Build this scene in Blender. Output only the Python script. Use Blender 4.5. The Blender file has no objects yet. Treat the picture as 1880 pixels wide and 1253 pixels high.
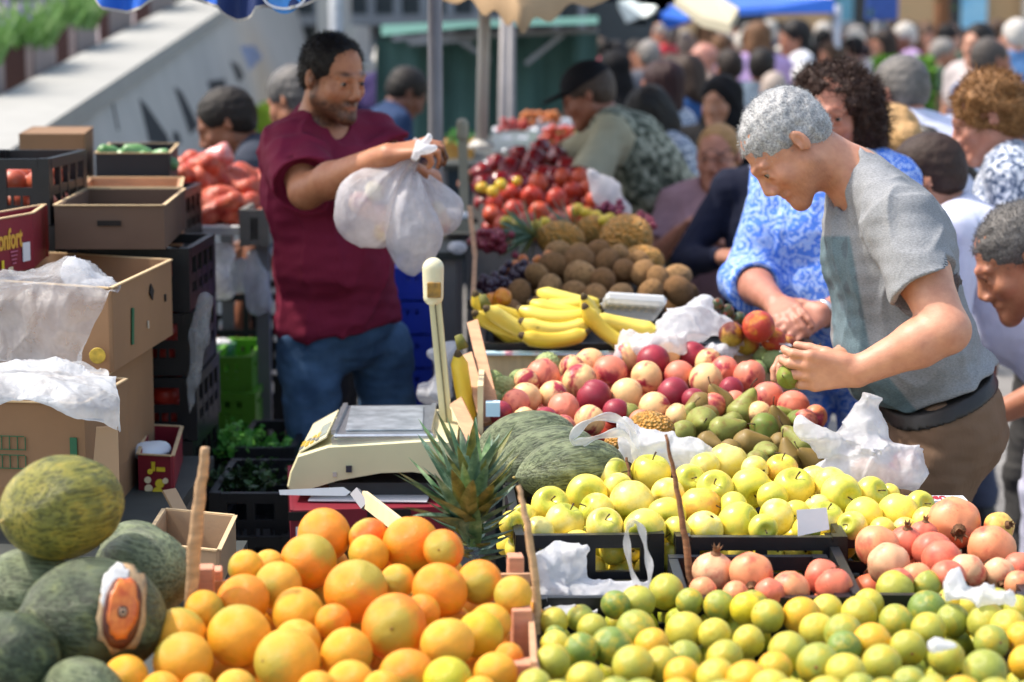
import bpy, math, random
import numpy as np
from mathutils import Vector, Matrix
R_ = math.radians
SC = bpy.context.scene
# ---------------------------------------------------------------- camera, sky, sun, exposure
FPX = 3900.0; CAMZ = 1.70; PITCH = math.atan((626.5 - 70) / FPX)
cam = bpy.data.objects.new('camera', bpy.data.cameras.new('camera'))
SC.collection.objects.link(cam); SC.camera = cam
cam.location = (0, 0, CAMZ); cam.rotation_euler = (math.pi/2 - PITCH, 0, 0)
cam.data.sensor_width = 36; cam.data.lens = FPX / 1880 * 36
cam.data.clip_start = 0.05; cam.data.clip_end = 400
cam.data.dof.use_dof = True; cam.data.dof.focus_distance = 4.0; cam.data.dof.aperture_fstop = 3.3
SUN_EL, SUN_AZ = R_(57), R_(-80)          # azimuth from +Y, negative = left
world = bpy.data.worlds.new('World'); SC.world = world; world.use_nodes = True
wn = world.node_tree.nodes; wn.clear()
sky = wn.new('ShaderNodeTexSky'); sky.sky_type = 'NISHITA'; sky.sun_disc = False
sky.sun_elevation = SUN_EL; sky.sun_rotation = SUN_AZ; sky.air_density = 1.2; sky.dust_density = 2.5
bg = wn.new('ShaderNodeBackground'); bg.inputs['Strength'].default_value = 0.15
wo = wn.new('ShaderNodeOutputWorld')
tn = wn.new('ShaderNodeMix'); tn.data_type = 'RGBA'; tn.blend_type = 'MULTIPLY'; tn.inputs['Factor'].default_value = 1.0; tn.inputs['B'].default_value = (1.08, 1.0, .91, 1)
world.node_tree.links.new(sky.outputs[0], tn.inputs['A']); world.node_tree.links.new(tn.outputs['Result'], bg.inputs[0]); world.node_tree.links.new(bg.outputs[0], wo.inputs[0])
sun = bpy.data.objects.new('sun', bpy.data.lights.new('sun', 'SUN')); SC.collection.objects.link(sun)
sun.data.energy = 2.2; sun.data.angle = R_(1.0); sun.data.color = (1.0, 0.93, 0.83)
sd = Vector((math.sin(SUN_AZ)*math.cos(SUN_EL), math.cos(SUN_AZ)*math.cos(SUN_EL), math.sin(SUN_EL)))
sun.rotation_euler = sd.to_track_quat('Z', 'Y').to_euler()
SC.view_settings.view_transform = 'Standard'; SC.view_settings.look = 'None'
SC.view_settings.exposure = 1.18; SC.view_settings.gamma = 1.0
SC.cycles.max_bounces = 8; SC.cycles.transparent_max_bounces = 12
SC.cycles.use_denoising = True

# ---------------------------------------------------------------- helpers
def col(h):
    h = h.lstrip('#'); h = ''.join(x*2 for x in h) if len(h) == 3 else h; c = [int(h[i:i+2], 16)/255 for i in (0, 2, 4)]
    return tuple(x/12.92 if x <= .04045 else ((x+.055)/1.055)**2.4 for x in c) + (1.0,)
CT, ST = math.cos(PITCH), math.sin(PITCH)
def P(px, py, Y):
    u = (px-940)/FPX; v = (626.5-py)/FPX
    d = Vector((u, CT + v*ST, -ST + v*CT))
    return Vector((0, 0, CAMZ)) + d*(Y/d.y)
def Gz(px, py, z):
    u = (px-940)/FPX; v = (626.5-py)/FPX
    d = Vector((u, CT + v*ST, -ST + v*CT))
    return Vector((0, 0, CAMZ)) + d*((z-CAMZ)/d.z)
def mpp(Y): return Y/FPX
def link(o): SC.collection.objects.link(o); return o
def tag(o, label=None, cat=None, group=None, kind=None):
    if label: o['label'] = label
    if cat: o['category'] = cat
    if group: o['group'] = group
    if kind: o['kind'] = kind
    return o
def empty(name, loc, label=None, cat=None, group=None, rz=0):
    o = bpy.data.objects.new(name, None); link(o); o.location = loc; o.rotation_euler = (0, 0, rz)
    o.empty_display_size = .05
    return tag(o, label, cat, group)
def inv_parent(o, par):
    """o's mesh is in world space; keep it there while parenting"""
    o.parent = par
    if par is not None:
        bpy.context.view_layer.update()
        o.matrix_parent_inverse = par.matrix_world.inverted()
def mesh_np(name, V, Fq, mats, parent=None, smooth=True, fm=None, world=False):
    me = bpy.data.meshes.new(name)
    me.from_pydata([tuple(map(float, v)) for v in V] if not isinstance(V, np.ndarray) else V.tolist(), [], Fq if isinstance(Fq, list) else Fq.tolist())
    if not isinstance(mats, (list, tuple)): mats = [mats]
    for m in mats: me.materials.append(m)
    if fm is not None: me.polygons.foreach_set('material_index', np.asarray(fm, dtype=np.int32))
    if smooth: me.polygons.foreach_set('use_smooth', np.ones(len(me.polygons), dtype=bool))
    me.update()
    o = bpy.data.objects.new(name, me); link(o)
    if parent is not None:
        if world: inv_parent(o, parent)
        else: o.parent = parent
    return o
def rot_to(d, up=Vector((0, 0, 1))):
    """matrix with +Z along d"""
    d = Vector(d).normalized()
    return d.to_track_quat('Z', 'Y').to_matrix()

class MB:
    """collects simple solids into one mesh"""
    def __init__(s): s.V = []; s.F = []; s.M = []
    def add(s, V, F, mi=0):
        n = len(s.V); s.V += [tuple(v) for v in V]; s.F += [tuple(i+n for i in f) for f in F]; s.M += [mi]*len(F); return s
    def box(s, c, d, R=None, mi=0, bev=0.0, taper=1.0):
        hx, hy, hz = d[0]/2, d[1]/2, d[2]/2
        if bev > 0:
            b = min(bev, hx*.9, hy*.9, hz*.9); V = []
            idx = {}
            for sx in (-1, 1):
                for sy in (-1, 1):
                    for sz in (-1, 1):
                        for a in range(3):
                            v = [sx*(hx-b), sy*(hy-b), sz*(hz-b)]; v[a] = (sx*hx, sy*hy, sz*hz)[a]
                            idx[(sx, sy, sz, a)] = len(V); V.append(v)
            Fc = []
            for a in range(3):
                o1, o2 = [(1, 2), (0, 2), (0, 1)][a]
                for sg in (-1, 1):
                    q = []
                    for p1, p2 in ((-1, -1), (1, -1), (1, 1), (-1, 1)):
                        k = [0, 0, 0]; k[a] = sg; k[o1] = p1; k[o2] = p2; q.append(idx[(k[0], k[1], k[2], a)])
                    Fc.append(q)
            for a in range(3):      # edges along axis a
                o1, o2 = [(1, 2), (0, 2), (0, 1)][a]
                for s1 in (-1, 1):
                    for s2 in (-1, 1):
                        k0 = [0, 0, 0]; k0[a] = -1; k0[o1] = s1; k0[o2] = s2; k1 = list(k0); k1[a] = 1
                        Fc.append([idx[(*k0, o1)], idx[(*k0, o2)], idx[(*k1, o2)], idx[(*k1, o1)]])
            for sx in (-1, 1):
                for sy in (-1, 1):
                    for sz in (-1, 1): Fc.append([idx[(sx, sy, sz, 0)], idx[(sx, sy, sz, 1)], idx[(sx, sy, sz, 2)]])
            V2 = [Vector(v) for v in V]; F2 = []
            for f in Fc:
                n = (V2[f[1]]-V2[f[0]]).cross(V2[f[2]]-V2[f[0]]); cc = sum((V2[i] for i in f), Vector())/len(f)
                F2.append(f if n.dot(cc) > 0 else f[::-1])
            V, Fc = V2, F2
        else:
            V = [Vector((x*hx, y*hy, z*hz)) for z in (-1, 1) for x, y in ((-1, -1), (1, -1), (1, 1), (-1, 1))]
            Fc = [(3, 2, 1, 0), (4, 5, 6, 7), (0, 1, 5, 4), (1, 2, 6, 5), (2, 3, 7, 6), (3, 0, 4, 7)]
        out = []
        for v in V:
            v = Vector(v)
            if taper != 1.0 and v.z < 0: v.x *= taper; v.y *= taper
            if R is not None: v = R @ v
            out.append(v + Vector(c))
        return s.add(out, Fc, mi)
    def bar(s, a, b, w, t, mi=0, up=(0, 0, 1)):
        a, b = Vector(a), Vector(b); z = (b-a); L = z.length; z.normalize(); up = Vector(up)
        if abs(z.dot(up)) > .95: up = Vector((0, 1, 0))
        x = up.cross(z).normalized(); y = z.cross(x)
        Rm = Matrix((x, y, z)).transposed()
        return s.box((a+b)/2, (w, t, L), Rm, mi)
    def tube(s, pts, rad, n=10, mi=0, caps=True, sq=1.0):
        pts = [Vector(p) for p in pts]; rs = rad if isinstance(rad, (list, tuple)) else [rad]*len(pts)
        V = []; F = []; x = None
        for i, p in enumerate(pts):
            t = (pts[min(i+1, len(pts)-1)]-pts[max(i-1, 0)]).normalized()
            if x is None:
                x = t.orthogonal().normalized()
            else:
                x = (x - t*x.dot(t)).normalized()
            y = t.cross(x)
            for k in range(n):
                a = 2*math.pi*k/n; V.append(p + (x*math.cos(a)+y*math.sin(a)*sq)*rs[i])
        for i in range(len(pts)-1):
            for k in range(n):
                F.append((i*n+k, i*n+(k+1) % n, (i+1)*n+(k+1) % n, (i+1)*n+k))
        if caps: F.append(tuple(range(n))[::-1]); F.append(tuple((len(pts)-1)*n+k for k in range(n)))
        return s.add(V, F, mi)
    def lathe(s, prof, n=16, c=(0, 0, 0), R=None, mi=0):
        V = []; F = []; c = Vector(c)
        for r, z in prof:
            for k in range(n):
                a = 2*math.pi*k/n; v = Vector((r*math.cos(a), r*math.sin(a), z)); V.append((R @ v if R is not None else v)+c)
        for i in range(len(prof)-1):
            for k in range(n): F.append((i*n+k, i*n+(k+1) % n, (i+1)*n+(k+1) % n, (i+1)*n+k))
        F.append(tuple(range(n))[::-1]); F.append(tuple((len(prof)-1)*n+k for k in range(n)))
        return s.add(V, F, mi)
    def prism(s, poly, thick, M4, mi=0):
        """poly in local xy, extruded +-thick/2 along local z, placed by 4x4"""
        n = len(poly); V = [M4 @ Vector((x, y, -thick/2)) for x, y in poly]+[M4 @ Vector((x, y, thick/2)) for x, y in poly]
        F = [tuple(range(n))[::-1], tuple(range(n, 2*n))]+[(i, (i+1) % n, (i+1) % n+n, i+n) for i in range(n)]
        return s.add(V, F, mi)
    def build(s, name, mats, parent=None, smooth=False, world=False):
        return mesh_np(name, s.V, s.F, mats, parent, smooth, s.M, world)

# ---- materials
def NT(name):
    m = bpy.data.materials.new(name); m.use_nodes = True; nt = m.node_tree
    b = nt.nodes['Principled BSDF']; return m, nt, b
def setp(b, **k):
    names = dict(rough='Roughness', spec='Specular IOR Level', metal='Metallic', sss='Subsurface Weight', trans='Transmission Weight', alpha='Alpha', coat='Coat Weight', sheen='Sheen Weight', ior='IOR')
    for a, v in k.items(): b.inputs[names[a]].default_value = v
def noise(nt, scale, detail=4, rough=.55, coord='Object', dist=0, vec=None, stretch=None):
    n = nt.nodes.new('ShaderNodeTexNoise'); n.inputs['Scale'].default_value = scale; n.inputs['Detail'].default_value = detail
    n.inputs['Roughness'].default_value = rough; n.inputs['Distortion'].default_value = dist
    if vec is None:
        tc = nt.nodes.new('ShaderNodeTexCoord'); vec = tc.outputs[coord]
    if stretch:
        mp = nt.nodes.new('ShaderNodeMapping'); mp.inputs['Scale'].default_value = stretch
        nt.links.new(vec, mp.inputs[0]); vec = mp.outputs[0]
    nt.links.new(vec, n.inputs['Vector']); return n
def ramp(nt, src, stops):
    r = nt.nodes.new('ShaderNodeValToRGB'); e = r.color_ramp.elements
    while len(e) < len(stops): e.new(.5)
    for i, (p, c) in enumerate(stops): e[i].position = p; e[i].color = c
    nt.links.new(src, r.inputs[0]); return r
def mixc(nt, fac, a, b, mode='MIX'):
    m = nt.nodes.new('ShaderNodeMix'); m.data_type = 'RGBA'; m.blend_type = mode
    def put(sock, v):
        if hasattr(v, 'is_linked') or hasattr(v, 'node'): nt.links.new(v, sock)
        else: sock.default_value = v
    put(m.inputs['Factor'], fac); put(m.inputs['A'], a); put(m.inputs['B'], b); return m.outputs['Result']
def bump(nt, b, src, strength=.3, dist=.002):
    bp = nt.nodes.new('ShaderNodeBump'); bp.inputs['Strength'].default_value = strength; bp.inputs['Distance'].default_value = dist
    nt.links.new(src, bp.inputs['Height']); nt.links.new(bp.outputs[0], b.inputs['Normal']); return bp
def shade(c, f): return (c[0]*f, c[1]*f, c[2]*f, 1)
MATS = {}
def mat(name, c, rough=.6, var=.15, scale=20, bstr=.0, bscale=60, c2=None, stretch=None, **k):
    """plain procedural material: colour with noise variation and bump"""
    if name in MATS: return MATS[name]
    if isinstance(c, str): c = col(c)
    m, nt, b = NT(name)
    n = noise(nt, scale, 5, stretch=stretch)
    hi = c2 and (col(c2) if isinstance(c2, str) else c2) or shade(c, 1+var)
    r = ramp(nt, n.outputs['Fac'], [(.32, shade(c, 1-var) if not c2 else c), (.68, hi)])
    nt.links.new(r.outputs[0], b.inputs['Base Color'])
    if bstr:
        n2 = noise(nt, bscale, 4, stretch=stretch); bump(nt, b, n2.outputs['Fac'], bstr, .004)
    setp(b, rough=rough, **k)
    MATS[name] = m; return m

# ---------------------------------------------------------------- implicit solids (smooth unions) meshed as one surface
class Shape:
    def __init__(s): s.ops = []; s.fn = []
    def cap(s, a, b, ra, rb=None, k=.02, fl=None, sub=False, tag=0):
        a = np.array(a, float); b = np.array(b, float); rb = ra if rb is None else rb
        if fl is not None: fl = (np.array(fl[0], float)/np.linalg.norm(fl[0]), fl[1])
        s.ops.append(['cap', a, b, ra, rb, fl, k, sub]); return s
    def chain(s, pts, k=.02, fl=None, sub=False):
        for (a, ra), (b, rb) in zip(pts[:-1], pts[1:]): s.cap(a, b, ra, rb, k, fl, sub)
        return s
    def ell(s, c, r, R=None, k=.02, sub=False):
        R = np.eye(3) if R is None else np.array(R, float)
        s.ops.append(['ell', np.array(c, float), np.array(r, float)*np.ones(3), R, None, None, k, sub]); return s
    def cut(s, c, n, k=.004):
        n = np.array(n, float); n /= np.linalg.norm(n)
        s.ops.append(['cut', np.array(c, float), n, None, None, None, k, True]); return s
    def add(s, o): s.ops += o.ops; s.fn += o.fn; return s
    def xf(s, R, t, sc=1.0):
        """transform: p -> R p * sc + t"""
        R = np.array(R, float); t = np.array(t, float); o = Shape()
        for q in s.ops:
            if q[0] == 'cap':
                fl = q[5] and (R @ q[5][0], q[5][1])
                o.ops.append(['cap', R @ q[1]*sc+t, R @ q[2]*sc+t, q[3]*sc, q[4]*sc, fl, q[6]*sc, q[7]])
            elif q[0] == 'ell': o.ops.append(['ell', R @ q[1]*sc+t, q[2]*sc, R @ q[3], None, None, q[6]*sc, q[7]])
            else: o.ops.append(['cut', R @ q[1]*sc+t, R @ q[2], None, None, None, q[6]*sc, True])
        for f in s.fn: o.fn.append((lambda g: lambda p: g(((p-t) @ R)/sc)*sc)(f))
        return o
    @staticmethod
    def dist(q, p):
        if q[0] == 'cap':
            a, b, ra, rb, fl = q[1:6]
            p = p-a; ab = b-a; 
            if fl is not None:
                w, f = fl; p = p + np.outer(p @ w, w)*(1/f-1); ab = ab + w*(ab @ w)*(1/f-1)
            t = np.clip((p @ ab)/max(ab @ ab, 1e-9), 0, 1)
            d = np.sqrt(((p-t[:, None]*ab)**2).sum(1)) - (ra+(rb-ra)*t)
            return d*(min(1, fl[1])**.5 if fl is not None else 1)
        if q[0] == 'ell':
            l = (p-q[1]) @ q[3]; r = q[2]
            k0 = np.sqrt(((l/r)**2).sum(1)); k1 = np.sqrt(((l/(r*r))**2).sum(1))+1e-9
            return k0*(k0-1)/k1
        return -((p-q[1]) @ q[2])
    @staticmethod
    def bound(q):
        if q[0] == 'cap':
            r = max(q[3], q[4])*(max(1, q[5][1]) if q[5] is not None else 1)
            return (q[1]+q[2])/2, np.linalg.norm(q[1]-q[2])/2+r
        if q[0] == 'ell': return q[1], q[2].max()
        return None, 1e9
    def mesh(s, h):
        lo = np.full(3, 1e9); hi = -lo
        for q in s.ops:
            if q[0] != 'cut' and not q[7]:
                c, r = s.bound(q); 
                if q[0] == 'cap':
                    rr = max(q[3], q[4])*(max(1, q[5][1]) if q[5] is not None else 1)
                    lo = np.minimum(lo, np.minimum(q[1], q[2])-rr); hi = np.maximum(hi, np.maximum(q[1], q[2])+rr)
                else: lo = np.minimum(lo, c-r); hi = np.maximum(hi, c+r)
        lo -= .02; hi += .02
        B = 8; H = B*h
        nb = np.ceil((hi-lo)/H).astype(int)
        bi = np.stack(np.meshgrid(*[np.arange(n) for n in nb], indexing='ij'), -1).reshape(-1, 3)
        bc = lo+(bi+.5)*H-h/2
        br = H*.87
        def ev(pts, cen, rad):
            N, K = pts.shape[:2]; D = np.full((N, K), 1.0)
            for q in s.ops:
                c, r = s.bound(q); k = q[6]
                if c is None: sel = np.arange(N)
                else: sel = np.nonzero(((cen-c)**2).sum(1) < (r+k+rad+.02)**2)[0]
                if not len(sel): continue
                d = s.dist(q, pts[sel].reshape(-1, 3)).reshape(len(sel), K); D0 = D[sel]
                if q[7]: d = -d; m = np.maximum(D0, d)+np.maximum(k-np.abs(D0-d), 0)**2/(4*k+1e-9)
                else: m = np.minimum(D0, d)-np.maximum(k-np.abs(D0-d), 0)**2/(4*k+1e-9)
                D[sel] = m
            for f in s.fn: D += f(pts.reshape(-1, 3)).reshape(N, K)
            return D
        cd = ev(bc[:, None, :], bc, br+.05)[:, 0]
        act = np.abs(cd) < br*1.45+.012
        A = bi[act]; AC = bc[act]
        D = np.where(cd < 0, -1.0, 1.0).astype(np.float32).reshape(nb)
        D = np.repeat(np.repeat(np.repeat(D, B, 0), B, 1), B, 2)
        D6 = D.reshape(nb[0], B, nb[1], B, nb[2], B)
        off = np.stack(np.meshgrid(*[np.arange(B)]*3, indexing='ij'), -1).reshape(-1, 3)*h
        for i in range(0, len(A), 2500):
            a = A[i:i+2500]; pts = (lo+a*H)[:, None, :]+off[None]
            d = ev(pts, AC[i:i+2500], br)
            D6[a[:, 0], :, a[:, 1], :, a[:, 2], :] = d.reshape(-1, B, B, B)
        S = D < 0
        cnt = np.zeros(np.array(S.shape)-1, np.int8)
        for dx in (0, 1):
            for dy in (0, 1):
                for dz in (0, 1): cnt += S[dx:S.shape[0]-1+dx, dy:S.shape[1]-1+dy, dz:S.shape[2]-1+dz]
        mix = (cnt > 0) & (cnt < 8)
        C = np.argwhere(mix); idx = np.full(mix.shape, -1, np.int32); idx[mix] = np.arange(len(C))
        acc = np.zeros((len(C), 3)); num = np.zeros(len(C))
        corners = [(dx, dy, dz) for dx in (0, 1) for dy in (0, 1) for dz in (0, 1)]
        for c0 in corners:
            for ax in range(3):
                if c0[ax]: continue
                c1 = list(c0); c1[ax] = 1
                d0 = D[C[:, 0]+c0[0], C[:, 1]+c0[1], C[:, 2]+c0[2]]; d1 = D[C[:, 0]+c1[0], C[:, 1]+c1[1], C[:, 2]+c1[2]]
                m = (d0 < 0) != (d1 < 0); t = np.where(m, d0/(d0-d1+1e-12), 0)
                pt = np.tile(np.array(c0, float), (len(C), 1)); pt[:, ax] += t
                acc += pt*m[:, None]; num += m
        V = lo+(C+acc/np.maximum(num, 1)[:, None])*h
        Fs = []
        for ax in range(3):
            o1, o2 = (ax+1) % 3, (ax+2) % 3
            sl0 = [slice(None)]*3; sl1 = [slice(None)]*3; sl0[ax] = slice(0, -1); sl1[ax] = slice(1, None)
            df = S[tuple(sl0)] != S[tuple(sl1)]
            E = np.argwhere(df); E = E[(E[:, o1] > 0) & (E[:, o2] > 0) & (E[:, o1] < S.shape[o1]-1) & (E[:, o2] < S.shape[o2]-1)]
            def g(a, b):
                e = E.copy(); e[:, o1] -= a; e[:, o2] -= b; return idx[e[:, 0], e[:, 1], e[:, 2]]
            q = np.stack([g(1, 1), g(0, 1), g(0, 0), g(1, 0)], 1)
            ins = S[E[:, 0], E[:, 1], E[:, 2]]
            q = np.where(ins[:, None], q, q[:, ::-1]); Fs.append(q[(q >= 0).all(1)])
        return V, np.concatenate(Fs)
_rs = np.random.RandomState(7)
def sinnoise(freq, n=7, seed=0, stretch=(1, 1, 1)):
    r = np.random.RandomState(seed); D = r.randn(n, 3); D /= np.linalg.norm(D, axis=1)[:, None]; D *= np.array(stretch); D *= freq*(0.6+r.rand(n, 1)*.9); ph = r.rand(n)*6.28
    def f(p): return np.sin(p @ D.T+ph).sum(1)/n**.5
    return f
def surf(S, h, name, m, parent=None, tint=None, world=True):
    V, Fq = S.mesh(h)
    c = V.mean(0)
    o = mesh_np(name, V, Fq, m, parent, True, world=world)
    if tint is not None:
        a = o.data.attributes.new('tint', 'FLOAT_COLOR', 'POINT'); a.data.foreach_set('color', tint(V).astype(np.float32).ravel())
    return o
# ---------------------------------------------------------------- people
def nrm(v): v = np.array(v, float); return v/np.linalg.norm(v)
def A3(v): return np.array(v, float)
# flat-ended cone as an extra op of Shape
_od, _ob, _ox = Shape.dist, Shape.bound, Shape.xf
def _dist(q, p):
    if q[0] != 'cyl': return _od(q, p)
    a, b, ra, rb, fl = q[1:6]; ab = b-a; L = np.linalg.norm(ab); u = ab/L; p = p-a
    if fl is not None:
        w, f = fl; p = p + np.outer(p @ w, w)*(1/f-1)
    t = p @ u; rad = np.sqrt(np.maximum((p**2).sum(1)-t*t, 0)); r = ra+(rb-ra)*np.clip(t/L, 0, 1)
    return np.maximum((rad-r)*(min(1, fl[1])**.5 if fl is not None else 1), np.abs(t-L/2)-L/2)
def _bound(q):
    if q[0] == 'cyl': return (q[1]+q[2])/2, np.linalg.norm(q[1]-q[2])/2+max(q[3], q[4])
    return _ob(q)
Shape.dist = staticmethod(_dist); Shape.bound = staticmethod(_bound)
def cyl(S, a, b, ra, rb=None, k=.01, fl=None, sub=False):
    if fl is not None: fl = (nrm(fl[0]), fl[1])
    S.ops.append(['cyl', A3(a), A3(b), ra, ra if rb is None else rb, fl, k, sub])

def head_skin(wide=1.0, nose=1.0, jaw=1.0, eyes=True):
    S = Shape()
    S.ell((0, -.014, .036), (.075*wide, .096, .080), k=.02)
    S.ell((0, .03, -.035), (.060*wide, .058, .074), k=.035)
    for s in (-1, 1):
        S.cap((s*.052*wide, 0, -.055), (s*.012, .072*jaw, -.098), .020, .015, k=.03)
        S.ell((s*.042*wide, .060, -.028), (.020, .020, .020), k=.02)
        S.cap((s*.012, .088, .020), (s*.045, .074, .020), .009, .007, k=.014)
        if eyes:
            S.ell((s*.031, .100, -.002), (.017, .012, .011), k=.012, sub=True)
            S.ell((s*.031, .0725, -.001), (.0135, .0135, .0120), k=.002)
            S.cap((s*.019, .0885, .009), (s*.044, .082, .008), .0035, .003, k=.005)
            S.cap((s*.020, .0865, -.0105), (s*.042, .080, -.010), .003, .003, k=.006)
        S.ell((s*.014, .098, -.040), (.0085, .0105, .0075), k=.006)
    S.cap((0, .086, .014), (0, .106*nose+(1-nose)*.09, -.030), .008, .0105, k=.012); S.cap((0, .092, -.034), (0, .088, -.060), .009, .008, k=.012)
    S.cap((-.020, .0835, -.0655), (.020, .0835, -.0655), .0065, k=.008); S.ell((0, .0905, -.0645), (.015, .006, .0055), k=.006)
    S.ell((0, .089, -.0745), (.015, .0065, .006), k=.006)
    S.cap((-.017, .0965, -.0695), (.017, .0965, -.0695), .0022, k=.003, sub=True)
    S.ell((0, .078*jaw, -.100), (.020, .018, .018), k=.02)
    for s in (-1, 1):
        S.cap((s*.021, .096, -.042), (s*.033, .083, -.078), .0022, k=.007, sub=True)
        S.cap((s*.016, .088, -.014), (s*.036, .082, -.021), .002, k=.006, sub=True)
    for s in (-1, 1):   # ears
        ax = np.array([[.96, .28*s, 0], [-.28*s, .96, 0], [0, 0, 1]]).T
        S.ell((s*.079*wide, -.016, -.004), (.0075, .0155, .028), R=ax, k=.006)
        S.ell((s*.089*wide, -.012, .003), (.0075, .0085, .0175), R=ax, k=.002, sub=True)
        S.cap((s*.080*wide, -.002, -.018), (s*.082*wide, -.004, -.008), .004, .003, k=.003)
    return S
def head_tint(loc, beard=0.0, lips=.25, brow=1.0, browc=(.35, .25, .2), beardc=(.45, .42, .42), blush=.12):
    x, y, z = loc[:, 0], loc[:, 1], loc[:, 2]; T = np.ones((len(loc), 4)); ax = np.abs(x)
    def g(v, s): return np.exp(-(v/s)**2)
    L = np.clip(lips*g(x, .022)*g(z+.0695, .0085)*(y > .075), 0, 1)
    T[:, :3] *= 1-L[:, None]*np.array([.15, .45, .40])
    B = brow*g(ax-.030, .0145)*g(z-.0245-.10*(.02-np.abs(ax-.03)), .0062)*(y > .055)
    T[:, :3] = T[:, :3]*(1-B[:, None])+B[:, None]*np.array(browc)
    bl = blush*g(ax-.042, .02)*g(z+.035, .02)*(y > .04)
    T[:, :3] *= 1-bl[:, None]*np.array([0., .5, .5])
    n = sinnoise(900, 8, 3)(loc)*.5+.5
    bd = np.clip((-.045-z)/.02, 0, 1)*np.clip((y+.02)/.02, 0, 1)*(1-g(x, .023)*g(z+.0695, .007))*np.clip((z+.150)/.02, 0, 1)
    mu = g(z+.052, .007)*g(x, .03)*(y > .08)
    bd = np.clip(bd+mu+np.clip((y+.02)/.01, 0, 1)*np.clip((.02-y)/.01, 0, 1)*(z < .01)*(z > -.08)*(ax > .05)*.7, 0, 1)*beard*(.7+.6*n)
    bd = np.clip(bd, 0, 1)[:, None]
    T[:, :3] = T[:, :3]*(1-bd)+bd*np.array(beardc)
    return T
def hand(S, W, f, n, side, curl=(.5, .6, .7, .8), sc=1.0, thumb=(.6, .8, .35), spread=1.0, k=.009):
    W = A3(W); f = nrm(f); n = A3(n); n = nrm(n-f*(n@f)); t = np.cross(f, n)*(1 if side == 0 else -1)
    kn = [(.094, .031), (.098, .011), (.093, -.010), (.083, -.029)]; Ls = [.074, .082, .076, .060]
    for i, (a, b) in enumerate(kn):
        K = W+f*a*sc+t*b*sc
        S.cap(W+t*b*.45*sc+f*.004, K, .0165*sc, .0115*sc, k=.013)
        ang = curl[i]*.5; p = K; r = .0095
        base = nrm(f+t*b*2.2*spread)
        for j, fr in enumerate((.46, .30, .24)):
            d = base*math.cos(ang)+n*math.sin(ang); q = p+d*Ls[i]*fr*sc
            S.cap(p, q, r*sc, (r-.0008)*sc, k=.004 if j else .008); p = q; r -= .0008; ang += curl[i]*(.9 if j == 0 else .6)
    p = W+f*.026*sc+t*.022*sc; d = nrm(f*thumb[0]+t*thumb[1]+n*thumb[2]); r = .0135
    for j, l in enumerate((.042, .034, .026)):
        q = p+d*l*sc; S.cap(p, q, r*sc, (r-.0018)*sc, k=.010 if j == 0 else .004); p = q; r -= .0018; d = nrm(d+f*.35+n*.15)
    return S
def frame(fw, up):
    fw = nrm(fw); up = A3(up); up = nrm(up-fw*(up@fw)); return np.stack([np.cross(fw, up), fw, up], 1)   # columns right, fwd, up
def torso_ops(S, J, off=0.0, belly=0.0, k=.06, female=False, w=1.0):
    pel, che, nk = A3(J['pel']), A3(J['che']), A3(J['nk']); sp = nrm(che-pel)
    Rp = frame(J['pf'], sp); Rc = frame(J['bf'], nrm(nk-pel)); Rm = frame(A3(J['pf'])+A3(J['bf']), sp)
    S.ell(pel, A3((.162*w, .118, .13))+off, R=Rp, k=k)
    S.ell((pel*.5+che*.5)+Rm[:, 1]*(.012+belly*.55), A3((.145*w+belly*.5, .115+belly*.6, .15))+off, R=Rm, k=k)
    S.ell(che, A3((.168*w, .122, .17))+off, R=Rc, k=k)
    if female:
        for s in (-1, 1): S.ell(che+Rc@A3((s*.075, .085, -.01)), A3((.07, .065, .07))+off, R=Rc, k=.04)
    S.cap(J['sh'][0]+A3(0), J['sh'][1]+A3(0), .052+off, k=.045)
    for s in (0, 1): S.cap(nk+Rc[:, 2]*.01, A3(J['sh'][s])+Rc[:, 2]*.012, .048+off, .045+off, k=.04)
def arm_pts(J, s, th=1.0):
    sh, el, wr = (A3(J[q][s]) for q in ('sh', 'el', 'wr'))
    return [(sh, .052*th), (sh*.5+el*.5, .047*th), (el, .039*th), (el*.68+wr*.32, .040*th), (wr, .0265*th)]
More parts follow.
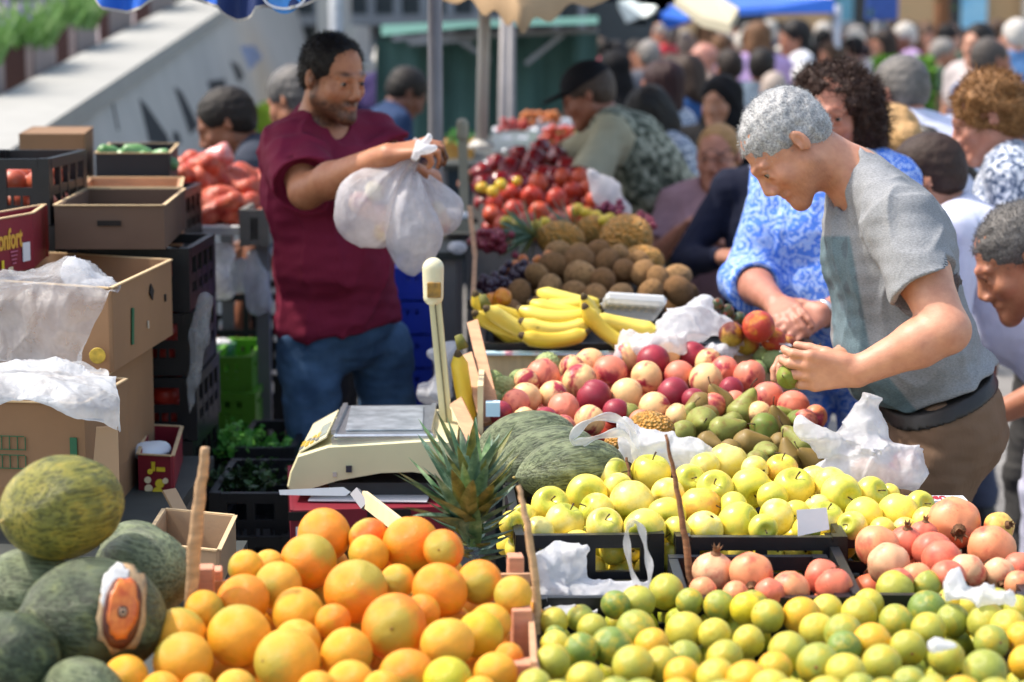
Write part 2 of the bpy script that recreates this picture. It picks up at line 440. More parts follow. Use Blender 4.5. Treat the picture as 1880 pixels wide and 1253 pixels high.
def hair_shape(style):
    S = Shape()
    if style in ('short', 'crop', 'buzz', 'thin'):
        o = {'short': .010, 'crop': .0045, 'buzz': .0048, 'thin': .005}[style]
        S.ell((0, -.018, .037), (.0745+o, .0945+o, .080+o), k=.01); S.ell((0, -.052, -.008), (.066+o, .050+o, .055+o), k=.03)
        if style == 'crop': S.ell((0, .105, .020), (.085, .074, .078), k=.012, sub=True)
        elif style == 'short': S.ell((0, .116, .002), (.082, .074, .080), k=.012, sub=True)
        else: S.ell((0, .118, -.010), (.082, .070, .078), k=.012, sub=True)
        if style == 'thin': S.ell((0, .06, .10), (.06, .075, .06), k=.02, sub=True)
        for s in (-1, 1):
            S.ell((s*.088, .020, -.040), (.028, .052, .052), k=.01, sub=True)
        S.fn.append((lambda n: lambda p: n(p)*.0016)(sinnoise(260, 8, 5)))
    elif style == 'curly':
        S.ell((0, -.030, .038), (.112, .108, .092), k=.02)
        for s in (-1, 1): S.ell((s*.084, -.030, -.030), (.044, .062, .080), k=.03)
        S.ell((0, -.08, -.04), (.09, .055, .085), k=.04)
        S.ell((0, .125, -.025), (.076, .118, .100), k=.02, sub=True)
        S.fn.append((lambda n, m: lambda p: n(p)*.007+m(p)*.004)(sinnoise(110, 9, 5), sinnoise(260, 9, 6)))
    elif style == 'set':     # short styled curls
        S.ell((0, -.020, .038), (.090, .104, .090), k=.02); S.ell((0, -.06, -.015), (.080, .060, .070), k=.04)
        S.ell((0, .122, -.030), (.075, .075, .088), k=.02, sub=True)
        for s in (-1, 1): S.ell((s*.095, .03, -.050), (.03, .045, .05), k=.01, sub=True)
        S.fn.append((lambda n, m: lambda p: n(p)*.006+m(p)*.0025)(sinnoise(95, 8, 8), sinnoise(240, 8, 9)))
    elif style == 'bob':
        S.ell((0, -.020, .042), (.092, .106, .090), k=.02); S.ell((0, -.055, -.055), (.088, .065, .085), k=.04)
        for s in (-1, 1): S.ell((s*.068, .005, -.03), (.026, .050, .085), k=.02)
        S.ell((0, .128, -.012), (.060, .088, .082), k=.014, sub=True)
        S.fn.append((lambda n: lambda p: n(p)*.003)(sinnoise(170, 8, 8, (1, 1, .25))))
    elif style == 'bun':
        S.ell((0, -.018, .040), (.083, .104, .087), k=.02); S.ell((0, -.055, -.010), (.070, .056, .058), k=.03)
        S.ell((0, -.125, .02), (.05, .045, .05), k=.02)
        S.ell((0, .122, -.014), (.078, .070, .078), k=.012, sub=True)
        S.fn.append((lambda n: lambda p: n(p)*.003)(sinnoise(170, 8, 8)))
    elif style == 'long':
        S.ell((0, -.020, .042), (.092, .106, .090), k=.02); S.ell((0, -.06, -.075), (.092, .060, .145), k=.05)
        S.ell((0, .128, -.026), (.062, .080, .088), k=.014, sub=True)
        S.fn.append((lambda n: lambda p: n(p)*.004)(sinnoise(150, 8, 8, (1, 1, .25))))
    elif style == 'scarf':
        S.ell((0, -.025, .040), (.094, .112, .094), k=.02); S.ell((0, -.03, -.08), (.092, .092, .10), k=.05)
        S.cap((0, -.05, -.10), (0, -.04, -.24), .10, .17, k=.06)
        S.ell((0, .135, -.015), (.060, .095, .080), k=.012, sub=True)
        S.fn.append((lambda n: lambda p: n(p)*.003)(sinnoise(70, 6, 8)))
    return S
def fuzz(V, F, n, ln, wd, seed=0, lay=None, curl=0.0):
    """thin hair blades on a surface, as (V, F)"""
    r = np.random.RandomState(seed); T = V[F[:, :3]]; a = np.linalg.norm(np.cross(T[:, 1]-T[:, 0], T[:, 2]-T[:, 0]), axis=1)
    N = np.cross(T[:, 1]-T[:, 0], T[:, 2]-T[:, 0]); N /= np.linalg.norm(N, axis=1)[:, None]+1e-9
    i = r.choice(len(F), n, p=a/a.sum()); p = T[i].mean(1)+r.randn(n, 3)*.002; d = N[i]+r.randn(n, 3)*.45
    if lay is not None: d = d+np.array(lay)
    d /= np.linalg.norm(d, axis=1)[:, None]; s = np.cross(d, r.randn(n, 3)); s /= np.linalg.norm(s, axis=1)[:, None]
    L = ln*(.5+r.rand(n, 1)); m = p+d*L*.5+s*curl*L; e = p+d*L+r.randn(n, 3)*L*.25
    b = np.cross(s, d)*wd if curl else s*wd
    VV = np.concatenate([p-b, p+b, m+b*.8, m-b*.8, e]); k = np.arange(n)
    FF = [tuple(x) for x in np.stack([k, k+n, k+2*n, k+3*n], 1)]+[tuple(x) for x in np.stack([k+3*n, k+2*n, k+4*n], 1)]
    return VV, FF

def mk_skin():
    m, nt, b = NT('skin')
    oi = nt.nodes.new('ShaderNodeObjectInfo'); at = nt.nodes.new('ShaderNodeAttribute'); at.attribute_name = 'tint'
    n = noise(nt, 38, 5, .6); r = ramp(nt, n.outputs['Fac'], [(.3, (.86, .76, .74, 1)), (.7, (1.06, 1.05, 1.04, 1))])
    c = mixc(nt, 1.0, oi.outputs['Color'], at.outputs['Color'], 'MULTIPLY'); c = mixc(nt, 1.0, c, r.outputs[0], 'MULTIPLY')
    nt.links.new(c, b.inputs['Base Color']); setp(b, rough=.48, sss=.12); b.inputs['Subsurface Radius'].default_value = (.012, .005, .003)
    b.inputs['Subsurface Scale'].default_value = 1.0
    n2 = noise(nt, 420, 3); n3 = noise(nt, 60, 4, stretch=(1, 1, 2.5)); a = nt.nodes.new('ShaderNodeMath'); a.operation = 'ADD'
    nt.links.new(n2.outputs['Fac'], a.inputs[0]); nt.links.new(n3.outputs['Fac'], a.inputs[1]); bump(nt, b, a.outputs[0], .35, .0012)
    return m
SKIN = mk_skin()
def mk_hair():
    m, nt, b = NT('hair'); oi = nt.nodes.new('ShaderNodeObjectInfo')
    n = noise(nt, 260, 5, .7); r = ramp(nt, n.outputs['Fac'], [(.34, (.38, .38, .38, 1)), (.66, (1.5, 1.5, 1.5, 1))])
    c = mixc(nt, 1.0, oi.outputs['Color'], r.outputs[0], 'MULTIPLY'); nt.links.new(c, b.inputs['Base Color']); setp(b, rough=.6, spec=.35)
    n2 = noise(nt, 180, 4, stretch=(1, 1, .3)); bump(nt, b, n2.outputs['Fac'], .8, .004); return m
HAIR = mk_hair()
def mk_salt():
    m, nt, b = NT('grey_hair'); oi = nt.nodes.new('ShaderNodeObjectInfo')
    n = noise(nt, 210, 4, .7); n1 = noise(nt, 22, 3)
    r = ramp(nt, n.outputs['Fac'], [(.36, (.38, .38, .39, 1)), (.50, (.64, .64, .65, 1)), (.64, (.95, .95, .95, 1))])
    r1 = ramp(nt, n1.outputs['Fac'], [(.35, (.65, .66, .68, 1)), (.65, (1.1, 1.1, 1.1, 1))])
    c = mixc(nt, 1.0, oi.outputs['Color'], r.outputs[0], 'MULTIPLY'); c = mixc(nt, 1.0, c, r1.outputs[0], 'MULTIPLY')
    nt.links.new(c, b.inputs['Base Color']); setp(b, rough=.55); bump(nt, b, n.outputs['Fac'], .6, .003); return m
SALT = mk_salt()
def cloth(name, pattern=None, cols=None, bs=.25):
    """cloth whose colour is the object's own colour; pattern adds printed motifs"""
    m, nt, b = NT(name); oi = nt.nodes.new('ShaderNodeObjectInfo'); base = oi.outputs['Color']
    n = noise(nt, 9, 5, .6); r = ramp(nt, n.outputs['Fac'], [(.3, (.88, .88, .88, 1)), (.7, (1.06, 1.06, 1.06, 1))])
    if pattern == 'floral':
        tc = nt.nodes.new('ShaderNodeTexCoord'); v = nt.nodes.new('ShaderNodeTexVoronoi'); v.inputs['Scale'].default_value = 13
        nt.links.new(tc.outputs['Object'], v.inputs['Vector']); w = nt.nodes.new('ShaderNodeMath'); w.operation = 'SINE'
        ml = nt.nodes.new('ShaderNodeMath'); ml.operation = 'MULTIPLY'; ml.inputs[1].default_value = 25; nt.links.new(v.outputs['Distance'], ml.inputs[0])
        nn = noise(nt, 24, 5, .65); ad = nt.nodes.new('ShaderNodeMath'); ad.operation = 'MULTIPLY_ADD'; ad.inputs[1].default_value = 30; nt.links.new(nn.outputs['Fac'], ad.inputs[0]); nt.links.new(ml.outputs[0], ad.inputs[2])
        nt.links.new(ad.outputs[0], w.inputs[0]); rr = ramp(nt, w.outputs[0], [(.15, col(cols[0])), (.45, col(cols[1])), (.75, col(cols[2]))]); base = rr.outputs[0]
    elif pattern in ('dots', 'camo', 'print'):
        n3 = noise(nt, {'dots': 70, 'camo': 28, 'print': 48}[pattern], 3, .6)
        rr = ramp(nt, n3.outputs['Fac'], [(.40, col(cols[0])), (.50, col(cols[1])), (.60, col(cols[2]))]); base = rr.outputs[0]
    elif pattern == 'denim':
        n3 = noise(nt, 7, 4, .6); rr = ramp(nt, n3.outputs['Fac'], [(.38, (.75, .78, .82, 1)), (.66, (1.7, 1.6, 1.5, 1))]); base = mixc(nt, 1.0, base, rr.outputs[0], 'MULTIPLY')
    if pattern == 'denim2': pass
    if pattern in ('marl', 'tint'):
        at = nt.nodes.new('ShaderNodeAttribute'); at.attribute_name = 'tint'; base = mixc(nt, 1.0, base, at.outputs['Color'], 'MULTIPLY')
    if pattern == 'marl':
        n3 = noise(nt, 190, 3, .7, stretch=(1, 1, 3)); rr = ramp(nt, n3.outputs['Fac'], [(.35, (.72, .72, .74, 1)), (.62, (1.12, 1.12, 1.12, 1))]); base = mixc(nt, 1.0, base, rr.outputs[0], 'MULTIPLY')
    c = mixc(nt, 1.0, base, r.outputs[0], 'MULTIPLY'); nt.links.new(c, b.inputs['Base Color']); setp(b, rough=.85, spec=.25)
    n2 = noise(nt, 26, 5, .55, dist=1.2, stretch=(1, 1, .55)); bp = bump(nt, b, n2.outputs['Fac'], bs, .012); return m
CLOTH = cloth('cloth'); DENIM = cloth('denim', 'denim'); MARL = cloth('marl_cloth', 'marl')
FLORAL = cloth('floral_cloth', 'floral', ('#4f7fe0', '#e9eefc', '#8fb2f2')); SPOT = cloth('speckled_cloth', 'dots', ('#3c4c68', '#8c98ac', '#dde2ea'))
CAMO = cloth('mottled_cloth', 'camo', ('#3a3f35', '#6f7464', '#a9aa98'))
CLOTHT = cloth('cloth_tinted', 'tint')
LEATHER = mat('leather', '#23201f', .5, .2, 30, .2)

def person(name, label, J, look, h=.008, parent_group=None, fold=.0035, extra_top=None, extra_skin=None):
    root = empty(name, (float(J['pel'][0]), float(J['pel'][1]), float(min(J['an'][0][2], J['an'][1][2]))-.09), label, 'person', parent_group)
    Rh = frame(J['hf'], J['hu']); hd = A3(J['hd']); nk = A3(J['nk']); hs = look.get('hs', 1.0)
    w = look.get('w', 1.0); th = look.get('th', 1.0); belly = look.get('belly', 0)
    S = head_skin(look.get('wide', 1), look.get('nose', 1), look.get('jaw', 1), eyes=h < .0075).xf(Rh, hd, hs)
    S.cap(nk-Rh[:, 2]*.0, hd+Rh@A3((0, -.028, -.05))*hs, .056*look.get('nt', 1), .050*look.get('nt', 1), k=.03)
    torso_ops(S, J, -.012, belly, female=look.get('f', False), w=w)
    for s in (0, 1):
        S.chain(arm_pts(J, s, th), k=.02)
        if J.get('hand'):
            hf, hn, cu = J['hand'][s][:3]; kw = J['hand'][s][3] if len(J['hand'][s]) > 3 else {}
            hand(S, J['wr'][s], hf, hn, s, cu, look.get('hand', 1.0), **kw)
    if look.get('legs') == 'bare':
        for s in (0, 1): S.chain([(A3(J['hip'][s]), .08), (A3(J['kn'][s]), .055), (A3(J['an'][s]), .036)], k=.02)
    if extra_skin: extra_skin(S)
    hk = dict(look.get('face', {}))
    def tint(V):
        loc = ((V-hd) @ Rh)/hs; T = head_tint(loc, **hk); far = (np.abs(loc[:, 0]) > .1) | (loc[:, 2] < -.16) | (loc[:, 1] < -.12); T[far] = 1; return T
    body = surf(S, h, 'body', SKIN, root, tint); body.color = col(look.get('skin', '#b98468'))
    if h < .0075:    # eyes
        for s in (-1, 1):
            c = hd+Rh@A3((s*.031, .0755, -.001))*hs; mb = MB(); eb = MB().lathe([(.0001, -.0115), (.0066, -.0094), (.0101, -.0055), (.0115, 0), (.0101, .0055), (.0066, .0094), (.0001, .0115)], 14, c); eye = eb.build('eye', mat('eye_white', '#8f847c', .3, .05), root, True, True)
            mb.lathe([(0.0001, .0121), (.004, .0116), (.0062, .0102), (.0062, .006)], 12, c, Matrix([list(r) for r in Rh]) @ Matrix(((1, 0, 0), (0, 0, 1), (0, -1, 0))), 0)
            mb.build('iris', mat('iris', '#1c120c', .2, .1), eye, True, True)
    # hair
    st = look.get('hair', 'short')
    if st:
        Hs = hair_shape(st).xf(Rh, hd, hs); V, Fq = Hs.mesh(min(h, .007)); Vl = V; Fl = Fq.tolist()
        if look.get('fuzz'):
            n, ln, wd, cu = look['fuzz']; loc = ((V-hd)@Rh)/hs
            V2, F2 = fuzz(V, Fq, n, ln, wd, 3, look.get('lay'), cu); Vl = np.concatenate([V, V2]); Fl = Fl+[tuple(i+len(V) for i in f) for f in F2]
        o = mesh_np('headscarf' if st == 'scarf' else 'hair', Vl, Fl, look.get('hairmat', CLOTH if st == 'scarf' else HAIR), root, True, world=True); o.color = col(look.get('hairc', '#2a1d16'))
    if look.get('cap'):
        C = Shape(); C.ell((0, -.016, .045), (.086, .106, .086), k=.01); C.cut((0, 0, .035), (0, -.15, -1)); C = C.xf(Rh, hd, hs)
        V = Shape(); V.ell((0, .115, .043), (.062, .062, .010), k=.01); C.add(V.xf(Rh, hd, hs)); o = surf(C, .005, 'cap', CLOTH, root); o.color = col(look['cap'])
    # top
    T = Shape(); sl = look.get('sleeve', 'short')
    TT_ = Shape(); torso_ops(TT_, J, .010, belly, female=look.get('f', False), w=w)
    up = nrm(A3(J['che'])-A3(J['pel'])); hem = look.get('hem', -.06)
    Rq = frame(J['pf'], up); TT_.ell(A3(J['pel'])+up*.03, (.172*w+.008, .128+belly*.4, .15), R=Rq, k=.03)
    TT_.cut(A3(J['pel'])+up*hem, -up if 'hemn' not in look else look['hemn'], k=.01)
    nkd = nrm(hd-nk); op = look.get('neck', .062); Rc = frame(J['bf'], nrm(nk-A3(J['pel'])))
    if sl == 'long': T.add(TT_)
    for s in (0, 1):
        sh, el, wr = (A3(J[q][s]) for q in ('sh', 'el', 'wr'))
        if sl == 'short':
            f = look.get('slen', .62); f = f if not isinstance(f, tuple) else f[s]; e = sh+(el-sh)*f; sw = look.get('slw', .016)
            cyl(T, sh, e, .056*th+sw*.5, .050*th+sw, k=.02); cyl(T, sh+(el-sh)*(f-.12), e+(el-sh)*.1, .046*th+sw*.5, .047*th+sw, k=.003, sub=True)
        elif sl == 'long':
            d = nrm(wr-el); T.chain([(sh, .062*th), (el, .052*th)], k=.025); cyl(T, el, wr-d*.01, .051*th, .040*th, k=.03)
        elif sl == '34':
            d = nrm(wr-el); T.chain([(sh, .066*th), (el, .060*th)], k=.025); cyl(T, el, el+(wr-el)*.3, .062*th, .062*th, k=.03); cyl(T, el+(wr-el)*.2, el+(wr-el)*.4, .043*th, .046*th, k=.003, sub=True)
    if sl != 'long': T.add(TT_)
    T.cap(nk+Rc[:, 1]*.008+nkd*.004, nk+nkd*.14+Rc[:, 1]*.02, op, op+.03, k=.008, sub=True)
    if look.get('vneck'): T.cap(nk+Rc[:, 1]*.08, nk+Rc[:, 1]*.11-Rc[:, 2]*look['vneck'], .045, .01, k=.008, sub=True)
    n1 = sinnoise(45, 7, look.get('seed', 1), (1, 1, .6)); n2 = sinnoise(120, 8, 2+look.get('seed', 1), (.5, .5, 1.3))
    n3 = sinnoise(38, 6, 9+look.get('seed', 1), (1, 1, .45)); n4 = sinnoise(20, 4, 3)
    T.fn.append(lambda p: (n1(p)*fold*.7+n2(p)*fold*.2-(np.maximum(1-np.abs(n3(p+n4(p)[:, None]*.02))*1.3, 0)**2-.3)*fold*1.1))
    if extra_top: extra_top(T)
    if look.get('vest'):
        Ve = Shape(); torso_ops(Ve, J, .019, belly, w=w); Ve.cut(A3(J['pel'])+up*(hem-.05), -up); Ve.cap(nk, nk+nkd*.14, .085, .11, k=.01, sub=True)
        for s in (0, 1): Ve.ell(A3(J['sh'][s])*1.0+(A3(J['sh'][s])-nk)*.45, (.085, .085, .11), k=.01, sub=True)
        Ve.fn += T.fn; o = surf(Ve, max(h, .006), 'vest', look['vest'], root)
    o = surf(T, max(h, .004), look.get('topname', 'shirt'), look.get('topmat', CLOTH), root, look.get('toptint')); o.color = col(look.get('top', '#808080'))
    # trousers
    Q = Shape(); Rp = frame(J['pf'], up); pel = A3(J['pel'])
    Q.ell(pel, A3((.160*w, .116, .13)), R=Rp, k=.04); Q.ell(pel+up*.07+Rp[:, 1]*belly*.2, A3((.146*w+belly*.15, .106+belly*.25, .12)), R=Rp, k=.04)
    lt = look.get('lt', 1.0)
    if look.get('skirt'):
        a = (A3(J['kn'][0])+A3(J['kn'][1]))/2; cyl(Q, pel, a, .17, .21, k=.05, fl=(Rp[:, 1], .75))
    elif look.get('legs') != 'bare':
        for s in (0, 1):
            hp, kn, an = (A3(J[q][s]) for q in ('hip', 'kn', 'an'))
            Q.chain([(hp, .092*lt), (kn, .066*lt)], k=.04); cyl(Q, kn, an, .064*lt, .056*lt, k=.03)
    Q.cut(pel+up*look.get('waist', .10), up, k=.006)
    m1 = sinnoise(60, 7, 11, (1, 1, 1.4)); m2 = sinnoise(150, 7, 12, (.6, .6, 1.5)); Q.fn.append(lambda p: m1(p)*.003+m2(p)*.001)
    if look.get('legs') != 'bare' or look.get('skirt'):
        o = surf(Q, max(h, .006), 'skirt' if look.get('skirt') else 'trousers', look.get('botmat', CLOTH), root); o.color = col(look.get('bottom', '#303442'))
    if look.get('belt'):
        Bt = Shape(); Bt.ops = [q for q in Q.ops if q[0] != 'cut']; Bt.fn = [lambda p: np.full(len(p), -.006)]; b0 = look['belt']; Bt.cut(pel+up*(b0+.009), up, k=.003); Bt.cut(pel+up*(b0-.009), -up, k=.003); o = surf(Bt, .005, 'belt', LEATHER, root)
        bc = pel+up*b0+Rp[:, 1]*(.118+belly*.3); mb = MB(); mb.box((0, 0, 0), (.05, .012, .045), bev=.003); o = mb.build('buckle', mat('buckle_brass', '#a08a58', .3, .2, metal=.8), None, True); o.matrix_world = Matrix.Translation(bc) @ Matrix([list(r) for r in Rp]).to_4x4(); inv_parent(o, root)
    Z = Shape()
    for s in (0, 1):
        an = A3(J['an'][s]); f = nrm(A3((J['pf'][0], J['pf'][1], 0))); Z.cap(an+(0, 0, -.05)-f*.03, an+(0, 0, -.055)+f*.13, .038, .034, k=.02); Z.cap(an, an+(0, 0, -.04), .045, .045, k=.02)
    Z.cut(A3(J['an'][0])*(0, 0, 1)+(0, 0, -.09), (0, 0, -1)); o = surf(Z, max(h, .008), 'shoes', LEATHER, root)
    return root

def ik(a, t, l1, l2, hint):
    a, t = A3(a), A3(t); d = t-a; L = min(np.linalg.norm(d), (l1+l2)*.985); u = nrm(d); t = a+u*L
    x = (l1*l1-l2*l2+L*L)/(2*L); hgt = math.sqrt(max(l1*l1-x*x, 0)); h = A3(hint); h = nrm(h-u*(h@u)); return a+u*x+h*hgt, t
def stand(x, y, head_z, heading=0., lean=0., hp=0., hy=0., hr=0., hands=None, ground=0., w=1.0, turn=0.):
    """joints of a standing figure whose head centre is at (x, y, head_z); heading: 0 faces +Y, +90 faces -X (left), 180 faces the camera.
    lean tips the trunk forward, hp/hy/hr pitch (down +), yaw (left +) and roll the head. hands: targets in body coordinates (right, forward, up from ground), None = hanging"""
    up0 = np.array([0, 0, 1.])
    a = R_(heading); fw = A3((-math.sin(a), math.cos(a), 0)); rt = np.cross(fw, up0)
    ln = R_(lean); sp = up0*math.cos(ln)+fw*math.sin(ln); bf = fw*math.cos(ln)-up0*math.sin(ln)
    if turn: t = R_(turn); bf2 = bf*math.cos(t)-rt*math.sin(t); rt2 = rt*math.cos(t)+bf*math.sin(t)
    else: bf2, rt2 = bf, rt
    pit = R_(hp); ya = R_(hy)
    hfw = fw*math.cos(ya)-rt*math.sin(ya); hf = hfw*math.cos(pit)-up0*math.sin(pit); hu = up0*math.cos(pit)+hfw*math.sin(pit)
    if hr: r = R_(hr); hr_ = np.cross(hf, hu); hu = hu*math.cos(r)+hr_*math.sin(r)
    hd = A3((x, y, head_z)); H = head_z+.115-ground
    # trunk length from pelvis centre to neck base .50 of a 1.7 m figure
    tl = .49; nk = hd - (hu*.085*.5+sp*.085*.5)*1.55+hf*-.02
    pel = nk-sp*tl; che = pel+sp*.33
    J = dict(hd=hd, hf=hf, hu=hu, nk=nk, pel=pel, che=che, bf=bf2, pf=fw)
    J['sh'] = [nk-sp*.045+rt2*.165*w, nk-sp*.045-rt2*.165*w]
    J['el'] = []; J['wr'] = []; J['hand'] = []
    for s in (0, 1):
        sg = 1 if s == 0 else -1; tg = hands[s] if hands and hands[s] is not None else None
        if tg is None: t = J['sh'][s]+A3((0, 0, -.56))+rt2*sg*.07+fw*.06
        else: t = A3((x, y, ground))*A3((1, 1, 0))+A3((0, 0, ground)) + (pel*A3((1, 1, 0))-A3((x, y, 0)))+rt*tg[0]+fw*tg[1]+up0*tg[2]
        e, t = ik(J['sh'][s], t, .29, .26, rt2*sg*.7-fw*.5-up0*.6)
        J['el'].append(e); J['wr'].append(t); d = nrm(t-e)
        J['hand'].append((d, -up0*.8-rt2*sg*.5 if tg is not None else -rt2*sg, (.5, .6, .65, .7)))
    knz = ground+.48; anz = ground+.09
    pz = pel[2]-.04
    J['hip'] = [pel+rt*.09-up0*.05, pel-rt*.09-up0*.05]
    bx = pel
    J['kn'] = [np.array([*(bx+rt*.095+fw*.03)[:2], knz]), np.array([*(bx-rt*.095+fw*.05)[:2], knz])]
    J['an'] = [np.array([*(bx+rt*.10-fw*.02)[:2], anz]), np.array([*(bx-rt*.10+fw*.06)[:2], anz])]
    return J
# ---- the two men the picture is about
JG_PEAR = P(1448, 692, 4.16)
def W(px, py, Y): return A3(P(px, py, Y))
JG = dict(hd=W(1446, 268, 4.42), hf=(-.62, -.10, -.78), hu=(-.78, 0, .62), nk=W(1573, 330, 4.44), che=W(1632, 468, 4.46), pel=W(1738, 775, 4.50), bf=nrm((-.88, -.12, -.28)), pf=nrm((-.97, -.22, 0)),
    sh=[W(1600, 388, 4.62), W(1650, 402, 4.26)], el=[W(1625, 610, 4.70), W(1738, 607, 4.10)], wr=[W(1545, 662, 4.42), W(1577, 682, 4.13)])
JG['hip'] = [W(1740, 800, 4.62), W(1735, 800, 4.40)]
JG['kn'] = [A3((.86, 4.62, .50)), A3((.80, 4.40, .50))]; JG['an'] = [A3((.90, 4.64, .09)), A3((.86, 4.40, .09))]
JG['hand'] = [(nrm((-.95, -.1, .12)), (-.1, -.3, -1), (.75, .8, .95, 1.0), dict(thumb=(.7, .35, .7))), (nrm((-.98, -.02, .0)), (-.1, 1, .12), (.72, .80, .70, .75), dict(thumb=(.95, .25, .55), spread=.7))]
def gtint(V):
    T = np.ones((len(V), 4)); d = V-A3((0, 0, CAMZ)); f = d @ A3((0, CT, -ST)); x = 940+FPX*d[:, 0]/f; y = 626.5-FPX*(d @ A3((0, ST, CT)))/f
    xr = np.interp(y, [430, 520, 600, 660, 700, 760], [1562, 1578, 1592, 1604, 1640, 1690]); m = np.clip((xr-x)/5, 0, 1)*np.clip((y-432)/4, 0, 1)*(V[:, 1] < 4.5)
    n = sinnoise(160, 8, 4, (1, 1, .4))(V); c = np.where((n > .9)[:, None], np.array([[.40, .52, .58]]), np.array([[.50, .70, .76]])); T[:, :3] = T[:, :3]*(1-m[:, None])+c*m[:, None]; return T
grey = person('person', 'man in grey t-shirt with cropped grey hair bending over pears, fruit in hands', JG,
    dict(skin='#c79276', hair='buzz', hairmat=SALT, hairc='#c9cac9', top='#8d9093', topmat=MARL, bottom='#745c49', hs=.94, belt=.078, toptint=gtint, w=1.08, belly=.035, th=1.12, hem=.100, waist=.094, face=dict(beard=.35, beardc=(.5, .45, .42), browc=(.42, .36, .32), lips=.6),
    fuzz=(12000, .0038, .0004, 0.0), lay=(-.6, 0, -.4), nt=1.08, neck=.068, slen=.66, slw=.024, lt=1.12, hand=1.02), h=.0035, fold=.006)

JM = dict(hd=W(614, 142, 5.62), hf=nrm((.66, -.70, -.20)), hu=(.08, -.1, 1), nk=W(590, 225, 5.68), che=W(590, 350, 5.68), pel=W(622, 600, 5.70), bf=nrm((.62, -.78, -.05)), pf=nrm((.45, -.88, 0)),
    sh=[W(536, 264, 5.60), W(672, 258, 5.84)], el=[W(562, 352, 5.40), W(776, 352, 5.66)], wr=[W(712, 285, 5.20), W(790, 330, 5.40)])
JM['hip'] = [W(566, 640, 5.66), W(700, 640, 5.80)]
JM['kn'] = [A3(P(578, 850, 5.60)), A3(P(722, 850, 5.84))]; JM['an'] = [A3((JM['kn'][0][0], 5.74, .09)), A3((JM['kn'][1][0], 5.9, .09))]
JM['hand'] = [(nrm((.92, -.15, .22)), (.25, .3, -.9), (1.0, 1.05, 1.1, 1.15), dict(thumb=(.7, .45, .5))), (nrm((-.45, -.45, .25)), (0, -.3, -.8), (1.0, 1.0, 1.0, 1.0), dict(thumb=(.7, .5, .4)))]
maroon = person('person', 'stallholder in maroon t-shirt and jeans holding up full plastic bags', JM,
    dict(skin='#b57c5a', hair='crop', hairc='#1c1613', top='#7a1f3a', bottom='#3d5878', botmat=DENIM, w=.95, hs=.93, belly=.03, th=1.1, hem=-.005, waist=.06, nt=1.12, slen=(.88, .45), slw=.032, neck=.062, lt=.98,
    wide=.95, face=dict(beard=.95, browc=(.12, .10, .09), beardc=(.17, .16, .17), lips=.7), fuzz=(5000, .008, .0008, 0.0), hemn=nrm(JM['pel']-JM['che'])), h=.0045, fold=.008)
# ---------------------------------------------------------------- fruit
rng = random.Random(11)
def blobmesh(name, fn, m, nu=28, nv=18):
    """fn(theta 0..pi, phi) -> point on unit-ish body"""
    V = []; F = []
    V.append(fn(1e-4, 0))
    for j in range(1, nv):
        for i in range(nu): V.append(fn(math.pi*j/nv, 2*math.pi*i/nu))
    V.append(fn(math.pi-1e-4, 0))
    for i in range(nu): F.append((0, 1+i, 1+(i+1) % nu))
    for j in range(nv-2):
        for i in range(nu): F.append((1+j*nu+i, 1+(j+1)*nu+i, 1+(j+1)*nu+(i+1) % nu, 1+j*nu+(i+1) % nu))
    b = 1+(nv-2)*nu
    for i in range(nu): F.append((b+i, len(V)-1, b+(i+1) % nu))
    me = bpy.data.meshes.new(name); me.from_pydata([tuple(v) for v in V], [], F); me.materials.append(m)
    me.polygons.foreach_set('use_smooth', [True]*len(me.polygons)); me.update(); return me
def mb_mesh(mb, name, mats, smooth=True):
    me = bpy.data.meshes.new(name); me.from_pydata(mb.V, [], mb.F)
    for m in (mats if isinstance(mats, list) else [mats]): me.materials.append(m)
    me.polygons.foreach_set('material_index', mb.M); me.polygons.foreach_set('use_smooth', [smooth]*len(me.polygons)); me.update(); return me
def S3(t, p): return math.sin(t)*math.cos(p), math.sin(t)*math.sin(p), math.cos(t)
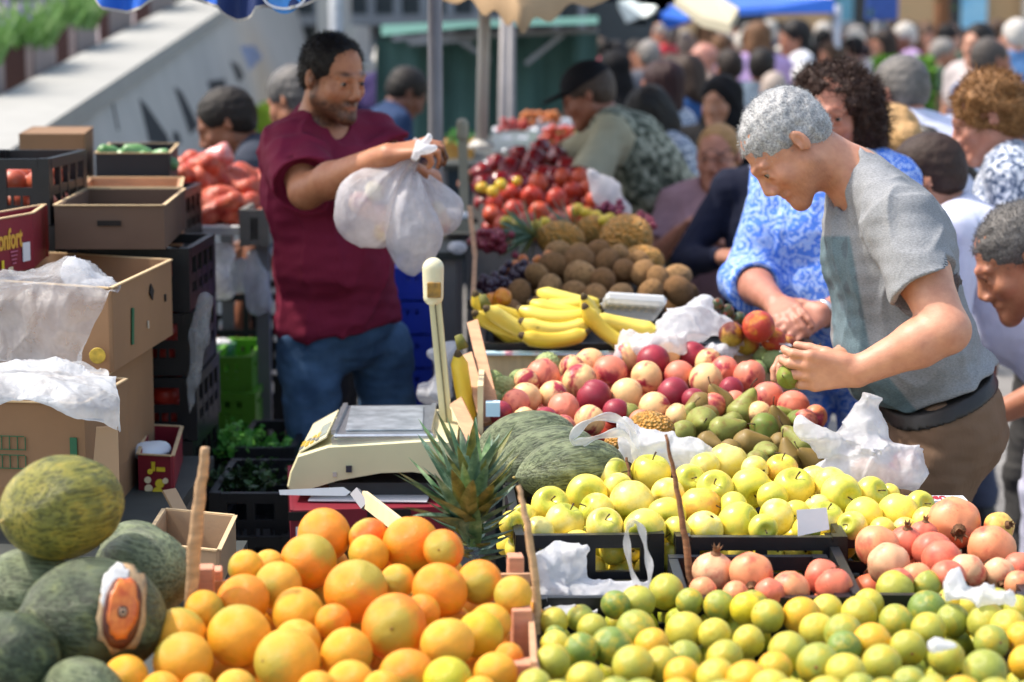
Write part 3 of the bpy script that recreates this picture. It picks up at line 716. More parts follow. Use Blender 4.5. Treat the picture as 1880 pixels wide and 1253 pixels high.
def fruit_mat(name, rough=.35, other=None, otherp=(.45, .62), osc=1.2, pores=0, pstr=.2, spots=None, sps=9, spthr=.72, streak=None, spec=.5, sss=.0, var=.12, pole=None, poles=.25):
    """skin takes the fruit's own colour, with blushes, spots and pores"""
    m, nt, b = NT(name); oi = nt.nodes.new('ShaderNodeObjectInfo'); c = oi.outputs['Color']
    tc = nt.nodes.new('ShaderNodeTexCoord'); vm = nt.nodes.new('ShaderNodeVectorMath'); vm.operation = 'ADD'
    cb = nt.nodes.new('ShaderNodeVectorMath'); cb.operation = 'SCALE'; cb.inputs[3].default_value = 37.0
    cx = nt.nodes.new('ShaderNodeCombineXYZ')
    for i in range(3): nt.links.new(oi.outputs['Random'], cx.inputs[i])
    nt.links.new(cx.outputs[0], cb.inputs[0]); nt.links.new(tc.outputs['Object'], vm.inputs[0]); nt.links.new(cb.outputs[0], vm.inputs[1]); vec = vm.outputs[0]
    n = noise(nt, 1.6, 4, .6, vec=vec); r = ramp(nt, n.outputs['Fac'], [(.3, (1-var, 1-var, 1-var*1.3, 1)), (.7, (1+var, 1+var, 1+var, 1))]); c = mixc(nt, 1.0, c, r.outputs[0], 'MULTIPLY')
    if other:
        n = noise(nt, osc, 4, .6, vec=vec, stretch=streak); r = ramp(nt, n.outputs['Fac'], [(otherp[0], (0, 0, 0, 1)), (otherp[1], (1, 1, 1, 1))]); c = mixc(nt, r.outputs[0], c, col(other))
    if pole:   # colour round the stem end
        sp = nt.nodes.new('ShaderNodeSeparateXYZ'); nt.links.new(tc.outputs['Object'], sp.inputs[0]); n = noise(nt, 4, 3, vec=vec)
        ma = nt.nodes.new('ShaderNodeMath'); ma.operation = 'MULTIPLY_ADD'; ma.inputs[1].default_value = .35; nt.links.new(n.outputs['Fac'], ma.inputs[0]); nt.links.new(sp.outputs[2], ma.inputs[2])
        r = ramp(nt, ma.outputs[0], [(1-poles, (0, 0, 0, 1)), (1.0, (1, 1, 1, 1))]); c = mixc(nt, r.outputs[0], c, col(pole))
    if spots:
        n = noise(nt, sps, 3, .6, vec=vec); r = ramp(nt, n.outputs['Fac'], [(spthr, (0, 0, 0, 1)), (spthr+.05, (1, 1, 1, 1))]); c = mixc(nt, r.outputs[0], c, col(spots))
    nt.links.new(c, b.inputs['Base Color'])
    if pores: n = noise(nt, pores, 2, .5, vec=vec); bump(nt, b, n.outputs['Fac'], pstr, .03)
    n = noise(nt, 5, 3, vec=vec); r = ramp(nt, n.outputs['Fac'], [(.3, (rough*.8,)*3+(1,)), (.7, (min(1, rough*1.3),)*3+(1,))]); nt.links.new(r.outputs[0], b.inputs['Roughness'])
    setp(b, spec=spec, sss=sss); b.inputs['Subsurface Radius'].default_value = (.6, .3, .1); b.inputs['Subsurface Scale'].default_value = .15; return m
FM = dict(
 orange=fruit_mat('orange_peel', .38, pores=26, pstr=.35, spots='#8a5a26', sps=7, spthr=.74, other='#d9a41a', otherp=(.50, .75), spec=.45, pole='#b9a53a', poles=.35),
 apple=fruit_mat('apple_skin', .30, other='#ecd24a', otherp=(.4, .65), spots='#8f6a35', sps=22, spthr=.71, pole='#b4b83e', poles=.30, spec=.5),
 lime=fruit_mat('mandarin_peel', .32, other='#ccb02e', otherp=(.49, .68), osc=1.0, pores=24, pstr=.25, spots='#a8672f', sps=8, spthr=.76, spec=.5),
 pom=fruit_mat('pomegranate_rind', .42, other='#c65a48', otherp=(.50, .70), osc=1.1, spots='#5e3a28', sps=11, spthr=.70, spec=.4),
 nect=fruit_mat('nectarine_skin', .42, other='#a03040', otherp=(.52, .64), osc=1.0, streak=(1, 1, .45), spots='#e9c27a', sps=20, spthr=.72, spec=.4),
 pear=fruit_mat('pear_skin', .5, other='#7d6a35', otherp=(.50, .68), osc=2.0, spots='#5c4424', sps=16, spthr=.66, spec=.35),
 kiwi=fruit_mat('kiwi_skin', .85, other='#75583a', otherp=(.45, .75), osc=3, pores=30, pstr=.5, spec=.2),
 tom=fruit_mat('tomato_skin', .38, other='#b3281a', otherp=(.5, .8), spec=.5),
 melon=None, custard=fruit_mat('custard_apple_skin', .6, other='#93a56a', otherp=(.4, .7), osc=3, spec=.3),
 banana=fruit_mat('banana_peel', .42, other='#e7d35a', otherp=(.4, .7), osc=3, spots='#5d4216', sps=14, spthr=.70, spec=.4),
 onion=fruit_mat('onion_skin', .4, other='#a4502c', otherp=(.4, .7), osc=2, streak=(2.5, 2.5, .5), spec=.4))
STEM = mat('stem', '#4a3420', .8, .3, 30); DRY = mat('dried_calyx', '#3a2a1a', .9, .4, 40, .3)
def jit(a): return lambda t, p: 1+a*(math.sin(3*t+2*p)+math.sin(2*p+1.3)*math.sin(t))*.5
def f_orange(v):
    a, b_, c_ = [(1, 1, .96), (1.02, .98, .93), (.98, 1.01, 1.0)][v]
    def f(t, p):
        x, y, z = S3(t, p); d = .035*math.exp(-((math.pi-t)/.16)**2)+.03*math.exp(-(t/.13)**2); k = 1-d+.008*math.sin(2*p+v)+.006*math.sin(3*t+p); return a*x*k, b_*y*k, c_*z*k
    return f
def f_apple(v):
    e = [.0, .06, -.05][v]
    def f(t, p):
        x, y, z = S3(t, p); r = 1+.06*math.cos(t)-.0+.018*math.cos(5*p)*(1-math.cos(t))*.5*math.sin(t)+.012*math.sin(p+v)
        d = .34*math.exp(-(t/.34)**2)+.20*math.exp(-((math.pi-t)/.30)**2); return x*r, y*r, z*(.93+e)*r-(d if z > 0 else -d)
    return f
def f_nect(v):
    def f(t, p):
        x, y, z = S3(t, p); g = .07*math.exp(-(math.atan2(math.sin(p), math.cos(p))/.16)**2)*math.sin(t)+.10*math.exp(-(t/.25)**2); r = 1-g+.02*math.sin(2*p+v); return x*r, y*r*(1-.03*v), z*r*.97+.04*math.exp(-((math.pi-t)/.2)**2)*-1
    return f
def f_pear(v):
    def f(t, p):
        z = math.cos(t); u = (z+1)/2   # 0 bottom .. 1 top
        r = (math.sin(t)**.9)*(1.0-.62*max(0, u-.38)**1.0*1.45+.0)
        r = max(r, .0)*(1.0 if u < .4 else 1-.10*math.sin((u-.4)/.6*math.pi)); bend = .16*(u**2)*(v-.5)
        return r*math.cos(p)+bend, r*math.sin(p), z*1.32+.32+(.10*math.exp(-((math.pi-t)/.25)**2))
    return f
def f_pom(v):
    def f(t, p):
        x, y, z = S3(t, p); r = 1+.022*math.cos(6*p+v)*math.sin(t)+.02*math.sin(2*p+v*2)+.05*math.exp(-(t/.35)**2); return x*r, y*r, z*.92*r
    return f
def f_kiwi(v):
    def f(t, p): x, y, z = S3(t, p); return x*(1+.02*math.sin(2*p+v)), y*.95, z*1.22
    return f
def f_tom(v):
    def f(t, p): x, y, z = S3(t, p); r = 1+.03*math.cos(5*p+v)*math.sin(t); return x*r, y*r, z*.86-.12*math.exp(-(t/.3)**2)
    return f
def f_cust(v):
    def f(t, p): x, y, z = S3(t, p); r = 1+.075*(math.cos(9*t)*math.cos(8*p+(math.floor(9*t/math.pi) % 2)*math.pi)); return x*r, y*r, z*r*.95
    return f
def kid(name, mb, mats, sm=True): return (name, mb_mesh(mb, name, mats, sm))
def stem_mb(z0, h, r=.05, bend=.1):
    return MB().tube([(0, 0, z0), (bend*.3, 0, z0+h*.5), (bend, .02, z0+h)], [r*.8, r*.7, r*1.15], 6)
def crown_pom():
    mb = MB(); mb.lathe([(.30, .90), (.17, 1.04), (.19, 1.22), (.15, 1.22), (.12, 1.08)], 12, mi=0)
    for k in range(6):
        a = k*math.pi/3; c, s = math.cos(a), math.sin(a); c2, s2 = math.cos(a+.45), math.sin(a+.45); c3, s3 = math.cos(a-.45), math.sin(a-.45)
        mb.add([(.19*c2, .19*s2, 1.20), (.19*c3, .19*s3, 1.20), (.30*c, .30*s, 1.42), (.13*c, .13*s, 1.22)], [(0, 1, 2), (0, 2, 3), (1, 3, 2), (0, 3, 1)], 0)
    return mb
TPL = {}
def template(kind, fn, m, kids, nv=3, **k): TPL[kind] = [(blobmesh(kind, fn(v), m, **k), kids) for v in range(nv)]
apk = [kid('stem', stem_mb(.60, .50, .045, .16), STEM), kid('calyx', MB().lathe([(.02, -.74), (.10, -.80), (.05, -.70)], 7), DRY)]
template('orange', f_orange, FM['orange'], [kid('stem_button', MB().lathe([(.001, .975), (.06, .965), (.07, .93)], 8), mat('stem_button', '#7b6a2a', .8))], nu=36, nv=3) if False else None
def tpl(kind, fn, m, kids, nu=28, nvv=18): TPL[kind] = [(blobmesh(kind, fn(v), m, nu, nvv), kids) for v in range(3)]
tpl('orange', f_orange, FM['orange'], [kid('stem_button', MB().lathe([(.001, .945), (.05, .950), (.065, .90)], 8), mat('stem_button', '#8b6b2a', .8))], 40, 26)
tpl('apple', f_apple, FM['apple'], apk, 36, 26)
tpl('mandarin', f_orange, FM['lime'], [kid('stem_button', MB().lathe([(.001, .955), (.07, .958), (.09, .90)], 7), mat('stem_button_brown', '#8c5030', .8))], 30, 20)
tpl('pomegranate', f_pom, FM['pom'], [kid('crown', crown_pom(), mat('pomegranate_crown', '#6d4a2c', .8, .4, 8), False)], 36, 24)
tpl('nectarine', f_nect, FM['nect'], [], 36, 22)
tpl('pear', f_pear, FM['pear'], [kid('stem', stem_mb(1.62, .62, .05, .22), STEM)], 28, 24)
tpl('kiwi', f_kiwi, FM['kiwi'], [], 20, 14); tpl('tomato', f_tom, FM['tom'], [], 22, 14); tpl('custard_apple', f_cust, FM['custard'], [], 48, 36); tpl('onion', f_orange, FM['onion'], [], 16, 12)
GROUP = {}
def put_fruit(kind, pos, r, color, rot=None, group=None, label=None, cat=None, kids=True, v=None):
    me, ks = TPL[kind][rng.randrange(3) if v is None else v]; o = bpy.data.objects.new({'orange fruit': 'orange', 'red fruit': 'tomato', 'small tomato': 'tomato'}.get(cat or kind, cat or kind).replace(' ', '_'), me); link(o); o.location = pos; o.scale = (r, r, r)
    o.rotation_euler = rot if rot is not None else (rng.uniform(0, 6.28), rng.uniform(0, 6.28), rng.uniform(0, 6.28)); o.color = col(color) if isinstance(color, str) else color
    if kids:
        for n, m in ks: c = bpy.data.objects.new(n, m); link(c); c.parent = o
    return tag(o, label, cat or kind.replace('_', ' '), group)
ORD = 'first second third fourth fifth sixth seventh eighth ninth tenth eleventh twelfth thirteenth fourteenth fifteenth sixteenth seventeenth eighteenth nineteenth twentieth'.split()
def ordw(i):
    if i < 20: return ORD[i]
    if i >= 99: return 'hundred-and-'+ordw(i-100) if i > 99 else 'hundredth'
    t = ['twenty', 'thirty', 'forty', 'fifty', 'sixty', 'seventy', 'eighty', 'ninety']; n = i+1
    return t[n//10-2]+('-'+ORD[n % 10-1] if n % 10 else 'th')
def relax(it, iters=40, soft=.95, kd=.8):
    """push overlapping fruits apart, mostly along the line of sight so that the heap keeps its outline"""
    X = np.array([i['pos'] for i in it]); r = np.array([i['r'] for i in it]); c = np.array([0, 0, CAMZ])
    for _ in range(iters):
        D = X[:, None]-X[None]; L = np.sqrt((D**2).sum(2))+1e-9; O = (r[:, None]+r[None])*soft-L; np.fill_diagonal(O, 0); O = np.maximum(O, 0)
        vd = X-c; vd /= np.linalg.norm(vd, axis=1)[:, None]
        U = D/L[:, :, None]; al = (U*vd[:, None]).sum(2); sg = np.where(al >= 0, 1, -1)
        push = (U*(1-kd)*.5+kd*sg[:, :, None]*vd[:, None]*.5)*O[:, :, None]; X += push.sum(1)*.5
    for i, p in zip(it, X): i['pos'] = p
def pixof(p):
    d = A3(p)-A3((0, 0, CAMZ)); f = d @ A3((0, CT, -ST)); return 940+FPX*d[0]/f, 626.5-FPX*(d @ A3((0, ST, CT)))/f
def heap(kind, lst, Yf, where, colors, rr=None, extra=None, nfill=1, group=None, word=None, fillcol=None, soft=.95, cat=None, rotf=None):
    """lst: (px, py, r px[, colour[, rotation]]). Yf(py): how far the heap's surface lies at that height of the view. A second, hidden layer fills the gaps."""
    word = word or kind; it = []
    for q in lst:
        px, py, rp = q[:3]; Y = Yf(py); r = rp*Y/FPX*{'apple': 1.07, 'nectarine': 1.09, 'pear': 1.14, 'kiwi': 1.06, 'pomegranate': 1.04, 'mandarin': 1.06}.get(kind, 1.01)
        it.append(dict(pos=P(px, py, Y), r=r, c=(q[3] if len(q) > 3 and q[3] else rng.choice(colors)), rot=q[4] if len(q) > 4 else None, top=True))
    n = len(it)
    for l in range(nfill):
        for i in list(it[:n]):
            p = Vector(i['pos']); d = (p-Vector((0, 0, CAMZ))).normalized()
            it.append(dict(pos=p+d*i['r']*1.0*(l+1)+Vector((rng.uniform(-.5, .5), .3, -.95*(l+1)))*i['r']*1.5, r=i['r']*.95, c=fillcol or rng.choice(colors), rot=None, top=False))
    relax(it, soft=soft); top = it[:n]; px = [pixof(i['pos']) for i in top]; rpx = np.mean([q[2] for q in lst])
    rows = {}
    for i, (x, y) in zip(top, px): rows.setdefault(int((y-min(p[1] for p in px))/(rpx*1.35)), []).append((x, i))
    rk = sorted(rows)
    for a, k in enumerate(rk):
        rows[k].sort(key=lambda t: t[0])
        for b_, (x, i) in enumerate(rows[k]):
            cn = i['c'][1] if isinstance(i['c'], tuple) and isinstance(i['c'][1], str) else ''
            lab = '%s %s, %s row down the %s, %s from left' % (cn, word, ordw(a), where, ordw(b_))
            lab = ' '.join(lab.split()); cc = i['c'][0] if cn else i['c']
            put_fruit(kind, i['pos'], i['r'], cc, i['rot'], group or '%ss heaped in the %s' % (word, where), lab, cat or word)
    for i in it[n:]:
        cc = i['c'][0] if isinstance(i['c'], tuple) and isinstance(i['c'][1], str) else i['c']
        put_fruit(kind, i['pos'], i['r'], cc, None, (group or '%ss heaped in the %s' % (word, where)), '%s buried under the top layer of the %s' % (word, where), cat or word, kids=False)
    return it
def scatter(poly, rp, n=400, seed=1, dens=1.55):
    """evenly spread points in a picture polygon; rp(py) = radius there"""
    r = random.Random(seed); xs = [p[0] for p in poly]; ys = [p[1] for p in poly]; out = []
    def inside(x, y):
        c = False
        for i in range(len(poly)):
            (x1, y1), (x2, y2) = poly[i], poly[i-1]
            if (y1 > y) != (y2 > y) and x < (x2-x1)*(y-y1)/(y2-y1)+x1: c = not c
        return c
    for _ in range(n*30):
        x, y = r.uniform(min(xs), max(xs)), r.uniform(min(ys), max(ys))
        if not inside(x, y): continue
        q = rp(y)
        if all(((x-a)**2+((y-b)*1.25)**2) > (dens*q)**2 for a, b, _ in out): out.append((x, y, q*r.uniform(.9, 1.1)))
        if len(out) >= n: break
    return out
# --- oranges
OY, OO, OG = ('#eea92c', 'yellow'), ('#ee9122', 'bright'), ('#cfae18', 'greenish'); OP = ('#ecb03a', 'pale')
def ypx(y1, Y1, y0, Y0): return lambda py: Y0+(Y1-Y0)*(py-y0)/(y1-y0)
OL = [(597,983,51,OO),(560,1032,53,OO),(677,988,38,('#ee6a12','reddish')),(677,1018,38,OY),(758,1001,53,OO),(808,1009,38,('#ec8420','deep')),(462,1043,33,OY),(492,1040,30,OP),(505,1075,45,OP),(446,1102,50,OO),(378,1120,38,OY),(549,1128,50,OY),(654,1086,60,OO),(729,1068,33,OY),(810,1084,52,OO),(878,1070,43,OO),(942,1093,37,OP),(725,1150,62,('#ec8420','deep')),(775,1123,34,OO),(327,1169,54,OY),(439,1169,60,OY),(545,1182,45,OP),(336,1215,57,OY),(528,1214,63,OY),(636,1201,50,OY),(828,1180,50,OP),(878,1164,45,OG),(897,1148,40,OY),(229,1248,46,OY),(297,1272,40,OY),(752,1246,54,OO),(818,1252,48,('#c8c02a','green and yellow')),(910,1237,42,OY),(934,1207,28,OO),(640,1260,47,OY),(430,1268,40,OP),(585,1268,38,OY),(610,1141,34,OO),(368,1270,34,OO),(700,1270,40,OY),(880,1275,36,OY),(160,1290,40,OY)]
heap('orange', OL, ypx(1253, 2.86, 983, 3.34), 'orange heap', [OY, OO], fillcol='#e8961e', nfill=2, cat='orange')
# --- golden apples
AY, AG, AP = ('#e8d562', 'yellow'), ('#cfcb55', 'green-yellow'), ('#ecdc84', 'pale yellow'); AR = ('#e0a04a', 'pink-blushed')
UP = (0.1, 0, 0)
AL = [(1010,929,34,AY,(.9,.1,0)),(1077,909,37,AY,(1.4,.5,0)),(1124,880,35,AP,(.9,.7,.4)),(1158,919,39,AP,(2.6,.2,0)),(1097,939,32,AP),(1037,963,35,AP),(1111,974,33,AP,(.75,.1,0)),(985,980,28,AP),(1195,870,36,AY,(.12,.05,.4)),(1225,909,30,AP),(1223,947,35,AG,(2.0,.0,.0)),(1187,976,38,AY,(1.9,.9,0)),(1266,884,30,AY,(1.1,.35,0)),(1313,898,33,AY,(.9,-.3,0)),(1288,929,38,AR,(2.8,0,0)),(1335,847,36,AP,(3.0,.3,0)),(1378,896,37,AG,(1.95,.0,.2)),(1357,967,38,AG,(.5,1.2,0)),(1286,982,34,AP),(1134,896,28,AP),(1231,1027,30,AG),(944,968,25,AY),(962,948,22,AY),(1345,935,30,AG),(1388,864,26,AP),(1296,856,27,AP),
 (1457,898,37,AY,(.55,.05,0)),(1545,907,36,AY,(1.5,1.2,.3)),(1433,862,29,AR,(.3,0,0)),(1498,882,28,AP),(1524,890,31,AP),(1600,907,30,AY,(.8,.9,0)),(1651,941,37,AY,(2.9,.4,0)),(1687,929,27,AG,(1.0,.8,0)),(1585,949,35,AY),(1516,957,33,AP,(.35,.1,0)),(1427,949,33,AP),(1418,912,28,AG),(1565,966,27,AP),(1698,955,24,AP),(1500,930,25,AP),(1628,908,18,AY),(1400,975,26,AG),(1460,945,26,AG),(1480,975,25,AG),(1620,975,24,AY),(1660,975,24,AP),(960,1005,26,AY),(995,1015,26,AG),(1250,975,26,AY),(1060,1000,28,AY),(1120,1012,26,AG),(1163,1008,27,AY),(1300,1010,28,AG),(1350,1012,28,AY),(1410,1008,28,AG),(1460,1008,26,AY),(1510,1005,26,AG),(1095,1040,25,AY),(1140,1045,25,AG),(1190,1040,25,AY)]
heap('apple', AL, lambda py: max(3.715, ypx(985, 3.68, 850, 4.02)(py)), 'golden apple heap', [AY, AG, AP], fillcol='#d8c848', soft=.93, nfill=1)
# --- pomegranates
PR, PO, PP = ('#d9745a', 'red'), ('#e29468', 'orange'), ('#dcac84', 'pale')
def Cm(x, y): return (1.2+y, x, 0)
PL = [(1752,960,48,PO,(1.7,.25,0)),(1821,1008,44,PO,(2.2,.5,0)),(1612,1004,41,PO,(2.6,.4,0)),(1632,1037,40,PP,(1.8,0,.2)),(1669,998,33,PR,(.3,0,0)),(1710,1012,37,PR,(2.9,0,0)),(1730,1028,38,PR,(2.6,.6,0)),(1694,982,26,PR,(.1,.1,0)),(1773,1054,36,PP,(2.1,.7,0)),(1822,1056,30,PP,(2.0,0,0)),(1740,1058,32,PR,(2.8,0,0)),(1868,1046,32,PR,(2.4,.5,0)),(1872,1075,28,PO,(2.4,.5,0)),(1834,968,28,('#d9b25a','yellow'),(1.0,.9,0)),(1690,1062,30,PO,(2.5,0,0)),(1655,1068,26,PR)]
heap('pomegranate', PL, ypx(1090, 3.34, 960, 3.70), 'right pomegranate crate', [PR, PO], fillcol='#c86a44', soft=.94)
PL2 = [(1376,1053,40,PO,(2.0,.2,0)),(1313,1050,38,PP,(.15,.1,0)),(1510,1060,33,PR,(.75,.9,0)),(1531,1077,34,PR,(2.1,0,0)),(1449,1084,37,PO,(2.7,.3,0)),(1290,1085,26,PO),(1415,1090,28,PR),(1350,1092,26,PO)]
heap('pomegranate', PL2, ypx(1092, 3.32, 1040, 3.46), 'left pomegranate crate', [PR, PO], fillcol='#c86a44', soft=.94)
# --- green mandarins
LG, LY, LO, LD = ('#9aa242', 'green'), ('#ccc048', 'yellow'), ('#e6ae2c', 'orange-yellow'), ('#758c3c', 'dark green'); LM = ('#b3b144', 'yellow-green')
LL = [(1168,1107,33,LM),(1223,1087,33,LM),(1266,1106,26,LG),(1320,1112,28,LG),(1371,1118,30,('#e6d22c','bright yellow')),(1382,1112,28,LD),(1168,1158,37,LG),(1123,1188,38,LD),(1166,1223,38,LM),(1260,1160,36,LY),(1310,1165,30,LY),(1471,1132,36,LO),(1518,1124,32,LY),(1576,1128,33,LY),(1643,1083,35,LM),(1700,1076,30,LG),(1702,1120,35,LD),(1645,1142,33,LG),(1810,1145,36,LM),(1846,1152,33,LY),(1546,1165,37,LG),(1550,1190,32,LD),(1667,1190,33,LM),(1447,1196,36,LM),(1502,1222,40,LG),(1738,1208,33,LM),(1808,1234,41,LG),(1820,1180,32,LG),(1016,1142,27,LY),(1065,1135,25,LG),(1020,1168,20,LD),(1015,1216,35,LM),(1020,1186,28,LY),(1088,1155,28,LM),(1595,1110,28,LY)]
LX = scatter([(985,1128),(1120,1122),(1150,1085),(1250,1085),(1420,1106),(1560,1106),(1720,1080),(1880,1120),(1900,1290),(980,1290)], lambda y: 29+(y-1100)*.045, 230, 5, 1.30)
LX = [q for q in LX if all((q[0]-a[0])**2+(q[1]-a[1])**2 > (a[2]*1.05)**2 for a in LL)]
heap('mandarin', LL+LX, ypx(1253, 2.80, 1085, 3.36), 'green mandarin heap', [LG, LM, LM, LY, LY, LG, LD, LO], fillcol='#a5ad30', nfill=1, word='mandarin', cat='mandarin')
# --- nectarines
NR, NY, ND = ('#dc8068', 'red'), ('#edc088', 'yellow-pink'), ('#8e2c3c', 'dark red')
NL = [(992,695,31,NR),(970,700,22,NY),(1064,700,31,NY),(1081,668,27,NY),(1120,683,30,NR),(1158,652,27,NY),(1201,662,28,ND),(1187,693,28,NY),(1269,655,27,ND),(1249,690,27,NR),(1295,698,30,NY),(1330,682,26,NR),(1375,691,28,NR),(1342,716,22,ND),(1236,722,28,ND),(1151,725,29,NY),(1091,729,30,ND),(1035,752,29,NR),(1014,726,26,NY),(967,731,27,NY),(948,742,26,NR),(919,757,20,ND),(1201,749,28,NY),(1083,772,27,NY),(1243,764,22,NY),(1410,730,28,NR),(1457,746,28,NR),(1497,766,21,('#e08a60','peach')),(1131,757,24,ND),(1225,655,24,NY),(1052,675,22,NY),(1300,665,24,NY),(1480,772,20,NR),(1275,735,22,ND),(1310,745,22,NR),(1395,760,22,NY),(1175,775,22,NR),(1035,785,22,NR),(1000,770,22,ND),(965,768,20,NY),(1350,738,20,NR)]
heap('nectarine', NL, ypx(790, 4.36, 650, 4.92), 'nectarine heap', [NR, NY, ND], fillcol='#a8402f')
# --- pears
QG, QB, QD = ('#878c44', 'green'), ('#806a38', 'brown'), ('#6c7c34', 'dark green')
QL = [(1288,776,28,QG,(1.2,-1.0,.3)),(1325,792,26,QG,(.3,1.25,.2)),(1362,757,27,QG,(-.2,.35,0)),(1287,743,22,QB),(1324,742,24,QB),(1155,759,18,QG),(1405,785,25,QD,(2.6,.2,0)),(1372,815,25,QB,(.2,1.5,.1)),(1408,837,25,QG,(1.2,.6,0)),(1472,818,28,QG,(-.3,-.8,0)),(1496,846,22,QB,(.2,-.9,0)),(1448,842,22,QB,(-.2,-.3,0)),(1463,776,22,QD,(1.0,-1.0,.3)),(1430,780,22,QB,(.2,-.3,0)),(1432,762,16,QG,(0,1.4,0)),(1262,770,20,QG,(.3,.4,0)),(1340,830,22,QB),(1520,840,20,QD,(.2,-1,0)),(1255,795,22,QG),(1300,812,20,QB),(1390,850,22,QG),(1435,815,20,QB),(1300,765,20,QB),(1345,775,18,QG)]
heap('pear', QL, ypx(860, 4.14, 740, 4.56), 'pear heap', [QG, QB, QD], fillcol='#7d6a36', soft=.88)
# --- custard apples, kiwis, tomatoes
CL = [(1005,672,25),(955,700,22),(925,715,25),(905,700,20),(940,738,22),(980,715,20),(1420,665,22),(1400,655,18),(1440,688,20),(1390,680,18),(905,735,20)]
heap('custard_apple', CL, ypx(740, 4.74, 650, 4.98), 'nectarine tray corner', ['#8fa068', '#a0ae78'], word='custard apple', cat='custard apple', nfill=0)
KL = [(1065,482,28),(1070,506,24)]+[q for q in scatter([(925,560),(965,520),(985,490),(1030,460),(1100,455),(1150,468),(1240,500),(1280,530),(1265,560),(1200,560),(1085,560),(1000,590),(940,595)], lambda y: 19+(y-460)*.06, 90, 3, 1.5)]
heap('kiwi', [(a, b, c) for a, b, c, *_ in KL], ypx(600, 5.25, 460, 5.95), 'kiwi heap', [('#a37c52', 'brown'), ('#8f6a46', 'dark brown'), ('#b38c60', 'light brown')], fillcol='#6d5030')
TL = scatter([(872,395),(890,360),(935,350),(985,325),(1050,318),(1105,352),(1098,392),(1010,418),(900,420)], lambda y: 18+(y-330)*.05, 60, 8, 1.5)
heap('tomato', TL, ypx(420, 6.75, 330, 7.5), 'tomato heap', [('#b83c28', 'red'), ('#c2502f', 'orange-red')], fillcol='#a82c18')
# --- melons (long axis Z in the template)
def melon_mat(name, a, b_, c_, yl=None):
    m, nt, b = NT(name); n1 = noise(nt, 2.2, 4, .6); r = ramp(nt, n1.outputs['Fac'], [(.35, col(a)), (.55, col(b_)), (.75, col(c_))])
    tc = nt.nodes.new('ShaderNodeTexCoord'); n2 = noise(nt, 15, 5, .65, dist=.4, stretch=(1, 1, .11)); r2 = ramp(nt, n2.outputs['Fac'], [(.43, (.42, .44, .38, 1)), (.51, (1.08, 1.08, 1.08, 1))])
    n4 = noise(nt, 34, 5, .7, stretch=(1, 1, .35)); r4 = ramp(nt, n4.outputs['Fac'], [(.4, (.90, .90, .89, 1)), (.6, (1.04, 1.04, 1.04, 1))])
    c = mixc(nt, 1.0, r.outputs[0], r2.outputs[0], 'MULTIPLY'); c = mixc(nt, 1.0, c, r4.outputs[0], 'MULTIPLY'); nt.links.new(c, b.inputs['Base Color']); setp(b, rough=.42, spec=.4)
    bump(nt, b, n2.outputs['Fac'], .4, .04); return m
MG = melon_mat('melon_rind_green', '#5a644a', '#76805e', '#929b78'); MY = melon_mat('melon_rind_yellow', '#62652a', '#8d8735', '#b09838'); MK = melon_mat('melon_rind_dark', '#38422f', '#576146', '#7f8650')
def f_melon(L, pt, ph=0):
    def f(t, p):
        x, y, z = S3(t, p); k = 1+.012*math.cos(10*p+ph+.6*math.sin(3*t))+.006*math.cos(23*p+2*math.sin(5*t)); s = 1-pt*max(0, z)**3; tip = .08*math.exp(-(t/.10)**2)
        return x*k*s, y*k*s, z*L+tip
    return f
def melon(loc, r, axis, L, m, label, pt=.12, ph=0, roll=0):
    me = blobmesh('melon', f_melon(L, pt, ph), m, 72, 40); o = bpy.data.objects.new('melon', me); link(o); o.location = loc; o.scale = (r, r, r)
    o.rotation_euler = (Vector(axis).to_track_quat('Z', 'Y') @ __import__('mathutils').Quaternion((0, 0, 1), roll)).to_euler()
    st = MB().lathe([(.03, L+.02), (.05, L+.06), (.035, L+.12)], 8); c = bpy.data.objects.new('stem_scar', mb_mesh(st, 'stem_scar', mat('stem_scar', '#a08c50', .8))); link(c); c.parent = o
    return tag(o, label, 'melon', 'green melons on the stall')
def mr(px, Y): return px*Y/FPX
melon(P(113, 932, 3.12), mr(97, 3.12), (-.62, -.75, -.02), 1.32, MY, 'yellow-green melon lying on top of the left melon pile', ph=1)
M2 = melon(P(172, 1135, 2.98), mr(113, 2.98), (-.85, -.35, .15), 1.22, MK, 'dark melon with orange label in torn net, front of left pile', ph=2)
melon(P(262, 1050, 3.22), mr(84, 3.22), (-.8, .5, .1), 1.2, MG, 'green melon with a yellow patch right of the labelled melon')
melon(P(55, 1085, 3.12), mr(80, 3.12), (-.9, -.2, .1), 1.25, MG, 'green melon at the left edge under the yellow melon')
melon(P(20, 1208, 2.86), mr(88, 2.86), (-.3, -.8, .3), 1.25, MK, 'melon in the bottom left corner with a white net')
melon(P(250, 1010, 3.42), mr(55, 3.42), (-.9, .3, .1), 1.3, MG, 'pale melon behind the green one in the left pile')
melon(P(150, 1275, 2.82), mr(70, 2.82), (-.9, .3, .1), 1.2, MG, 'melon under the labelled melon at the bottom edge of the photo')
melon(P(965, 818, 4.27), mr(63, 4.27), (-.95, -.30, -.14), 1.62, MG, 'rearmost of three dark green melons under the nectarines', .3, 1)
melon(P(1004, 842, 4.12), mr(60, 4.12), (-.95, -.30, -.14), 1.68, MG, 'middle of three dark green melons beside the apples', .3, 3)
melon(P(1048, 864, 3.97), mr(62, 3.97), (-.95, -.30, -.06), 1.72, MG, 'front melon of three, touching the yellow apples', .3, 5)
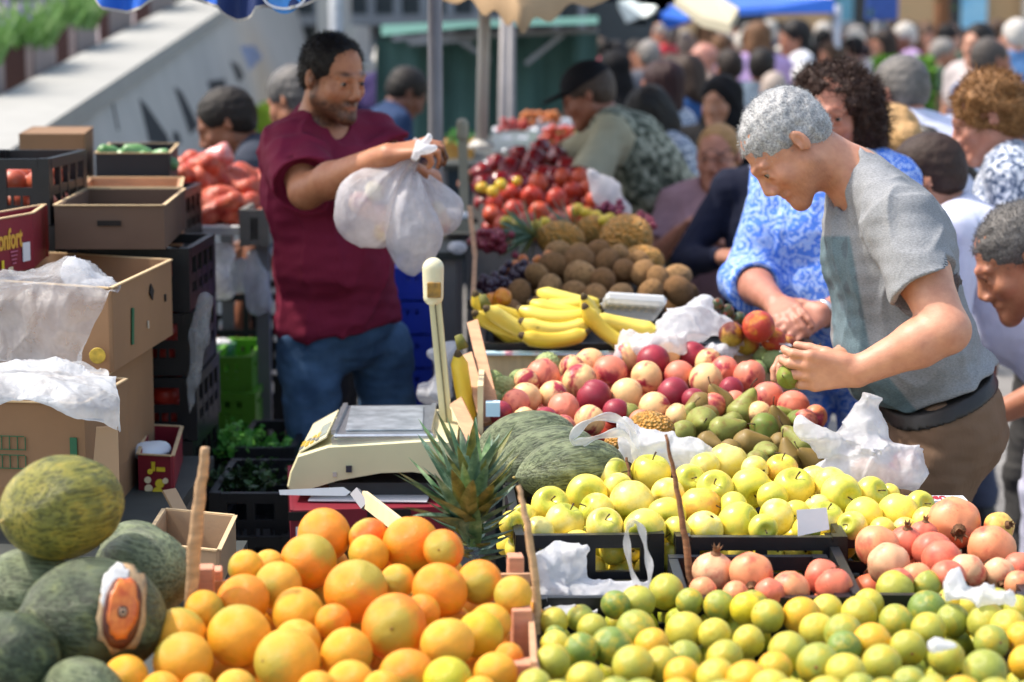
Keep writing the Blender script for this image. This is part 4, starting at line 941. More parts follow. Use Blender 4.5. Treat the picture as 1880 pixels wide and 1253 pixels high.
# sticker and torn net on the labelled melon (follow its surface)
def on_ball(c, r, cx, cy, pts, lift):
    """pts: picture offsets round (cx,cy) put on the ellipsoid-ish ball's camera side"""
    out = []
    for x, y in pts:
        p = P(cx+x, cy+y, 3); d = (p-Vector((0, 0, CAMZ))).normalized(); o = Vector((0, 0, CAMZ))-c; b = o.dot(d); q = b*b-(o.dot(o)-(r*lift)**2)
        t = -b-math.sqrt(max(q, 0)); out.append(Vector((0, 0, CAMZ))+d*t)
    return out
def patch(name, obj, cx, cy, w, h, m, lift, rough=0., seed=1, ang=.12, thick=.004):
    c = obj.location.copy(); N = 26; r = random.Random(seed); rim = []
    for k in range(N):
        a = 2*math.pi*k/N; s = 1+r.uniform(-rough, rough); x = w*math.copysign(abs(math.cos(a))**.75, math.cos(a))*s; y = h*math.sin(a)*s; rim.append((x*math.cos(ang)-y*math.sin(ang), x*math.sin(ang)+y*math.cos(ang)))
    rings = [[(x*f, y*f) for x, y in rim] for f in (1, .8, .55, .3)]+[[(0, 0)]*N]; rad = obj.scale[0]
    V = []
    for R in rings: V += on_ball(c, rad*1.06, cx, cy, R, lift)
    F = [(i*N+k, i*N+(k+1) % N, (i+1)*N+(k+1) % N, (i+1)*N+k) for i in range(4) for k in range(N)]
    V2 = [v+(c-v).normalized()*thick for v in V[:N]]; n = len(V); V += V2; F += [(k, n+k, n+(k+1) % N, (k+1) % N) for k in range(N)]
    return mesh_np(name, V, F, m, obj, True, world=True)
NETM = mat('torn_net', '#a98d6a', .8, .3, 60, .4); patch('torn_net', M2, 226, 1120, 45, 82, NETM, 1.05, .11, 3)
patch('net_rim', M2, 212, 1078, 26, 42, mat('white_net', '#c8c8c6', .6, .15, 50, .4), 1.062, .12, 5, .2)
patch('label_edge', M2, 224, 1126, 36, 66, mat('label_brown', '#5a2a18', .5), 1.068, .03, 4)
patch('label_sticker', M2, 226, 1118, 27, 56, mat('label_orange', '#b8461c', .4, .35, 55, c2='#e88a3a'), 1.085, .10, 6)
patch('label_emblem', M2, 226, 1124, 9, 11, mat('label_black', '#2a1c18', .4), 1.10, 0, 7); patch('label_emblem_ring', M2, 226, 1124, 6, 7, mat('label_ring', '#c9a07a', .4), 1.108, 0, 7); patch('label_emblem_dot', M2, 226, 1124, 3.5, 4, mat('label_black', '#2a1c18', .4), 1.115, 0, 7)
# --- bananas
BAN = FM['banana']
TIP = mat('banana_tip', '#4a3a1c', .8, .3, 40)
def banana_mesh(L=.19, r=.018, arc=1.25):
    N = 18; K = 15; V = []; F = []; M = []
    for i in range(N+1):
        t = i/N; a = (t-.5)*arc; Rr = L/arc; c = Vector((Rr*math.sin(a), 0, Rr-Rr*math.cos(a))); u = Vector((math.cos(a), 0, math.sin(a))); n = Vector((-u.z, 0, u.x)); b = Vector((0, 1, 0))
        rr = r*(min(1, .30+t*4.2) if t < .17 else min(1, max(.30, (1-t)*6.5)))*(1+.03*math.sin(t*5))
        for k in range(K): p = 2*math.pi*k/K; q = rr*(1+.075*math.cos(5*p+.4)); V.append(c+n*q*math.cos(p)*1.04+b*q*math.sin(p))
    for i in range(N):
        for k in range(K): F.append((i*K+k, i*K+(k+1) % K, (i+1)*K+(k+1) % K, (i+1)*K+k)); M.append(1 if i in (0, N-1) else 0)
    F += [tuple(range(K))[::-1], tuple(N*K+k for k in range(K))]; M += [1, 1]; mb = MB(); mb.V = V; mb.F = F; mb.M = M; return mb_mesh(mb, 'banana', [BAN, TIP])
BM_ = [banana_mesh(), banana_mesh(.175, .0185, 1.05), banana_mesh(.20, .0175, 1.4)]
def bunch(loc, items, label, stem_at):
    root = empty('banana_bunch', loc, label, 'bananas', 'banana bunches on the black tray')
    for k, (dx, dy, dz, rx, ry, rz, cc) in enumerate(items):
        o = bpy.data.objects.new('banana', BM_[k % 3]); link(o); o.parent = root; o.location = (dx, dy, dz); o.rotation_euler = (R_(rx), R_(ry), R_(rz)); o.color = col(cc)
    s = MB().tube([stem_at, tuple(Vector(stem_at)+Vector((-.01, 0, .03)))], [.014, .009], 7).build('stem', mat('banana_stem', '#6b6a2a', .7, .3), root, True)
YB = '#d9bb3c'; YB2 = '#e0c858'
def bn(px, py, Y, base): return tuple(P(px, py, Y)-base)
b0 = P(950, 610, 5.02)
bunch(b0, [(*bn(925, 605, 5.04, b0), 60, 22, 8, YB), (*bn(940, 598, 5.0, b0), 70, 30, 8, YB2), (*bn(955, 585, 5.06, b0), 80, 15, 5, YB), (*bn(905, 592, 5.1, b0), 50, 48, 5, YB)], 'yellow banana bunch at the left end of the tray', bn(893, 565, 5.0, b0))
b1 = P(1025, 600, 5.0)
bunch(b1, [(*bn(1022, 608, 4.98, b1), -20, 0, 4, YB2), (*bn(1018, 624, 4.97, b1), 30, -3, 2, YB), (*bn(1020, 584, 5.02, b1), -60, 3, 0, YB2), (*bn(1035, 563, 5.06, b1), -80, -6, -12, YB), (*bn(1042, 552, 5.10, b1), -90, 12, -12, YB2), (*bn(1040, 574, 5.04, b1), -70, 8, 6, YB)], 'thick middle banana bunch stacked beside the kiwis', bn(1075, 572, 5.05, b1))
b2 = P(1140, 600, 4.98)
bunch(b2, [(*bn(1115, 612, 4.98, b2), 40, 38, 0, YB), (*bn(1148, 598, 5.0, b2), 75, 10, -2, YB2), (*bn(1105, 600, 5.02, b2), 60, 50, 0, YB2)], 'banana bunch in front of the mushroom punnet', bn(1082, 572, 5.02, b2))
bb = P(850, 715, 4.6); bunch(bb, [(0, 0, 0, 80, 80, 0, YB)], 'single yellow banana behind the broken slats', (0, 0, .09))
# --- pineapples
def pine_mat(name, a, b_):
    m, nt, b = NT(name); tc = nt.nodes.new('ShaderNodeTexCoord'); v = nt.nodes.new('ShaderNodeTexVoronoi'); v.inputs['Scale'].default_value = 5.2; nt.links.new(tc.outputs['Object'], v.inputs['Vector'])
    r = ramp(nt, v.outputs['Distance'], [(.1, col('#6a4c22')), (.25, col(a)), (.75, col(b_))]); nt.links.new(r.outputs[0], b.inputs['Base Color']); setp(b, rough=.55); bump(nt, b, v.outputs['Distance'], .5, .12); return m
PINE = pine_mat('pineapple_skin', '#d6933a', '#8f7030')
def leaf(mb, base, d, L, w, droop, mi=0, seg=6, twist=0):
    base = Vector(base); d = Vector(d).normalized(); s = d.cross(Vector((0, 0, 1)));
    s = s.normalized() if s.length > .05 else Vector((1, 0, 0)); s = (s+Vector((rng.uniform(-.3, .3), rng.uniform(-.3, .3), rng.uniform(-.3, .3)))).normalized(); V = []; p = base.copy()
    for i in range(seg+1):
        t = i/seg; ww = w*(1-t)**.7*(.8+.6*math.sin(min(1, t*2.2)*math.pi/2)); n = s.cross(d).normalized()
        V += [p-s*ww+n*ww*.45, p-n*ww*.06, p+s*ww+n*ww*.45]; d = (d+Vector((0, 0, -droop/seg))).normalized(); p = p+d*L/seg
    F = []
    for i in range(seg): a = i*3; F += [(a, a+1, a+4, a+3), (a+1, a+2, a+5, a+4)]
    mb.add(V, F, mi)
def leaf_mat(name, a, b_, c_):
    m, nt, b = NT(name); n = noise(nt, 24, 4, .6); r = ramp(nt, n.outputs['Fac'], [(.36, col(a)), (.52, col(b_)), (.68, col(c_))]); nt.links.new(r.outputs[0], b.inputs['Base Color']); setp(b, rough=.45, spec=.4)
    n2 = noise(nt, 160, 2, stretch=(1, 1, .1)); bump(nt, b, n2.outputs['Fac'], .3, .003); return m
PLF = leaf_mat('pineapple_leaf', '#3c5a48', '#64806a', '#a8b89c'); PLF2 = leaf_mat('pineapple_leaf_old', '#4a5030', '#76783e', '#9a9458'); PLF3 = leaf_mat('pineapple_leaf_pale', '#3a5c3a', '#6f9060', '#a3b889')
def pineapple(loc, r, axis, label, crown=True, nleaf=46, Lf=2.2, group='pineapples'):
    root = empty('pineapple', loc, label, 'pineapple', group); root.scale = (r, r, r); root.rotation_euler = Vector(axis).to_track_quat('Z', 'Y').to_euler()
    def f(t, p): x, y, z = S3(t, p); k = 1+.035*math.cos(13*p+9*t)*math.cos(9*t-6*p); return x*k, y*k, z*1.35
    o = bpy.data.objects.new('fruit_body', blobmesh('fruit_body', f, PINE, 60, 34)); link(o); o.parent = root
    if crown:
        mb = MB()
        for i in range(nleaf):
            t = i/nleaf; a = i*2.399; el = .1+1.35*t**.8; d = (math.cos(a)*math.cos(el), math.sin(a)*math.cos(el), math.sin(el))
            leaf(mb, (.16*math.cos(a)*(1-t), .16*math.sin(a)*(1-t), 1.26+.75*t), d, Lf*(.30+.75*math.sin(math.pi*min(1, .15+t*.85))), .13, .25*(1-t)+.05, (1 if t < .22 else (0 if rng.random() < .7 else 2)))
        mb.build('leaf_crown', [PLF, PLF2, PLF3], root, True)
    return root
pineapple(P(1150, 437, 6.25), mr(44, 6.25), (.5, -.85, .1), 'orange pineapple on its side beside the red grapes', False)
pineapple(P(1030, 440, 6.35), mr(34, 6.35), (-.95, .1, .15), 'ripe pineapple with dark crown behind the kiwis', True, 46, 2.3)
pineapple(P(1095, 425, 6.6), mr(30, 6.6), (-.95, .1, .1), 'rear pineapple with dark leaves pointing left', True, 46, 2.3)
pineapple(P(1180, 480, 6.0), mr(30, 6.0), (.95, -.2, .0), 'small pineapple lying right of the kiwis', False)
pineapple(P(1195, 790, 4.32), mr(36, 4.32), (.4, -.3, .0), 'small pineapple half hidden under a white bag', False)
pineapple(P(1135, 815, 4.3), mr(26, 4.3), (.1, -.9, .2), 'pineapple wedged behind the front melon', False)
# the big crown in the foreground: pineapple with its fruit low behind the oranges
root = empty('pineapple', P(868, 1085, 3.62), 'large grey-green pineapple crown standing behind the oranges', 'pineapple')
o = bpy.data.objects.new('fruit_body', blobmesh('fruit_body', lambda t, p: tuple(a*.085*s for a, s in zip(S3(t, p), (1, 1, 1.1))), PINE, 40, 26)); link(o); o.parent = root; o.location = (0, .02, -.06)
mb = MB()
def pl(px, py, Y, ex, ey, EY, w, mi, droop=.15): b = P(px, py, Y)-root.location; e = P(ex, ey, EY)-root.location; leaf(mb, b, e-b+Vector((0, 0, droop*.10)), (e-b).length*1.03, w, droop, mi, 8)
for i in range(58):   # rosette of short lower leaves
    t = i/58; a = i*2.399; yy = 1030-150*t; el = -.05+.95*t
    b = P(872-8*t, yy, 3.62)-root.location; d = Vector((math.cos(a)*math.cos(el), math.sin(a)*math.cos(el), math.sin(el)))
    leaf(mb, b+d*.008, d, .052+.085*t, .0105, -.45+.2*t, 1 if rng.random() < .45 else 0, 6)
for (ex, ey, EY, w, mi) in [(735,868,3.50,.010,0),(726,872,3.55,.008,0),(742,930,3.45,.010,0),(760,945,3.42,.011,0),(752,842,3.7,.009,2),(770,800,3.7,.011,0),(772,772,3.72,.010,2),(800,790,3.6,.012,0),(822,770,3.65,.013,2),(845,790,3.58,.013,0),(872,772,3.62,.014,2),(874,820,3.5,.014,0),(900,800,3.66,.013,2),(915,800,3.7,.011,0),(928,830,3.62,.011,0),(945,845,3.6,.011,0),(940,870,3.55,.012,0),(955,880,3.55,.010,0),(850,850,3.45,.014,2),(830,860,3.42,.013,1),(868,880,3.42,.014,1),(905,890,3.45,.013,1),(800,870,3.45,.012,0),(785,905,3.42,.012,1),(925,910,3.45,.012,1),(942,925,3.48,.010,0),(760,890,3.5,.010,2),(895,855,3.5,.014,0),(860,800,3.7,.012,2),(812,830,3.55,.012,0)]:
    pl(865+rng.uniform(-14, 14), 985+rng.uniform(-25, 20), 3.60, ex, ey, EY, w*1.35, mi)
mb.build('leaf_crown', [PLF, PLF2, PLF3], root, True)
# --- peppers, grapes, lemons and small things on the far end
PEP = fruit_mat('pepper_skin', .2, other='#8a1418', otherp=(.5, .8), spec=.6)
def f_pep(v):
    def f(t, p): x, y, z = S3(t, p); k = 1+.10*math.cos(4*p+v); return x*k, y*k, z*1.25-.25*math.exp(-(t/.4)**2)
    return f
tpl('red_pepper', f_pep, PEP, [], 20, 14)
heap('red_pepper', scatter([(875,325),(905,300),(950,280),(1010,272),(1055,290),(1070,325),(1000,335),(890,345)], lambda y: 19, 40, 4, 1.4), ypx(345, 7.6, 272, 8.5), 'red pepper heap', ['#7c1a22', '#74161e', '#8a2024'], word='red pepper', fillcol='#8a1418')
LEM = [(885,345,12),(905,352,11),(920,340,12),(950,333,9),(1060,385,13),(1078,392,12),(1095,398,12),(1110,405,12),(1120,400,10),(930,408,12),(950,412,12),(1000,408,11),(985,415,11)]
heap('tomato', LEM, ypx(420, 6.4, 330, 7.3), 'lemon scatter', ['#d8be38'], word='lemon', nfill=0, group='lemons between the tomatoes and grapes')
heap('tomato', [(905,555,20),(920,548,18)], lambda y: 5.3, 'kiwi tray corner', ['#d98a20'], word='persimmon', nfill=0)
heap('tomato', [(990,480,12),(970,492,12),(950,488,12),(1005,470,10),(930,497,11),(960,478,10)], lambda y: 5.9, 'apricot tray', ['#cf7a30'], word='apricot', nfill=0)
GRP = fruit_mat('grape_skin', .3, other='#3a1020', otherp=(.45, .7), spec=.5)
def grapes(px, py, Y, w, h, c, label, n=70):
    mb = MB(); root = P(px, py, Y); r = .012; g_ = lambda a: max(-.95, min(.95, rng.gauss(0, a)))
    for i in range(n):
        x, y, z = g_(.36), g_(.4), g_(.36); q = Vector((x*w, y*.05, z*h)); mb.lathe([(.0005, -r), (r*.7, -r*.7), (r, 0), (r*.7, r*.7), (.0005, r)], 8, q)
    o = mb.build('grape_bunch', GRP, None, True); o.location = root; o.color = col(c); return tag(o, label, 'grapes', 'grape bunches')
grapes(905, 442, 6.3, .07, .045, '#8a3040', 'red grape bunch left of the pineapples', 90); grapes(1175, 415, 6.5, .07, .045, '#8a3040', 'red grape bunch right of the ripe pineapple', 80); grapes(1120, 385, 6.8, .06, .03, '#80304a', 'red grapes behind the lemons', 50)
grapes(905, 525, 5.6, .055, .035, '#2a2438', 'black grape bunch left of the kiwis', 80); grapes(955, 505, 5.8, .05, .035, '#30283c', 'black grape bunch behind the bananas', 70)
heap('tomato', [(1335,572,14),(1355,585,14),(1318,560,12)], lambda y: 5.0, 'avocado corner', ['#3c4a2c'], word='avocado', nfill=0)
heap('orange', [(1395,605,30,'#c04030'),(1370,625,26,'#a04a30'),(1420,622,24,'#b8402e'),(1345,615,24,'#6a2a20'),(1440,630,18,'#983828')], lambda y: 4.95, 'mango corner', ['#b04030'], word='mango', nfill=0, cat='mango')
# ---------------------------------------------------------------- the stalls: tables, crates, boxes, scale, bags
BLK = mat('black_plastic', '#15171b', .38, .25, 12, .15, 40, spec=.45); CARD = mat('cardboard', '#86674a', .85, .07, 5, .12, 90); CARD2 = mat('cardboard_pale', '#a58a6c', .85, .07, 5, .12, 90); CARDI = mat('cardboard_edge', '#c9ae86', .85, .08, 30)
CARDD = mat('cardboard_dark', '#5f4a3c', .85, .08, 6); WOOD = mat('crate_wood', '#b98d6a', .7, .18, 14, .3, 40, stretch=(1, 1, 8)); WOODP = mat('pale_wood', '#d9c49a', .65, .1, 10, .15, 60, stretch=(8, 1, 1)); PINK = mat('sawn_wood', '#c98f72', .7, .12, 18, .25, 60, stretch=(1, 1, 6))
GREYM = mat('galvanised_metal', '#85868a', .45, .1, 8, metal=.6); REDC = mat('red_card', '#7c1b2c', .5, .08, 10); WHITE = mat('white_paper', '#d7dade', .6, .05, 12, .1, 40)
def crate(loc, w, d, h, yaw, label, group=None, m=None, name='crate', floor=True, slots=True, cat='crate'):
    m = m or BLK; mb = MB(); t = .010; Rz = Matrix.Rotation(yaw, 3, 'Z')
    def bx(c, s): mb.box(Rz @ Vector(c), s, Rz)
    hw, hd = w/2, d/2
    for sx in (-1, 1):
        for sy in (-1, 1): bx((sx*(hw-.011), sy*(hd-.011), h/2), (.026, .026, h))
    if floor: bx((0, 0, .006), (w-.03, d-.03, .008))
    for sy in (-1, 1):
        y = sy*(hd-t/2)
        bx((0, y, h-.013), (w-.05, .016, .024)); bx((0, y, h*.50), (w-.05, .011, .020)); bx((0, y, .022), (w-.05, .012, .040)); bx((0, y, h*.27), (w-.05, .007, .007))
        n = max(2, int(w/.13))
        for k in range(n+1): bx((-hw+.03+(w-.06)*k/n, y, h*.5+.006), (.020, .0135, h-.03))
        if slots:
            n = int(w/.021)
            for k in range(1, n): bx((-hw+w*k/n, y, h*.30), (.0065, .0075, h*.42))
    for sx in (-1, 1):
        x = sx*(hw-t/2)
        bx((x, 0, h-.013), (.016, d-.05, .024)); bx((x, 0, h*.50), (.011, d-.05, .020)); bx((x, 0, .022), (.012, d-.05, .040))
        n = max(2, int(d/.1))
        for k in range(n+1): bx((x, -hd+.03+(d-.06)*k/n, h*.5+.006), (.0135, .020, h-.03))
        if slots:
            n = int(d/.024)
            for k in range(1, n): bx((x, -hd+d*k/n, h*.30), (.0075, .0065, h*.42))
    o = mb.build(name, m); o.location = loc; return tag(o, label, cat, group)
def crate_px(pxl, pxr, py, Y, depth, h, label, yaw=0, **k):
    """front top rim from pxl to pxr at height py, at distance Y"""
    a, b = P(pxl, py, Y), P(pxr, py, Y); w = b.x-a.x; c = (a+b)/2; z = a.z
    return crate((c.x, Y+depth/2, z-h), w, depth, h, yaw, label, **k)
GC = 'black plastic fruit crates'
crate_px(938, 1208, 981, 3.62, .44, .155, 'black slotted crate holding the left half of the golden apples', R_(2.5), group=GC)
crate_px(1245, 1556, 985, 3.62, .44, .155, 'black slotted crate under the right half of the golden apples', R_(-.5), group=GC)
crate_px(1252, 1562, 1096, 3.30, .28, .10, 'low black crate of four pomegranates in front of the apples', 0, group=GC)
crate_px(1578, 1905, 1092, 3.29, .42, .12, 'low black crate piled with pomegranates at the right edge', R_(-2), group=GC)
crate_px(985, 1262, 1112, 3.42, .17, .12, 'black crate behind the mandarins holding a white bag', 0, group=GC, slots=False)
crate_px(985, 1960, 1330, 2.72, .66, .11, 'wide black crate along the bottom edge full of green mandarins', 0, group=GC)
def table(x0, x1, y0, y1, z, label, m, legm=None, skirt=True):
    root = empty('trestle_table', ((x0+x1)/2, (y0+y1)/2, 0), label, 'table', 'stall tables')
    c = ((x0+x1)/2, (y0+y1)/2)
    MB().box((0, 0, z-.0125), (x1-x0, y1-y0, .025)).build('tabletop', m, root)
    for sx in (-1, 1):
        for sy in (-1, 1): MB().box((sx*((x1-x0)/2-.05), sy*((y1-y0)/2-.05), (z-.026)/2), (.04, .04, z-.026)).build('leg', legm or GREYM, root)
    if skirt: MB().box((0, -(y1-y0)/2+.02, z-.026-.25), (x1-x0-.14, .012, .5)).build('cloth_skirt', mat('table_cloth', '#22303a', .9, .2), root)
TT = mat('table_top', '#3b3f3c', .7, .2, 8)
zf = P(1000, 1330, 2.72).z-.11
table(-.78, .78, 2.5, 3.56, zf-.004, 'low front table under the oranges and green mandarins', TT)
table(.0, .9, 3.60, 4.16, P(1100, 985, 3.62).z-.16, 'second table under the golden apples', TT)
table(-.02, .62, 4.18, 4.98, .72, 'middle table under the nectarines and pears', TT)
table(-.11, .66, 5.0, 6.0, .90, 'far table under the bananas and kiwis', TT); table(-.13, .50, 6.02, 7.7, .96, 'far table under the tomatoes and pineapples', TT); table(-.2, .35, 7.75, 8.9, 1.0, 'farthest table under the red peppers', TT)
table(-.95, -.72, 2.9, 3.6, .62, 'small table under the melons at the left', TT); table(-.46, -.06, 4.28, 4.85, .60, 'small table under the weighing scale', mat('table_steel', '#9a9c9e', .4, .1, metal=.5), skirt=False)
# filled display boards that carry the heaps (tilted shelves)
def board(pa, pb, Ya, pya, Yb, pyb, dz, label, m, t=.02, name='display_board'):
    a0, a1 = P(pa[0], pya, Ya), P(pb[0], pya, Ya); b0_, b1_ = P(pa[1], pyb, Yb), P(pb[1], pyb, Yb); V = [v+Vector((0, 0, -dz)) for v in (a0, a1, b1_, b0_)]; V += [v-Vector((0, 0, t)) for v in V]
    o = mesh_np(name, V, [(0, 1, 2, 3), (7, 6, 5, 4), (0, 4, 5, 1), (1, 5, 6, 2), (2, 6, 7, 3), (3, 7, 4, 0)], m, None, False); return tag(o, label, 'display board', 'tilted boards under the fruit')
DK = mat('dark_board', '#2b2a28', .8, .2, 10)
board((905, 900), (1520, 1470), 4.34, 800, 4.96, 652, .085, 'tilted board under the nectarine heap', DK); board((1230, 1240), (1545, 1500), 4.08, 868, 4.42, 770, .08, 'tilted board under the pear heap', DK)
board((860, 880), (1290, 1250), 5.1, 625, 6.0, 462, .09, 'tilted board under the kiwis', DK); board((865, 880), (1240, 1130), 6.05, 480, 7.55, 322, .10, 'tilted board under the tomatoes', DK); board((865, 870), (1110, 1080), 7.6, 350, 8.7, 270, .10, 'tilted board under the red peppers', DK)
# nectarine tray: pale wooden wall with printed paper trim
def wall_strip(name, a, b, h, t, m, parent=None): mb = MB().bar(a, b, t, h, up=(0, 1, 0)); return mb.build(name, m, parent)
tray = empty('wooden_tray', P(1170, 660, 4.98), 'pale wooden tray with pink and blue printed rim behind the nectarines', 'tray')
w0 = tray.location
a, b = P(888, 668, 4.98), P(1470, 668, 4.98); MB().box((a+b)/2-w0+Vector((0, .02, -.04)), (b.x-a.x, .014, .12)).build('back_wall', WOODP, tray)
m, nt, bb_ = NT('printed_trim'); n = noise(nt, 14, 1, stretch=(1, .1, .1)); r = ramp(nt, n.outputs['Fac'], [(.42, col('#e8a9bd')), (.46, col('#e6eef2')), (.54, col('#bfe0ee'))]); nt.links.new(r.outputs[0], bb_.inputs['Base Color']); TRIM = m
MB().box((a+b)/2-w0+Vector((0, .012, .0235)), (b.x-a.x+.01, .036, .006)).build('printed_rim', TRIM, tray)
MB().box(P(888, 700, 4.7)-w0+Vector((-.004, 0, -.03)), (.012, .50, .12)).build('side_wall', WOODP, tray); MB().box(P(905, 742, 4.45)-w0+Vector((.0, 0, -.01)), (.03, .03, .03)).build('corner_trim', TRIM, tray)
# black tray under bananas
crate((P(1150, 640, 5.0).x+.05, 5.32, P(1150, 640, 5.02).z-.06), .80, .56, .07, 0, 'shallow black tray under the bananas and mangoes', group=GC, slots=False)
# front box with print 'IFRUSI' right of the apples
fb = empty('fruit_box', P(1690, 925, 3.95), 'pale wooden box with white printed top edge, right of the apples', 'box'); f0 = fb.location
MB().box((0, .0, -.05), (.17, .012, .10)).build('side_wall', WOODP, fb); MB().box((.03-.03, .012, .005), (.175, .045, .006)).build('printed_edge', mat('print_white', '#dfe9ef', .5, .04), fb)
def text(s, size, m, parent, loc, rot, name='lettering', ext=.0008, bold=False, sx=1.0):
    cu = bpy.data.curves.new(name, 'FONT'); cu.body = s; cu.size = size; cu.extrude = ext; cu.align_x = 'CENTER'; cu.align_y = 'CENTER'
    if bold: cu.offset = size*.025
    t = bpy.data.objects.new('tmp', cu); SC.collection.objects.link(t); bpy.context.view_layer.update(); dg = bpy.context.evaluated_depsgraph_get()
    me = bpy.data.meshes.new_from_object(t.evaluated_get(dg)); bpy.data.objects.remove(t); me.materials.clear(); me.materials.append(m); o = bpy.data.objects.new(name, me); link(o); o.parent = parent; o.location = loc; o.rotation_euler = rot; o.scale = (sx, 1, 1); return o
text('USSI IFRUSI', .034, mat('print_red', '#b03040', .5), fb, (.0, .012, .0092), (0, 0, math.pi), bold=True, sx=.62)
# ---- cardboard boxes on the left
def obox(name, near, pl, Yl, pr, Yr, pyt, pyb, label, m, Yn, open_=True, t=.006, cat='box', group='cardboard boxes at the left', children=None):
    """box standing on one corner edge towards the camera: near px, left px, right px"""
    zt = P(near, pyt, Yn).z; zb = P(near, pyb, Yn).z
    def q(px, Y): p = P(px, 600, Y); return Vector((p.x, Y, 0))
    n, l, r = q(near, Yn), q(pl, Yl), q(pr, Yr); f = l+r-n; c = (l+r)/2
    root = empty(name, (c.x, c.y, zb), label, cat, group); o = Vector((c.x, c.y, zb)); h = zt-zb
    mb = MB()
    for a, b in ((n, r), (r, f), (f, l), (l, n)):
        d = (b-a); L = d.length; d.normalize(); nn = Vector((d.y, -d.x, 0)); mid = (a+b)/2
        cc = (a+b)/2-o+Vector((0, 0, h/2+zb)); inn = (c-Vector((mid.x, mid.y, 0))); inn.z = 0; s = 1 if nn.dot(inn) > 0 else -1
        Rm = Matrix((d, nn*s, Vector((0, 0, 1)))).transposed(); mb.box(Vector((cc.x, cc.y, h/2))+nn*s*t/2, (L-.0002, t, h), Rm, 0)
    V = [p-o+Vector((0, 0, zb)) for p in (n, r, f, l)]; V = [Vector((v.x, v.y, .003)) for v in V]; mb.add(V, [(0, 1, 2, 3)], 0)
    if not open_: V = [Vector((v.x, v.y, h-.001)) for v in V]; mb.add(V, [(0, 1, 2, 3)], 0)
    mb.build('walls', m, root)
    if open_:
        mb = MB()
        for a, b in ((n, r), (r, f), (f, l), (l, n)):
            a2, b2 = Vector((a.x-o.x, a.y-o.y, h+.001)), Vector((b.x-o.x, b.y-o.y, h+.001)); mb.bar(a2+(b2-a2).normalized()*.003, b2-(b2-a2).normalized()*.003, .008, .003, up=(0, 0, 1))
        mb.build('cut_edge', CARDI, root)
    return root, n, l, r, zb, h
GRN = mat('print_green', '#1f5c3c', .6, .05); HOLE = mat('hand_hole', '#1a1512', .9, .1)
def on_face(root, a, b, u, w, z, hh, m, name, lift=.003, t=.002, rot=0):
    """plate on the face a-b: u = position along, w width, z height above box base"""
    o = root.location; d = (b-a); L = d.length; d.normalize(); nn = Vector((d.y, -d.x, 0)); nn = nn if nn.y < 0 else -nn
    Rm = Matrix((d, nn, Vector((0, 0, 1)))).transposed(); 
    if rot: Rm = Rm @ Matrix.Rotation(rot, 3, 'Y')
    c = a+d*(u*L); return MB().box(Vector((c.x-o.x, c.y-o.y, z))+nn*lift, (w, t, hh), Rm).build(name, m, root)
A_, n, l, r, zb, h = obox('cardboard_box', 205, -90, 4.50, 317, 4.86, 530, 684, 'brown banana box with green stripe, draped in clear plastic', CARD, 4.30)
on_face(A_, n, r, .30, .018, h*.42, h*.45, GRN, 'green_stripe', rot=.12); on_face(A_, n, r, .62, .032, h*.72, .024, HOLE, 'hand_hole', rot=.6); on_face(A_, n, r, .86, .010, h*.55, .016, HOLE, 'air_hole'); on_face(A_, n, r, .55, .010, h*.33, .016, mat('hole_pale', '#b6aa98', .8), 'air_hole')
MB().lathe([(.001, .0015), (.016, .0015), (.017, 0)], 20, Vector((n.x-A_.location.x-.03, n.y-A_.location.y-.004, .035)), Matrix.Rotation(R_(90), 3, 'X')).build('fruit_print', mat('print_yellow', '#c9a83a', .5, .3, 60), A_)
B_, n, l, r, zb, h = obox('cardboard_box', 196, -90, 4.42, 279, 4.84, 688, 948, 'brown box with green stripe under the draped banana box', CARD, 4.30)
on_face(B_, n, r, .34, .018, h*.60, h*.36, GRN, 'green_stripe'); on_face(B_, n, r, .62, .022, h*.80, .024, HOLE, 'hand_hole'); on_face(B_, n, r, .55, .012, h*.47, .02, HOLE, 'air_hole')
C_, n, l, r, zb, h = obox('cardboard_box', 150, -140, 4.05, 230, 4.30, 742, 900, 'front brown box with green printed grid, white plastic on top', CARD, 4.0)
on_face(C_, l, n, .93, .014, h*.40, h*.42, GRN, 'green_stripe'); gr = MB()
for i in range(6):
    for j in range(2): gr.box((0, 0, 0), (.0001, .0001, .0001))
for j in range(2):
    on_face(C_, l, n, .50, .075, h*(.52-.22*j)-.012, .0015, GRN, 'grid_line'); on_face(C_, l, n, .50, .075, h*(.52-.22*j)+.014, .0015, GRN, 'grid_line')
    for i in range(6): on_face(C_, l, n, .50+(-.125+.05*i), .0015, h*(.52-.22*j), .026, GRN, 'grid_line')
on_face(C_, l, n, .80, .030, h*.28, .026, CARDD, 'hand_hole')
MB().prism([(0, 0), (.052, 0), (.052, .11), (.012, .11)], .004, Matrix.Translation(P(168, 890, 3.93)) @ Matrix.Rotation(R_(90), 4, 'X') @ Matrix.Rotation(R_(8), 4, 'Y')).build('carton_flap', CARD2); o = bpy.data.objects['carton_flap']; tag(o, 'loose pale carton flap standing behind the yellow melon', 'carton piece')
